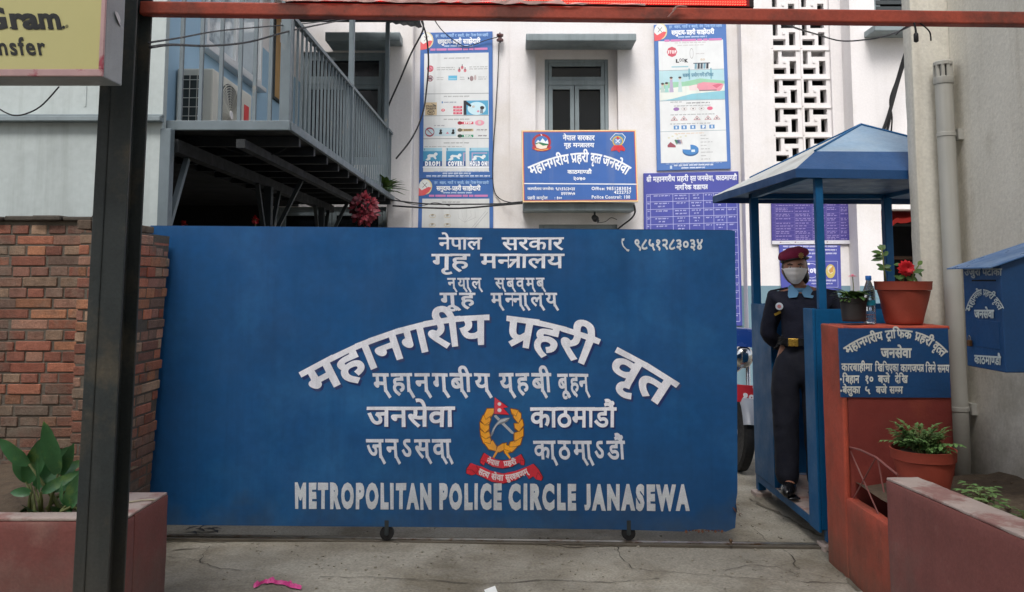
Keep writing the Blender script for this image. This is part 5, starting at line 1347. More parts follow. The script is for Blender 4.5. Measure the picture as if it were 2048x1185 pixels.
b.build('soil', m_soil, pr2, True)

# ------------------------------------------------------------------ pots, flowers and bottle
def swirl(a, z): return 1 + .022 * math.sin(5 * a + z * 26)
def pot(name, label, cpx, rim_y, bot_y, r_px, rb_px, Y, mat, swirly, cat='flower pot', group=None):
    c = P(cpx, bot_y, Y); t = P(cpx, rim_y, Y); k = (t - P(cpx + 1, rim_y, Y)).length; h = t.z - c.z; rt, rb_ = r_px * k, rb_px * k
    th = thing(name, label, cat, tuple(c), group); n = 72 if swirly else 32
    b = MB(); prof = [(rb_ * .96, 0), (rb_, .006)]
    for i in range(1, 15):
        u = i / 15; prof.append((rb_ + (rt * .93 - rb_) * u * .98, h * .84 * u))
    b.lathe(prof, c, n, mod=swirl if swirly else None); body = b.build('body', mat, th, True, 50)
    b = MB(); b.lathe([(rt * .9, h * .79), (rt * .965, h * .80), (rt * .99, h * .985), (rt, h), (rt * .95, h * 1.0), (rt * .9, h * .9)], c, n); b.build('rim', mat, th, True, 40)
    b = MB(); b.lathe([(rt * .9, h * .9), (rt * .5, h * .93), (.002, h * .94)], c, 24); b.build('soil', m_soil, th, True)
    return th, c + Vector((0, 0, h * .93)), rt, h
YPt = 4.47
t1, s1, r1, h1 = pot('flower_pot', 'large terracotta pot with swirling grooves and one red rose on the pedestal', 1809, 563, 648, 54, 34, YPt, m_terra, True)
t2, s2, r2, h2 = pot('flower_pot', 'small black plastic pot with a pink daisy on the pedestal', 1708, 596, 643, 27, 22, YPt, m_pot, False)
t3, s3, r3, h3 = pot('flower_pot', 'terracotta pot with swirling grooves holding a ferny plant on the ground', 1850, 897, 1000, 62, 42, 4.02, m_terra, True)
# rose in the big pot
rs = thing('rose_plant', 'thin rose stem with one red bloom growing in the large terracotta pot', 'plant', tuple(s1))
def PP(x, y, dy=0): return P(x, y, YPt + dy)
st, lf = MB(), MB()
for pts in (((1772, 565), (1768, 540), (1766, 515), (1763, 497)), ((1806, 565), (1808, 550), (1811, 540)), ((1822, 565), (1828, 545), (1838, 530))): st.tube([PP(*p) for p in pts], .004, 6)
for (x, y, x2, y2) in ((1764, 500, 1756, 493), (1764, 500, 1769, 491), (1763, 506, 1747, 503), (1766, 512, 1748, 512), (1767, 517, 1746, 520), (1768, 512, 1776, 503), (1768, 535, 1755, 529), (1769, 538, 1758, 538), (1769, 535, 1781, 531), (1769, 538, 1784, 540), (1764, 497, 1760, 490), (1811, 555, 1826, 560), (1828, 545, 1846, 540), (1836, 530, 1845, 522), (1824, 555, 1836, 562), (1810, 552, 1796, 556), (1832, 538, 1846, 552), (1804, 560, 1792, 552), (1800, 530, 1788, 528), (1830, 548, 1815, 566)):
    a, e_ = PP(x, y), PP(x2, y2, rk.uniform(-.03, .03)); lf.leaf(a, e_ - a, (e_ - a).length * 1.15, .022, up=(rk.uniform(-.4, .4), -1, .4), droop=.15)
st.build('stem', m_stem, rs, True); lf.build('foliage', m_leaf, rs, True)
b = MB(); c = PP(1811, 537)
for ring, (cnt, ro, ln) in enumerate(((12, .012, .045), (10, .008, .04), (8, .004, .03))):
    for k in range(cnt):
        a = 2 * math.pi * k / cnt + ring; dv = Vector((math.cos(a), -.35 - .45 * ring, math.sin(a))); b.leaf(c + Vector((0, -.012 * ring, 0)), dv, ln, .034, up=(0, -1, 0), droop=.35, fold=.35, n=4)
b.build('bloom', m_petalred, rs, True)
# daisy in the black pot
ds = thing('daisy_plant', 'leafy daisy with one pink flower growing in the small black pot', 'plant', tuple(s2))
lf = MB()
for k in range(90):
    a = rk.uniform(0, 6.283); e_ = rk.uniform(.1, 1.2); r_ = rk.uniform(0, .05); p = s2 + Vector((r_ * math.cos(a), r_ * math.sin(a), rk.uniform(0, .03)))
    lf.leaf(p, (math.cos(a), math.sin(a), e_), rk.uniform(.045, .09), .026, droop=.5, fold=.2, n=4)
lf.build('foliage', m_leaf, ds, True)
b = MB(); c = PP(1705, 553); b.tube([s2 + Vector((0, 0, .02)), PP(1707, 575), c], .0025, 5); b.build('stem', m_stem, ds)
b = MB()
for k in range(26):
    a = 2 * math.pi * k / 26; b.leaf(c + Vector((0, 0, .004 * (k % 2))), (math.cos(a), math.sin(a), .12), .026, .009, droop=.25, n=2)
b.ball(c + Vector((0, 0, .006)), .009, (1, 1, .6), 8, 6); b.build('bloom', m_petalpink, ds, True)
# water bottle
bo = thing('water_bottle', 'half full clear plastic water bottle with blue cap between the two pots', 'bottle', (P(1741, 643, YPt).x, YPt, zt))
c = Vector((P(1740, 643, YPt).x, YPt, zt + .003)); k = .00266
prof = [(.024, 0), (.029, .004), (.031, .012), (.031, .03), (.0295, .036), (.031, .042), (.0295, .055), (.031, .062), (.0295, .075), (.031, .083), (.03, .1), (.031, .13), (.031, .16), (.028, .185), (.018, .215), (.0125, .232), (.0125, .24)]
b = MB(); b.lathe(prof, c, 24); b.build('body', glass('clear_plastic', (225, 235, 240), .05, .92), bo, True, 60)
b = MB(); b.lathe([(r_ * .93, z) for r_, z in prof[:6]] + [(.027, .052), (.001, .053)], c + Vector((0, 0, .002)), 24); b.build('water', glass('water', (232, 240, 244), .01, 1.0), bo, True)
b = MB(); b.lathe([(.0313, .102), (.0318, .104), (.0318, .128), (.0313, .13)], c, 24); b.build('label_band', M('teal_label', (30, 140, 166), .4), bo, True, 30)
b = MB(); b.lathe([(.0145, .236), (.0155, .238), (.0155, .258), (.013, .261)], c, 20); b.build('cap', M('blue_cap', (26, 94, 168), .4), bo, True, 40)
# fern like plant in the lower pot
fp = thing('fern_plant', 'feathery green plant with divided leaves in the terracotta pot by the planter wall', 'plant', tuple(s3))
st, lf = MB(), MB()
for k in range(64):
    a = rk.uniform(0, 6.283); el = rk.uniform(.35, 2.4); ln = rk.uniform(.13, .215); dv = Vector((math.cos(a), math.sin(a), el)).normalized(); p = s3 + Vector((rk.uniform(-.04, .04), rk.uniform(-.04, .04), 0)); pts = []
    for i in range(8):
        u = i / 7; pts.append(p + dv * ln * u - Vector((0, 0, 1)) * ln * .28 * u * u)
    st.tube(pts, [.003 - .0003 * i for i in range(8)], 4, False)
    for i in range(2, 8):
        tn = (pts[i] - pts[i - 1]).normalized(); sd = tn.cross(Vector((0, 0, 1))).normalized(); w_ = ln * .34 * (1.15 - i / 8)
        for sg in (-1, 1):
            for q in (0, .5): lf.leaf(pts[i] - tn * ln * .06 * q, sd * sg + tn * .55 + Vector((0, 0, rk.uniform(-.25, .25))), w_ * (1 - .2 * q), w_ * .36, droop=.3, n=2)
    lf.leaf(pts[-2], pts[-1] - pts[-2], ln * .24, .018, n=2)
st.build('stem', m_stem, fp, True); lf.build('foliage', m_fern, fp, True)
def sprig(name, label, base, h, n, mat, seed):
    r_ = random.Random(seed); t = thing(name, label, 'plant', base); st, lf = MB(), MB(); bs = Vector(base)
    st.tube([bs, bs + Vector((.005, 0, h * .5)), bs + Vector((0, 0, h * .8))], .004, 5)
    for k in range(n):
        z = h * (.3 + .6 * k / n); a = k * 2.4; dv = Vector((math.cos(a), math.sin(a), .35)); p = bs + Vector((0, 0, z)); L_ = h * .55 * (1.15 - .4 * k / n); st.tube([p, p + dv * L_ * .6], .002, 4)
        for q in (.35, .6, .85):
            for sg in (-1, 1):
                sd = dv.cross(Vector((0, 0, 1))).normalized(); lf.leaf(p + dv * L_ * q, sd * sg + dv * .8 + Vector((0, 0, r_.uniform(-.3, .2))), L_ * .42, L_ * .2, droop=.3, n=3)
        lf.leaf(p + dv * L_ * .8, dv, L_ * .45, L_ * .2, n=3)
    st.build('stem', m_stem, t, True); lf.build('foliage', mat, t, True); return t
bz = PZ(1962, 1046, .5); sprig('garden_seedling', 'small divided leaf seedling growing alone in the soil below the complaint box', tuple(bz), .16, 16, m_fern, 3)
bz = PZ(2046, 1062, .52); sprig('garden_seedling', 'low yellow green seedling at the soil edge near the planter rim', tuple(bz), .09, 8, m_leaf, 6)

# ------------------------------------------------------------------ complaint box on the plaster wall
cb = thing('complaint_box', 'blue steel complaint box with sloping lid and white hand lettering', 'letter box', (2.3, 3.7, 1.1))
XF, XBk = 2.1, XW
fl, fr_, ft, fb = (1924, 1936), (2003, 2010), 0, 0
yf = PX(1930, 640, XF).y; yn = PX(2006, 640, XF).y
zt_ = (PX(1924, 532, XF).z + PX(2003, 530, XF).z) / 2; zb_ = (PX(1936, 732, XF).z + PX(2004, 745, XF).z) / 2
zbk = zt_ + .13
b = MB(); b.hexa([(XF, yn, zb_), (XBk - .002, yn, zb_), (XBk - .002, yf, zb_), (XF, yf, zb_), (XF, yn, zt_), (XBk - .002, yn, zbk), (XBk - .002, yf, zbk), (XF, yf, zt_)], .005); b.build('body', m_signblue, cb)
b = MB(); o = .055; sl = (zbk - zt_) / (XBk - XF)
b.hexa([(XF - o, yn - .02, zt_ - o * sl + .002), (XBk - .003, yn - .02, zbk + .002), (XBk - .003, yf + .035, zbk + .002), (XF - o, yf + .035, zt_ - o * sl + .002), (XF - o, yn - .02, zt_ - o * sl + .007), (XBk - .003, yn - .02, zbk + .007), (XBk - .003, yf + .035, zbk + .007), (XF - o, yf + .035, zt_ - o * sl + .007)])
b.build('lid', m_lid, cb)
LEFTN = (-1, 0, 0)
def xf(x, y): return PX(x, y, XF)
b = MB(); a0 = xf(1952, 640); a1 = xf(2001, 700); b.box((XF - .003, a1.y, a1.z), (XF + .01, a0.y, a0.z), .002); b.build('door', m_signblue, cb)
b = MB(); a0 = xf(1944, 560); a1 = xf(1992, 563); b.box((XF - .002, a1.y, a1.z), (XF + .01, a0.y, a0.z)); b.build('letter_slot', m_dark, cb)
b = MB(); a0 = xf(1945, 684); b.box((XF - .022, a0.y - .011, a0.z - .02), (XF - .006, a0.y + .011, a0.z + .008), .003); b.build('padlock', M('brass_lock', (120, 84, 52), .4, metal=.6), cb)
b = MB(); b.tube([a0 + Vector((-.014, -.008, .006)), a0 + Vector((-.014, -.008, .022)), a0 + Vector((-.014, 0, .028)), a0 + Vector((-.014, .008, .022)), a0 + Vector((-.014, .008, .006))], .0025, 6); b.build('shackle', m_steel, cb.children[-1])
pr = Print(lambda x, y: xf(x, y) + Vector((-.0035, 0, 0)), LEFTN, .0008)
pr.text('उजुरी', 1931, 1963, 538, 551, (150, 158, 160), 1, .03); pr.text('पेटीका', 1967, 2006, 538, 551, (150, 158, 160), 1, .03)
cvb = fit([(1933, 622), (1938, 606), (1948, 590), (1962, 581), (1975, 580), (1988, 586), (2000, 601), (2010, 616)], 4)
for wd, a, e_ in (('महानगरीय', 1933, 1965), ('प्रहरी', 1969, 1993), ('वृत्त', 1996, 2010)): pr.text(wd, a, e_, 0, 11, (186, 194, 192), 1, .025, curve=cvb)
pr.text('जनसेवा', 1951, 1990, 621, 636, (190, 198, 196), 1, .04); pr.text('काठमाण्डौ', 1951, 2004, 711, 727, (186, 194, 192), 1, .03, slope=.06)
pr.build('lettering', m_handpaint, cb)

# ------------------------------------------------------------------ guard booth
bt = thing('guard_booth', 'blue steel guard booth with hipped roof, corner posts and low side panels', 'booth', (2.24, 5.4, 0))
BX0, BX1, BY0, BY1 = 1.73, 2.75, 4.78, 6.0
zfl, ztop, zpan = .15, 2.14, 1.345
pw = .056
for x, y, pw_ in ((BX0 + .04, BY0, .044), (BX0, BY1 - pw, pw), (BX1 - pw, BY0, pw), (BX1 - pw, BY1 - pw, pw)):
    b = MB(); b.box((x, y, .04), (x + pw_, y + pw_, ztop), .004); b.build('post', m_bluepaint, bt)
    b = MB(); b.box((x - .03, y - .03, -.01), (x + pw + .03, y + pw + .03, .03), .006); b.build('foot_plate', m_rim, bt)
b = MB()
b.box((BX0 + .001, BY0 + pw, zfl - .05), (BX0 + .041, BY1 - pw, zfl - .004)); b.box((BX1 - .041, BY0 + pw, zfl - .05), (BX1 - .001, BY1 - pw, zfl - .004)); b.box((BX0 + pw, BY0 + .001, zfl - .05), (BX1 - pw, BY0 + .041, zfl - .004)); b.box((BX0 + pw, BY1 - .041, zfl - .05), (BX1 - pw, BY1 - .001, zfl - .004))
b.build('base_frame', m_bluepaint, bt)
b = MB(); b.box((BX0 + .004, BY0 + .06, zfl - .004), (BX1 - .004, BY1 - .06, zfl)); b.build('floor_plate', m_rim, bt)
yd0, yd1 = 4.93, 5.56
def panel(a, e_):
    b = MB(); b.box(a, e_, .003); b.build('panel', m_bluepaint, bt)
panel((BX0 - .004, BY0 - .004, zfl - .055), (BX0 + .012, yd0, zpan)); panel((BX0 - .004, yd1, zfl - .0), (BX0 + .012, BY1 - .001, zpan)); panel((BX0 + .013, yd1, zfl), (BX0 + .09, yd1 + .014, zpan - .002)); panel((BX0 + .013, yd0 - .014, zfl), (BX0 + .07, yd0, zpan - .002))
panel((BX0 + .013, BY0 - .003, zfl - .04), (BX1, BY0 + .0, zpan)); panel((BX1 - .012, BY0 + .06, zfl), (BX1, BY1 - .06, zpan)); panel((BX0 + .06, BY1 - .012, zfl), (BX1 - .06, BY1, zpan))
b = MB()
for a, e_ in (((BX0, BY0, ztop - .04), (BX1, BY0 + .04, ztop)), ((BX0, BY1 - .04, ztop - .04), (BX1, BY1, ztop)), ((BX0 + .003, BY0 + .04, ztop - .038), (BX0 + .04, BY1 - .04, ztop - .002)), ((BX1 - .04, BY0 + .04, ztop - .038), (BX1 - .003, BY1 - .04, ztop - .002))): b.box(a, e_)
b.build('top_frame', m_bluepaint, bt)
# roof: shallow hipped cap over a steeper skirt
E0, E1, E2, E3 = P(1591, 338, 4.74), P(1425, 387, 6.3), Vector((3.15, 6.3, 2.14)), Vector((2.9, 4.74, 2.13))
E1.z = 2.15
S0, S1, S2, S3 = P(1630, 303, 4.93), P(1500, 355, 6.1), Vector((2.86, 6.1, 2.28)), Vector((2.75, 4.93, 2.28))
S1.z = 2.27
AP = P(1722, 250, 5.45)
b = MB()
for tri in ((S0, S3, AP), (S3, S2, AP)): b.face(tri)
b.build('roof_cap', m_paleroof, bt)
b = MB()
for tri in ((S2, S1, AP), (S1, S0, AP)): b.face(tri)
b.build('roof_cap', m_galv, bt)
b = MB()
def sheet(a, e_, c, d_):
    n = 12
    r0 = [a.lerp(e_, i / n) + Vector((0, 0, rk.uniform(-.004, .004))) for i in range(n + 1)]; r1 = [d_.lerp(c, i / n) for i in range(n + 1)]
    for i in range(n): b.face([r0[i], r0[i + 1], r1[i + 1], r1[i]])
sheet(E0, E3, S3, S0); sheet(E3, E2, S2, S3); sheet(E2, E1, S1, S2)
b.build('roof_skirt', m_signblue, bt)
b = MB(); sheet(E1, E0, S0, S1); b.build('roof_skirt', m_galv, bt)
b = MB()
for a, e_ in ((E0, E3), (E3, E2), (E2, E1), (E1, E0)):
    b.face([a + Vector((0, 0, .002)), e_ + Vector((0, 0, .002)), e_ - Vector((0, 0, .05)), a - Vector((0, 0, .05))])
b.face([E0 - Vector((0, 0, .012)), E3 - Vector((0, 0, .012)), E2 - Vector((0, 0, .012)), E1 - Vector((0, 0, .012))])
b.build('eave_lining', m_signblue, bt)
b = MB()
for s_ in (S0, S1, S2, S3): b.tube([s_ + Vector((0, 0, .002)), AP + Vector((0, 0, .003))], .008, 6)
b.build('ridge_cap', m_bluepaint, bt)
b = MB(); r1_ = P(1810, 306, 4.9)
for k in range(6): b.leaf((2.72 + .02 * k, 4.83 + .005 * k, 2.2 + rk.uniform(-.03, .04)), (rk.uniform(.3, 1), -.3, rk.uniform(-.8, .2)), .07, .03, up=(0, -1, .5), n=3)
b.build('peeling_paint', m_white, bt)

# ------------------------------------------------------------------ the guard
def skin_mesh(nodes, edges, sub=2):
    names = list(nodes); idx = {n: i for i, n in enumerate(names)}
    me = bpy.data.meshes.new('skin'); me.from_pydata([tuple(nodes[n][0]) for n in names], [(idx[a], idx[b_]) for a, b_ in edges], [])
    o = bpy.data.objects.new('skin', me); col.objects.link(o)
    md = o.modifiers.new('s', 'SKIN'); md.use_smooth_shade = True
    for i, n in enumerate(names):
        sv = me.skin_vertices[0].data[i]; r_ = nodes[n][1]; sv.radius = r_ if isinstance(r_, tuple) else (r_, r_); sv.use_root = (i == 0)
    ms = o.modifiers.new('u', 'SUBSURF'); ms.levels = sub; ms.render_levels = sub
    bpy.context.view_layer.update()
    ev = o.evaluated_get(bpy.context.evaluated_depsgraph_get()); out = bpy.data.meshes.new_from_object(ev)
    bpy.data.objects.remove(o); bpy.data.meshes.remove(me); return out
def add_mesh(b, me): b.bm.from_mesh(me); bpy.data.meshes.remove(me)
HB = Vector((1.845, 5.36, .165)); HY = R(-17)
_rz = Matrix.Rotation(HY, 3, 'Z')
def L(x, y, z): return HB + _rz @ Vector((x, y, z))
m_skin = M('brown_skin', (158, 112, 90), .5, var=.06, vscale=14)
m_navy = M('navy_wool', (19, 21, 40), .9, var=.16, vscale=9, bump=.5, bscale=160)
m_navy2 = M('navy_trousers', (17, 19, 33), .85, var=.16, vscale=7, bump=.2, bscale=90)
m_hair = M('black_hair', (22, 19, 19), .45, var=.3, vscale=60)
man = thing('person', 'guard in navy uniform, maroon beret and white face mask standing in the booth doorway', 'person', tuple(HB))
HC = (-.012, -.028, 1.418)                             # head centre
base = {'pelvis': ((0, 0, .86), .11), 'waist': ((.01, 0, .99), .1), 'chest': ((.03, -.005, 1.13), .118), 'top': ((.032, 0, 1.225), .095), 'neck': ((.012, -.008, 1.3), .047), 'nape': ((-.004, -.014, 1.36), .05)}
edges = [('pelvis', 'waist'), ('waist', 'chest'), ('chest', 'top'), ('top', 'neck'), ('neck', 'nape')]
arm = {}
for s_, n in ((-1, 'r'), (1, 'l')):
    arm['sh' + n] = ((.03 + s_ * .165, .005, 1.225), .058); arm['el' + n] = ((.035 + s_ * .232, .06, .985), .042); arm['wr' + n] = ((.01 + s_ * .07, .18, .885), .028); arm['pa' + n] = ((.01 + s_ * .015, .2 + .02 * s_, .87), (.034, .018))
leg = {}
for s_, n in ((-1, 'r'), (1, 'l')):
    leg['hp' + n] = ((s_ * .085, 0, .8), .088); leg['kn' + n] = ((s_ * .082, -.012, .45), .056); leg['an' + n] = ((s_ * .078, .012, .085), .038); leg['to' + n] = ((s_ * .092, -.13, .04), .034)
nod = {**base, **arm, **leg}
ed = edges + [('top', 'shr'), ('top', 'shl'), ('shr', 'elr'), ('shl', 'ell'), ('elr', 'wrr'), ('ell', 'wrl'), ('wrr', 'par'), ('wrl', 'pal'), ('pelvis', 'hpr'), ('pelvis', 'hpl'), ('hpr', 'knr'), ('hpl', 'knl'), ('knr', 'anr'), ('knl', 'anl'), ('anr', 'tor'), ('anl', 'tol')]
b = MB(); add_mesh(b, skin_mesh({k: (L(*v[0]), v[1]) for k, v in nod.items()}, ed, 2))
# head
hb = bmesh.new(); bmesh.ops.create_uvsphere(hb, u_segments=40, v_segments=28, radius=1)
for v in hb.verts:
    x, y, z = v.co
    jaw = 1 - .30 * max(0, -z) ** 1.3; br = 1 + .03 * max(0, z)
    X_, Y_, Z_ = x * .073 * jaw * br, y * .09 * (1 - .14 * max(0, -z)) , z * .112
    if y < -.5:
        Y_ += .006 * math.exp(-((abs(x) - .38) / .16) ** 2 - ((z - .06) / .1) ** 2)      # eye sockets
        Y_ -= .02 * math.exp(-(x / .13) ** 2 - ((z + .14) / .16) ** 2)                    # nose
        Y_ -= .005 * math.exp(-(x / .28) ** 2 - ((z + .46) / .07) ** 2)                   # lips
        Y_ += .003 * math.exp(-(x / .25) ** 2 - ((z + .52) / .03) ** 2)
        Y_ -= .006 * math.exp(-(x / .2) ** 2 - ((z + .85) / .14) ** 2)                    # chin
    v.co = L(HC[0] + X_, HC[1] + Y_, HC[2] + Z_)
tmp = bpy.data.meshes.new('h'); hb.to_mesh(tmp); hb.free(); add_mesh(b, tmp)
for s_ in (-1, 1): b.ball(L(HC[0] + s_ * .074, HC[1] + .012, HC[2] - .01), .03, (.28, .6, 1), 12, 8)
# hands: fingers of unequal length folded one hand over the other behind the back
for s_ in (-1, 1):
    px_, py_, pz_ = .01 + s_ * .015, .2 + .02 * s_, .87
    for k, ln in enumerate((.062, .072, .068, .052)):
        z = pz_ + .022 - .0155 * k; d_ = -s_
        b.tube([L(px_ + d_ * .018, py_, z), L(px_ + d_ * (.03 + ln * .4), py_ + .008, z - .004), L(px_ + d_ * (.03 + ln * .75), py_ + .004, z - .012), L(px_ + d_ * (.028 + ln * .85), py_ - .012, z - .02)], [.0088, .0084, .0078, .0065], 8)
    b.tube([L(px_ + s_ * .02, py_, pz_ + .016), L(px_ + s_ * .004, py_ + .012, pz_ + .04), L(px_ - s_ * .018, py_ + .016, pz_ + .052)], [.011, .0095, .0075], 8)
body = b.build('body_shape', m_skin)
md = body.modifiers.new('r', 'REMESH'); md.mode = 'VOXEL'; md.voxel_size = .0058
ms = body.modifiers.new('s', 'SMOOTH'); ms.factor = .5; ms.iterations = 3
bpy.context.view_layer.update()
me = bpy.data.meshes.new_from_object(body.evaluated_get(bpy.context.evaluated_depsgraph_get()))
bpy.data.objects.remove(body)
me.polygons.foreach_set('use_smooth', [True] * len(me.polygons)); me.materials.clear(); me.materials.append(m_skin)
body = bpy.data.objects.new('body', me); col.objects.link(body); adopt(body, man)
# jersey with sleeves
g = .013
jn = {'hem': ((.006, 0, .88), .126), 'waist0': ((.008, 0, .94), .126), 'waist': ((.01, 0, 1.0), .13), 'chest': ((.03, -.005, 1.13), .143), 'top': ((.032, 0, 1.225), .106), 'neck0': ((.02, -.002, 1.272), .062)}
je = [('hem', 'waist0'), ('waist0', 'waist'), ('waist', 'chest'), ('chest', 'top'), ('top', 'neck0')]
for n in 'rl':
    for k in ('sh', 'el', 'wr'): jn[k + n] = (arm[k + n][0], arm[k + n][1] + (.017 if k != 'wr' else .011))
    je += [('top', 'sh' + n), ('sh' + n, 'el' + n), ('el' + n, 'wr' + n)]
b = MB(); add_mesh(b, skin_mesh({k: (L(*v[0]), v[1]) for k, v in jn.items()}, je, 3))
for v in b.bm.verts: v.co += v.normal * (.005 * noise.noise(Vector((v.co.x * 10, v.co.y * 10, v.co.z * 22))) + .003 * noise.noise(v.co * 34))
jersey = b.build('jersey', m_navy, man, True)
tn = {'up': ((.005, 0, .97), .11), 'pelvis': ((.004, 0, .92), .12), 'hips': ((0, 0, .84), .134)}
te = [('up', 'pelvis'), ('pelvis', 'hips')]
for n in 'rl':
    sg = -1 if n == 'r' else 1
    tn.update({'a' + n: ((sg * .088, 0, .74), .108), 'b' + n: ((sg * .094, -.008, .42), .085), 'c' + n: ((sg * .096, -.002, .03), .08)}); te += [('hips', 'a' + n), ('a' + n, 'b' + n), ('b' + n, 'c' + n)]
b = MB(); add_mesh(b, skin_mesh({k: (L(*v[0]), v[1]) for k, v in tn.items()}, te, 3))
for v in b.bm.verts: v.co += v.normal * (.007 * noise.noise(Vector((v.co.x * 14, v.co.y * 14, v.co.z * 7))) + .004 * noise.noise(v.co * 24))
b.build('trousers', m_navy2, man, True)
for s_ in (-1, 1):
    b = MB()
    b.ball(L(s_ * .09, -.085, .042), 1, (.048, .135, .045), 20, 12, rot=Matrix.Rotation(HY + s_ * .12, 3, 'Z')); b.ball(L(s_ * .079, .015, .08), 1, (.045, .05, .06), 16, 10)
    b.box(L(s_ * .09, -.085, .02) + Vector((-.038, -.11, -.02)), L(s_ * .09, -.085, .02) + Vector((.038, .11, -.004)), .01)
    b.build('shoe', M('black_polished_leather', (18, 18, 20), .22, var=.15), man, True, 50)
b = MB(); b.lathe([(.128, -.024), (.134, -.022), (.134, .022), (.128, .024)], (0, 0, 0), 36)
for v in b.bm.verts: v.co = L(v.co.x * 1.02 + .008, v.co.y * .98, v.co.z + .955)
b.build('belt', M('black_belt', (20, 20, 22), .4), man, True, 40)
b = MB(); b.hexa([L(x, y, z) for z in (.93, .98) for x, y in ((-.07, -.138), (-.008, -.142), (-.008, -.128), (-.07, -.124))], .004); b.build('buckle', M('brass', (196, 156, 72), .3, metal=.85, var=.2, vscale=30), man)
# shirt collar
m_shirt = M('sky_blue_shirt', (98, 146, 182), .8, var=.06)
b = MB()
b.tube([L(.012 + .058 * math.cos(a), -.004 + .056 * math.sin(a), 1.292 + .012 * math.sin(a)) for a in [2 * math.pi * k / 20 for k in range(21)]], .016, 8)
for s_ in (-1, 1):
    b.prism([L(.014 + s_ * .008, -.078, 1.268), L(.014 + s_ * .05, -.06, 1.318), L(.016 + s_ * .088, -.055, 1.262), L(.016 + s_ * .07, -.098, 1.232), L(.014 + s_ * .022, -.106, 1.238)], _rz @ Vector((0, .012, 0)))
b.build('collar', m_shirt, man, True, 30)
# hair, ears covered, low at the nape
b = MB(); b.ball(L(HC[0], HC[1] + .024, HC[2] + .006), 1, (.0815, .0885, .108), 28, 20, rot=_rz)
b.ball(L(HC[0] + .055, HC[1] + .03, HC[2] - .05), 1, (.034, .05, .05), 16, 10, rot=_rz); b.ball(L(HC[0] + .01, HC[1] + .085, HC[2] - .05), 1, (.05, .045, .045), 16, 10, rot=_rz)
for s_ in (-1, 1): b.tube([L(HC[0] + s_ * .016, HC[1] - .089, HC[2] + .026), L(HC[0] + s_ * .034, HC[1] - .085, HC[2] + .031), L(HC[0] + s_ * .05, HC[1] - .072, HC[2] + .024)], [.003, .0042, .002], 6)
for v in b.bm.verts: v.co += v.normal * .003 * noise.noise(v.co * 50)
b.build('hair', m_hair, man, True)
for s_ in (-1, 1):
    b = MB(); b.ball(L(HC[0] + s_ * .03, HC[1] - .0765, HC[2] + .008), 1, (.0125, .008, .0065), 14, 8, rot=_rz); e_ = b.build('eye', M('eye_white', (196, 186, 178), .3), man, True)
    b = MB(); b.ball(L(HC[0] + s_ * .03, HC[1] - .082, HC[2] + .008), 1, (.0058, .004, .0056), 12, 8, rot=_rz); b.build('iris', m_hair, e_, True)
# face mask with folds and ear loops
b = MB(); g_ = []
for j in range(13):
    v = j / 12; z = HC[2] + .0 - .098 * v; rowm = []
    for i in range(19):
        u = i / 18 * 2 - 1; a = u * (1.12 - .18 * v)
        zz = (z - HC[2]) / .112; sh = math.sqrt(max(.06, 1 - min(zz * zz, .9))); jaw = 1 - .26 * max(0, -zz)
        rx, ry = (.073 * sh * jaw + .0085), (.09 * sh * (1 - .1 * max(0, -zz)) + .012 + .012 * math.exp(-(u / .35) ** 2) * (1 - .5 * v))
        pl_ = .0022 * math.sin(v * 6.28 * 3) * (1 - abs(u) ** 4)
        rowm.append(b.bm.verts.new(L(HC[0] + math.sin(a) * rx * 1.02, HC[1] - math.cos(a) * ry - pl_, z + .006 * (1 - u * u) * (1 - v) - .004 * v * u * u * -3)))
    g_.append(rowm)
for j in range(12):
    for i in range(18): b.bm.faces.new((g_[j][i], g_[j][i + 1], g_[j + 1][i + 1], g_[j + 1][i]))
for s_, i in ((-1, 0), (1, 18)):
    pe = L(HC[0] + s_ * .078, HC[1] + .02, HC[2] + .01)
    for jj in (1, 9): b.tube([g_[jj][i].co.copy(), g_[jj][i].co.lerp(pe, .5) + _rz @ Vector((s_ * .004, 0, 0)), pe], .0016, 5)
mk = b.build('face_mask', M('white_mask_cloth', (250, 244, 240), .85, var=.04, bump=.1), man, True)
# beret
b = MB(); hb = bmesh.new(); bmesh.ops.create_uvsphere(hb, u_segments=36, v_segments=22, radius=1)
rt = Matrix.Rotation(R(-13), 3, 'Y') @ Matrix.Rotation(R(8), 3, 'X')
for v in hb.verts:
    x, y, z = v.co; q_ = Vector((x * .098, y * .108, z * (.052 if z > 0 else .036))); q_ = rt @ q_
    q_.z += .006 * noise.noise(Vector((x * 2.2, y * 2.2, z * 2)))
    v.co = L(HC[0] - .006 + q_.x, HC[1] + .008 + q_.y, HC[2] + .088 + q_.z)
tmp = bpy.data.meshes.new('h'); hb.to_mesh(tmp); hb.free(); add_mesh(b, tmp)
br_ = b.build('beret', M('maroon_wool', (124, 24, 58), .9, var=.12, vscale=8, bump=.4, bscale=120), man, True)
b = MB(); b.tube([L(HC[0] + .081 * math.cos(a), HC[1] + .006 + .094 * math.sin(a), HC[2] + .057 - .006 * math.sin(a) + .012 * math.cos(a)) for a in [2 * math.pi * k / 32 for k in range(33)]], .0085, 8); b.build('beret_band', m_hair, br_, True)
b = MB(); c = L(HC[0] + .036, HC[1] - .096, HC[2] + .082); b.ball(c, 1, (.014, .006, .016), 10, 8)
for k in range(8): a = k * math.pi / 4; b.ball(c + Vector((.014 * math.cos(a), -.003, .016 * math.sin(a))), .0048, seg=6, rings=5)
b.build('cap_badge', M('dull_gold', (170, 134, 84), .4, metal=.6), br_, True)
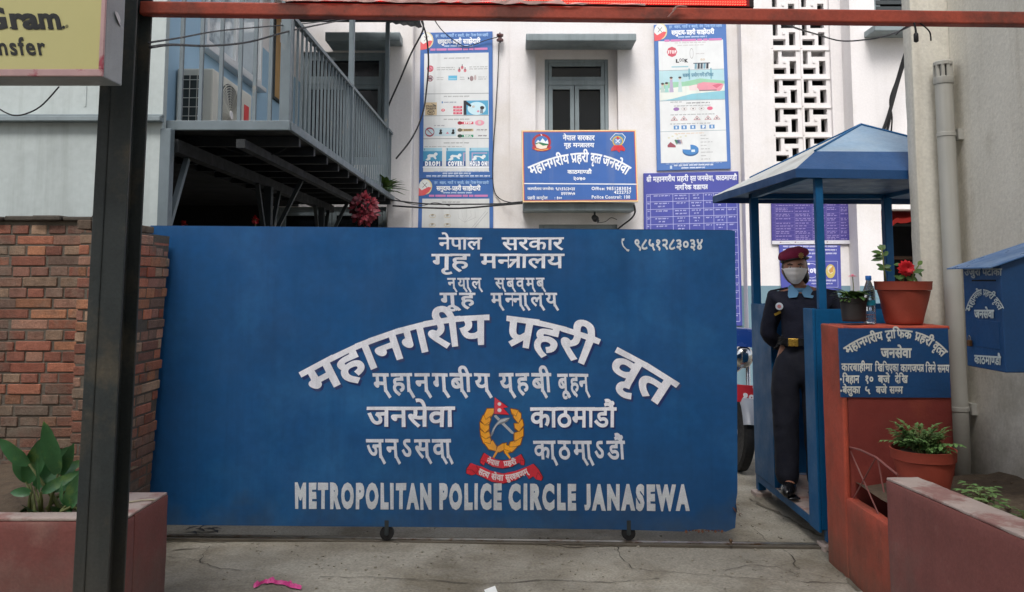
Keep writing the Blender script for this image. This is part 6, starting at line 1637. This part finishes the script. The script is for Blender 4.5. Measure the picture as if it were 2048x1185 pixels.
# badge and pin on the chest, shoulder straps
from mathutils.bvhtree import BVHTree
bv = BVHTree.FromPolygons([tuple(v.co) for v in jersey.data.vertices], [tuple(p.vertices) for p in jersey.data.polygons])
def on_jersey(px, py):
    d_ = Vector(ray(px, py)).normalized(); h = bv.ray_cast(Vector((0, 0, EYE)), d_); return (h[0], h[1]) if h[0] else (P(px, py, 5.2), Vector((0, -1, 0)))
c, n = on_jersey(1559, 613); n = (n * .4 + Vector((-.25, -1, 0))).normalized(); c = c + n * .006; b = MB(); b.lathe([(.024, 0), (.024, .003), (.022, .0045)], c, 20, axis=n.to_track_quat('Z', 'Y').to_matrix()); bd = b.build('round_badge', M('white_badge', (206, 214, 224), .4), man)
b = MB(); b.lathe([(.012, .0046), (.012, .0052)], c, 12, axis=n.to_track_quat('Z', 'Y').to_matrix()); b.build('badge_mark', M('badge_pink', (200, 130, 130), .5), bd)
c0_, n0_ = on_jersey(1549, 630); c1_2, n1_ = on_jersey(1562, 624); b = MB(); b.bar(c0_ + n0_ * .002, c1_2 + n1_ * .002, .004, .016); b.build('name_pin', M('gold_pin', (184, 150, 60), .4, metal=.5), man)
for s_ in (-1, 1):
    b = MB(); b.hexa([L(.03 + s_ * x, y, z) for dz in (0, .012) for x, y, z in ((.09, -.025, 1.29 + dz), (.2, -.03, 1.268 + dz), (.2, .025, 1.268 + dz), (.09, .02, 1.29 + dz))], .004); b.build('shoulder_strap', m_navy2, man)
b = MB(); b.tube([L(-.1, -.085, 1.0), L(-.14, -.09, .93), L(-.16, -.06, .9), L(-.12, -.1, .94), L(-.09, -.11, .97)], .003, 5); b.build('lanyard', m_cable, man)

# ------------------------------------------------------------------ parked motorcycles
m_chrome = M('chrome', (190, 190, 190), .18, metal=1, var=.05)
m_tank = M('blue_tank', (34, 74, 150), .25, var=.06, coat=.6)
m_silver = M('silver_plastic', (150, 154, 160), .35, var=.08)
def motorcycle(loc, label, lean=.08):
    t = thing('motorcycle', label, 'motorcycle', loc, 'motorcycles parked behind the gate'); o = Vector(loc)
    T = Matrix.Rotation(lean, 3, 'Y'); V = lambda x, y, z: o + T @ Vector((x, y, z))
    def tubes(name, mat, lst, par=t, n=8):
        b = MB()
        for pts, r_ in lst: b.tube([V(*p) for p in pts], r_, n)
        return b.build(name, mat, par, True, 50)
    def ell(name, mat, lst, par=t):
        b = MB()
        for c, s3 in lst: b.ball(V(*c), 1, s3, 18, 12, rot=T)
        return b.build(name, mat, par, True)
    for yc in (0, 1.28):
        b = MB(); ax = T @ Matrix.Rotation(R(90), 3, 'Y')
        b.lathe([(.225, -.035), (.262, -.045), (.292, -.03), (.3, 0), (.292, .03), (.262, .045), (.225, .035), (.22, 0)], V(0, yc, .3), 40, axis=ax, mod=lambda a, z: 1 + .006 * math.sin(a * 40) * (abs(z) < .04)); wh = b.build('wheel', m_black, t, True, 40)
        b = MB(); b.lathe([(.205, -.02), (.226, -.024), (.226, .024), (.205, .02)], V(0, yc, .3), 32, axis=ax); b.lathe([(.045, -.05), (.045, .05)], V(0, yc, .3), 16, axis=ax)
        for k in range(6):
            a = k * math.pi / 3; b.bar(V(0, yc + .03 * math.cos(a), .3 + .03 * math.sin(a)), V(0, yc + .21 * math.cos(a), .3 + .21 * math.sin(a)), .03, .02)
        b.build('rim', m_silver, wh, True, 40)
    tubes('fork', m_chrome, [([(s * .075, 0, .3), (s * .075, .17, .88)], .019) for s in (-1, 1)])
    b = MB(); prev = None
    for k in range(9):
        a = R(20 + k * 15); c = (0, -.325 * math.cos(a), .3 + .325 * math.sin(a)); cur = [b.bm.verts.new(V(x, c[1] * q, .3 + (c[2] - .3) * q)) for x, q in ((-.062, .93), (-.04, 1.02), (.04, 1.02), (.062, .93))]
        if prev:
            for i in range(3): b.bm.faces.new((prev[i], cur[i], cur[i + 1], prev[i + 1]))
        prev = cur
    b.build('front_mudguard', m_silver, t, True)
    b = MB(); b.hexa([V(x, y, z) for x, y, z in ((-.11, -.16, .56), (.11, -.16, .56), (.11, -.15, .56), (-.11, -.15, .56), (-.11, -.12, .69), (.11, -.12, .69), (.11, -.11, .69), (-.11, -.11, .69))], .004); np_ = b.build('number_plate', M('red_plate', (190, 34, 44), .4), t)
    pc = lambda u, v: V(-.11 + .22 * u, -.16 + .04 * v - .002, .56 + .13 * v)
    pr = Print(lambda u, v: pc(u, v), tuple((T @ Vector((0, -1, .2))).normalized()), .001)
    pr.text('प', .7, .84, .92, .6, (236, 232, 230), 1, .06); pr.text('१०९', .3, .97, .5, .1, (236, 232, 230), 1, .06); pr.build('plate_number', m_print, np_)
    b = MB(); b.ball(V(0, .05, .9), 1, (.085, .07, .095), 18, 12, rot=T); b.build('headlight', m_chrome, t, True)
    b = MB(); b.prism([V(x, y, z) for x, y, z in ((-.1, .0, .98), (.1, .0, .98), (.075, .08, 1.12), (-.075, .08, 1.12))], T @ Vector((0, .03, .01))); b.build('front_cowl', m_tank, t)
    tubes('handlebar', m_chrome, [([(-.36, .3, 1.0), (-.2, .2, 1.02), (0, .18, .98), (.2, .2, 1.02), (.36, .3, 1.0)], .013)])
    for s in (-1, 1):
        tubes('grip', m_black, [([(s * .27, .245, 1.012), (s * .38, .312, .998)], .018)])
        tubes('mirror_stalk', m_chrome, [([(s * .24, .22, 1.02), (s * .3, .18, 1.13), (s * .31, .17, 1.16)], .006)])
        b = MB(); b.ball(V(s * .33, .165, 1.185), 1, (.058, .018, .036), 16, 10, rot=T); b.build('mirror', m_chrome, t, True)
        b = MB(); b.ball(V(s * .17, .07, .86), 1, (.035, .03, .022), 12, 8, rot=T); b.build('indicator', M('amber_lens', (206, 110, 40), .25), t, True)
    ell('fuel_tank', m_tank, [((0, .5, .83), (.125, .26, .115)), ((0, .62, .8), (.11, .2, .1))])
    b = MB(); b.hexa([V(x, y, z) for z in (.78, .84) for x, y in ((-.1, .72), (.1, .72), (.12, 1.42), (-.12, 1.42))], .03, 3); b.build('seat', m_black, t, True, 60)
    ell('side_panel', m_tank, [((-.1, .95, .66), (.03, .17, .1)), ((.1, .95, .66), (.03, .17, .1))]); ell('tail_cowl', m_silver, [((0, 1.45, .8), (.1, .22, .06))])
    b = MB(); b.lathe([(.085, -.13), (.1, -.12), (.1, .12), (.085, .13)], V(0, .62, .36), 20, axis=T @ Matrix.Rotation(R(90), 3, 'Y'))
    for k in range(6): b.hexa([V(x, y, z) for z in (.47 + k * .03, .485 + k * .03) for x, y in ((-.085, .45), (.085, .45), (.085, .64), (-.085, .64))])
    b.build('engine', m_silver, t, True, 40)
    tubes('frame', m_darksteel, [([(0, .2, .9), (0, .3, .6), (0, .42, .26), (0, .8, .24), (0, .95, .45), (0, 1.0, .75)], .018), ([(0, .2, .9), (0, .7, .78), (0, 1.4, .76)], .018), ([(-.09, .9, .33), (-.09, 1.28, .3)], .016), ([(.09, .9, .33), (.09, 1.28, .3)], .016)])
    tubes('exhaust', m_chrome, [([(.06, .46, .5), (.09, .36, .36), (.11, .45, .22), (.13, .8, .22), (.14, 1.0, .26)], .02), ([(.14, .98, .26), (.15, 1.5, .36)], .042)])
    tubes('crash_guard', m_chrome, [([(0, .33, .62), (-.22, .33, .58), (-.26, .34, .42), (-.2, .36, .28), (0, .4, .26)], .012), ([(0, .33, .62), (.22, .33, .58), (.26, .34, .42), (.2, .36, .28), (0, .4, .26)], .012)])
    tubes('side_stand', m_darksteel, [([(-.06, .7, .24), (-.17, .74, .01)], .01)])
    ell('tail_light', M('red_lens', (170, 24, 28), .2), [((0, 1.64, .76), (.07, .03, .03))])
    return t
mc = motorcycle((1.8, 6.72, 0), 'blue motorcycle with red front number plate parked between gate and booth')
m2 = copy_tree(mc); m2.location = (2.32, 7.75, 0); m2.rotation_euler = (0, 0, R(14)); m2['label'] = 'second blue motorcycle parked further back behind the plated one'
m3 = copy_tree(mc); m3.location = (1.35, 6.9, 0); m3.rotation_euler = (0, 0, R(-6)); m3['label'] = 'blue motorcycle parked directly behind the gate edge next to the plated one'

# ------------------------------------------------------------------ hanging basket and blooms behind the gate
hp = thing('hanging_plant', 'maroon leaved plant hanging by a wire from the balcony edge', 'hanging plant', tuple(P(728, 420, 8.25)))
c = P(729, 410, 8.25)
b = MB(); b.lathe([(.03, -.07), (.07, -.06), (.085, .0), (.08, .005)], c, 16); b.build('basket', m_pot, hp, True)
b = MB()
for s_ in (-.07, .07): b.tube([c + Vector((s_, 0, 0)), c + Vector((0, 0, .26))], .003, 4)
b.tube([c + Vector((0, 0, .26)), c + Vector((0, 0, .38))], .003, 4); b.build('wire', m_cable, hp)
b = MB()
for k in range(230):
    dv = Vector((rk.gauss(0, 1), rk.gauss(0, 1), rk.gauss(-.1, 1))).normalized(); p = c + Vector((dv.x * .11, dv.y * .11, dv.z * .12 - .03)) * rk.uniform(.6, 1.15)
    if rk.random() < .2: p.z -= rk.uniform(.02, .09); p.x *= 1
    b.leaf(p, dv + Vector((0, 0, rk.uniform(-.9, .3))), rk.uniform(.035, .06), rk.uniform(.026, .04), up=(rk.uniform(-.5, .5), -1, .5), droop=.4, n=3)
b.build('foliage', m_coleus, hp, True)
for (px, py, Y, lb) in ((328, 428, 6.3, 'red geranium bloom beside the balcony post above the gate'), (366, 450, 6.6, 'red geranium bloom barely clearing the gate edge'), (511, 440, 7.0, 'red geranium bloom near the braced column under the balcony')):
    c = P(px, py, Y); t = thing('geranium', lb, 'plant', (c.x, Y, 0)); b = MB(); b.lathe([(.1, .0), (.14, .3), (.15, .3), (.14, .28)], (c.x, Y, 0), 18); b.build('pot', m_terra, t, True, 40)
    b = MB(); b.tube([(c.x, Y, .28), (c.x + .02, Y, 1.0), c], .006, 6); b.build('stem', m_stem, t); b = MB()
    for k in range(40): a = rk.uniform(0, 6.28); z = rk.uniform(.5, c.z - .08); b.leaf((c.x + .02, Y, z), (math.cos(a), math.sin(a), .5), .07, .06, droop=.5, n=3)
    b.build('foliage', m_leaf, t, True); b = MB()
    for k in range(26): dv = Vector((rk.gauss(0, 1), rk.gauss(0, 1), rk.gauss(.2, 1))).normalized(); b.leaf(c + dv * .012, dv, .03, .024, droop=.3, n=2)
    b.build('bloom', m_petalred, t, True)
b = weeds([Vector((-1.6 + .02 * k, 10.0 - .07 * k, 2.58)) for k in range(4)], h=.3)
bp_ = thing('balcony_plant', 'spiky green plant poking through the far bars of the balcony', 'plant', (-1.6, 9.9, 2.58)); b.build('foliage', m_leaf, bp_)

# ------------------------------------------------------------------ cables
def cable(label, pts, r_=.006, name='cable', sag=0):
    out_ = []
    pts = [Vector(p) for p in pts]
    for i in range(len(pts) - 1):
        p0, p1, p2, p3 = pts[max(i - 1, 0)], pts[i], pts[i + 1], pts[min(i + 2, len(pts) - 1)]
        for k in range(6):
            t = k / 6; out_.append(.5 * ((2 * p1) + (p2 - p0) * t + (2 * p0 - 5 * p1 + 4 * p2 - p3) * t * t + (3 * p1 - p0 - 3 * p2 + p3) * t ** 3))
    out_.append(pts[-1]); b = MB(); b.tube(out_, r_, 6); o = b.build(name, m_cable, smooth=True); return tag(o, label, 'cable')
def run(lst): return [P(x, y, Y) for x, y, Y in lst]
cable('upper thin cable from the black post across the balcony bars', run([(296, 86, 3.02), (360, 76, 3.6), (440, 62, 4.4), (540, 53, 5.2), (640, 44, 6.5), (720, 30, 8)]), .004)
cable('lower thicker cable from the black post past the balcony corner post', run([(300, 95, 3.02), (345, 90, 3.5), (420, 92, 4.3), (500, 84, 5.0), (590, 60, 5.6), (700, 38, 7.5), (760, 28, 9)]), .006)
cable('black cable curving down the white pilaster beside the balcony', run([(842, 36, 9.9), (846, 60, 9.9), (822, 108, 9.9), (800, 160, 9.9), (782, 200, 9.95), (776, 216, 10.0)]), .012)
cable('black cable hanging down over the edge of the tall safety poster', run([(838, 30, 9.9), (852, 70, 10.1), (857, 120, 10.2), (854, 170, 10.2), (846, 225, 10.1), (825, 275, 9.95), (792, 318, 9.9)]), .011)
cable('thin cable crossing the head of the tall safety poster to the reel', run([(866, 36, 10.3), (885, 62, 10.48), (915, 86, 10.54), (935, 93, 10.55), (975, 80, 10.53), (998, 74, 10.5)]), .006)
cable('thin grey cable dropping straight down from the brown reel insulator', run([(998, 86, 10.5), (996, 140, 10.56), (991, 230, 10.57), (986, 310, 10.57), (987, 375, 10.57), (1003, 400, 10.55), (1040, 408, 10.3)]), .006)
cable('dark cable strung level from the balcony end to the name board foot', run([(780, 400, 10.2), (850, 408, 10.3), (930, 409, 10.3), (1000, 408, 10.25), (1045, 404, 10.1)]), .009)
cable('second dark cable sagging under the level one', run([(785, 412, 10.2), (850, 416, 10.3), (920, 417, 10.3), (985, 412, 10.25), (1045, 407, 10.1)]), .011)
cable('loose thin cable looping beside the hanging plant', run([(790, 396, 10.2), (812, 406, 10.3), (846, 411, 10.35), (870, 406, 10.4), (900, 412, 10.4)]), .005)
cable('dark cable curling under the end of the lower ledge', run([(1268, 410, 10.15), (1270, 425, 10.2), (1262, 438, 10.4), (1240, 455, 10.5), (1225, 470, 10.52)]), .011)
cable('thin wire from the camera under the lower ledge to the wall', run([(1194, 446, 10.3), (1210, 444, 10.4), (1222, 436, 10.5), (1234, 440, 10.5)]), .004)
cable('slack black cable hanging below the rust red tube before the block screen', run([(1562, 44, 3.15), (1590, 56, 3.6), (1630, 68, 4.2), (1680, 82, 4.6), (1730, 80, 4.4), (1780, 70, 4.0), (1832, 47, 3.2)]), .0042)
cable('short black lead with a plug hanging from the rust red tube', run([(1828, 46, 3.1), (1831, 58, 3.1), (1832, 70, 3.1)]), .004)
b = MB(); p = P(1832, 72, 3.1); b.lathe([(.005, .012), (.009, .006), (.009, -.022), (.003, -.026)], p, 10); plg = b.build('plug', m_cable, bpy.data.objects['cable.012'] if 'cable.012' in bpy.data.objects else None, True)
cable('frayed black wire end curling from the rust red tube', run([(1840, 47, 3.1), (1852, 56, 3.12), (1860, 66, 3.14), (1862, 82, 3.15)]), .003)
cable('short wire end under the rust red tube by the slack cable', run([(1826, 48, 3.12), (1806, 58, 3.2), (1792, 70, 3.3)]), .003)
for k, lb in enumerate(('thickest cable of the bundle slanting behind the booth roof', 'second cable of the bundle slanting behind the booth roof', 'loosest outer cable of the bundle slanting behind the booth roof')):
    cable(lb, run([(1823 + k, 66, 9.6), (1812 - 2 * k, 110, 9.7), (1797 - 2 * k, 160, 9.8), (1786 - 3 * k, 200, 9.85), (1776 + 4 * k, 235, 9.9), (1764 + 9 * k, 268, 9.95)]), .022 - .006 * k)
cable('thin dark wire drooping over the grey sheet wall', run([(-20, 205, 5.2), (12, 226, 5.2), (40, 231, 5.2), (80, 214, 5.2), (118, 174, 5.1)]), .005)
cable('pale wire loop hanging under the balcony floor', run([(378, 262, 5.7), (430, 290, 5.9), (500, 310, 6.1), (550, 308, 6.1), (585, 285, 6.0), (592, 262, 5.9)]), .004)
b = MB(); tk = thing('water_tank', 'black plastic water tank seen above the rust red tube', 'water tank', tuple(P(1768, 20, 12)))

bpy.data.objects.remove(tk)
# ------------------------------------------------------------------ litter
b = MB(); prev = None
for i in range(22):
    u = i / 21; p = PZ(506 + 96 * u, 1176 - 4 * math.sin(u * 5) - 6 * math.sin(u * 3.1) + 3 * noise.noise(Vector((u * 7, 0, 0))), .012); q_ = p + Vector((.01 * noise.noise(Vector((i * .9, 3, 0))), .024 + .03 * noise.noise(Vector((i * .45, 0, 0))), .012 + .02 * noise.noise(Vector((i * .6, 5, 0)))))
    cur = [b.bm.verts.new(p), b.bm.verts.new(p.lerp(q_, .5) + Vector((0, 0, .01))), b.bm.verts.new(q_)]
    if prev:
        for k in range(2): b.bm.faces.new((prev[k], cur[k], cur[k + 1], prev[k + 1]))
    prev = cur
tag(b.build('pink_ribbon', M('pink_plastic', (212, 70, 140), .45, var=.15, vscale=30)), 'crumpled pink plastic ribbon lying on the concrete', 'litter')
b = MB(); v = [PZ(x, y, .014) for x, y in ((968, 1180), (990, 1177), (998, 1192), (976, 1198))]; v[1].z += .012; b.face(v); tag(b.build('paper_scrap', M('scrap_white', (226, 226, 222), .8)), 'small white paper scrap on the concrete in the middle of the entrance', 'litter')
b = MB()
for k in range(7): p = PZ(372 + 9 * k, 1060 + rk.uniform(-4, 5), .012); b.leaf(p, (rk.uniform(.2, 1), rk.uniform(-.4, .4), .15), .08, .03, n=3)
tag(b.build('plastic_scrap', M('scrap_dark', (58, 58, 58), .6)), 'torn dark plastic scraps at the gate foot beside the maroon planter', 'litter')
b = MB(); p = PZ(1462, 1091, .02); b.tube([p, p + Vector((0, 0, .022))], .006, 8); b.ball(p + Vector((0, 0, .026)), .011, seg=8, rings=6); tag(b.build('stop_bolt', m_steel), 'small steel bolt standing up from the guide rail', 'bolt')
rl = random.Random(9); b = MB()
for k in range(700):
    x, y = rl.uniform(-1.5, 1.8), rl.choice((rl.uniform(4.3, 5.3), rl.uniform(3.9, 5.0), rl.uniform(5.2, 6.4)))
    z = noise.noise(Vector((x * .8, y * .8, 2))) * .012; b.ball((x, y, z + .003), rl.choice((.003, .004, .005, .009)) * rl.uniform(.6, 1.2), (1, 1, .6), 5, 4)
gv = b.build('gravel', m_ground); tag(gv, 'loose grit and pebbles scattered over the concrete', 'gravel', kind='stuff')

# ------------------------------------------------------------------ unseen block added across the street, behind the camera, to shade the entrance
st_ = thing('unseen_shade_building', 'unseen plain house block added across the street to shade the entrance', 'building', (0, -6, 0))
b = MB(); b.box((-8, -12, 0), (7, -6, 14.4)); b.build('wall', m_oldwall, st_)
bpy.data.objects.remove(_fo); bpy.data.curves.remove(_fc)
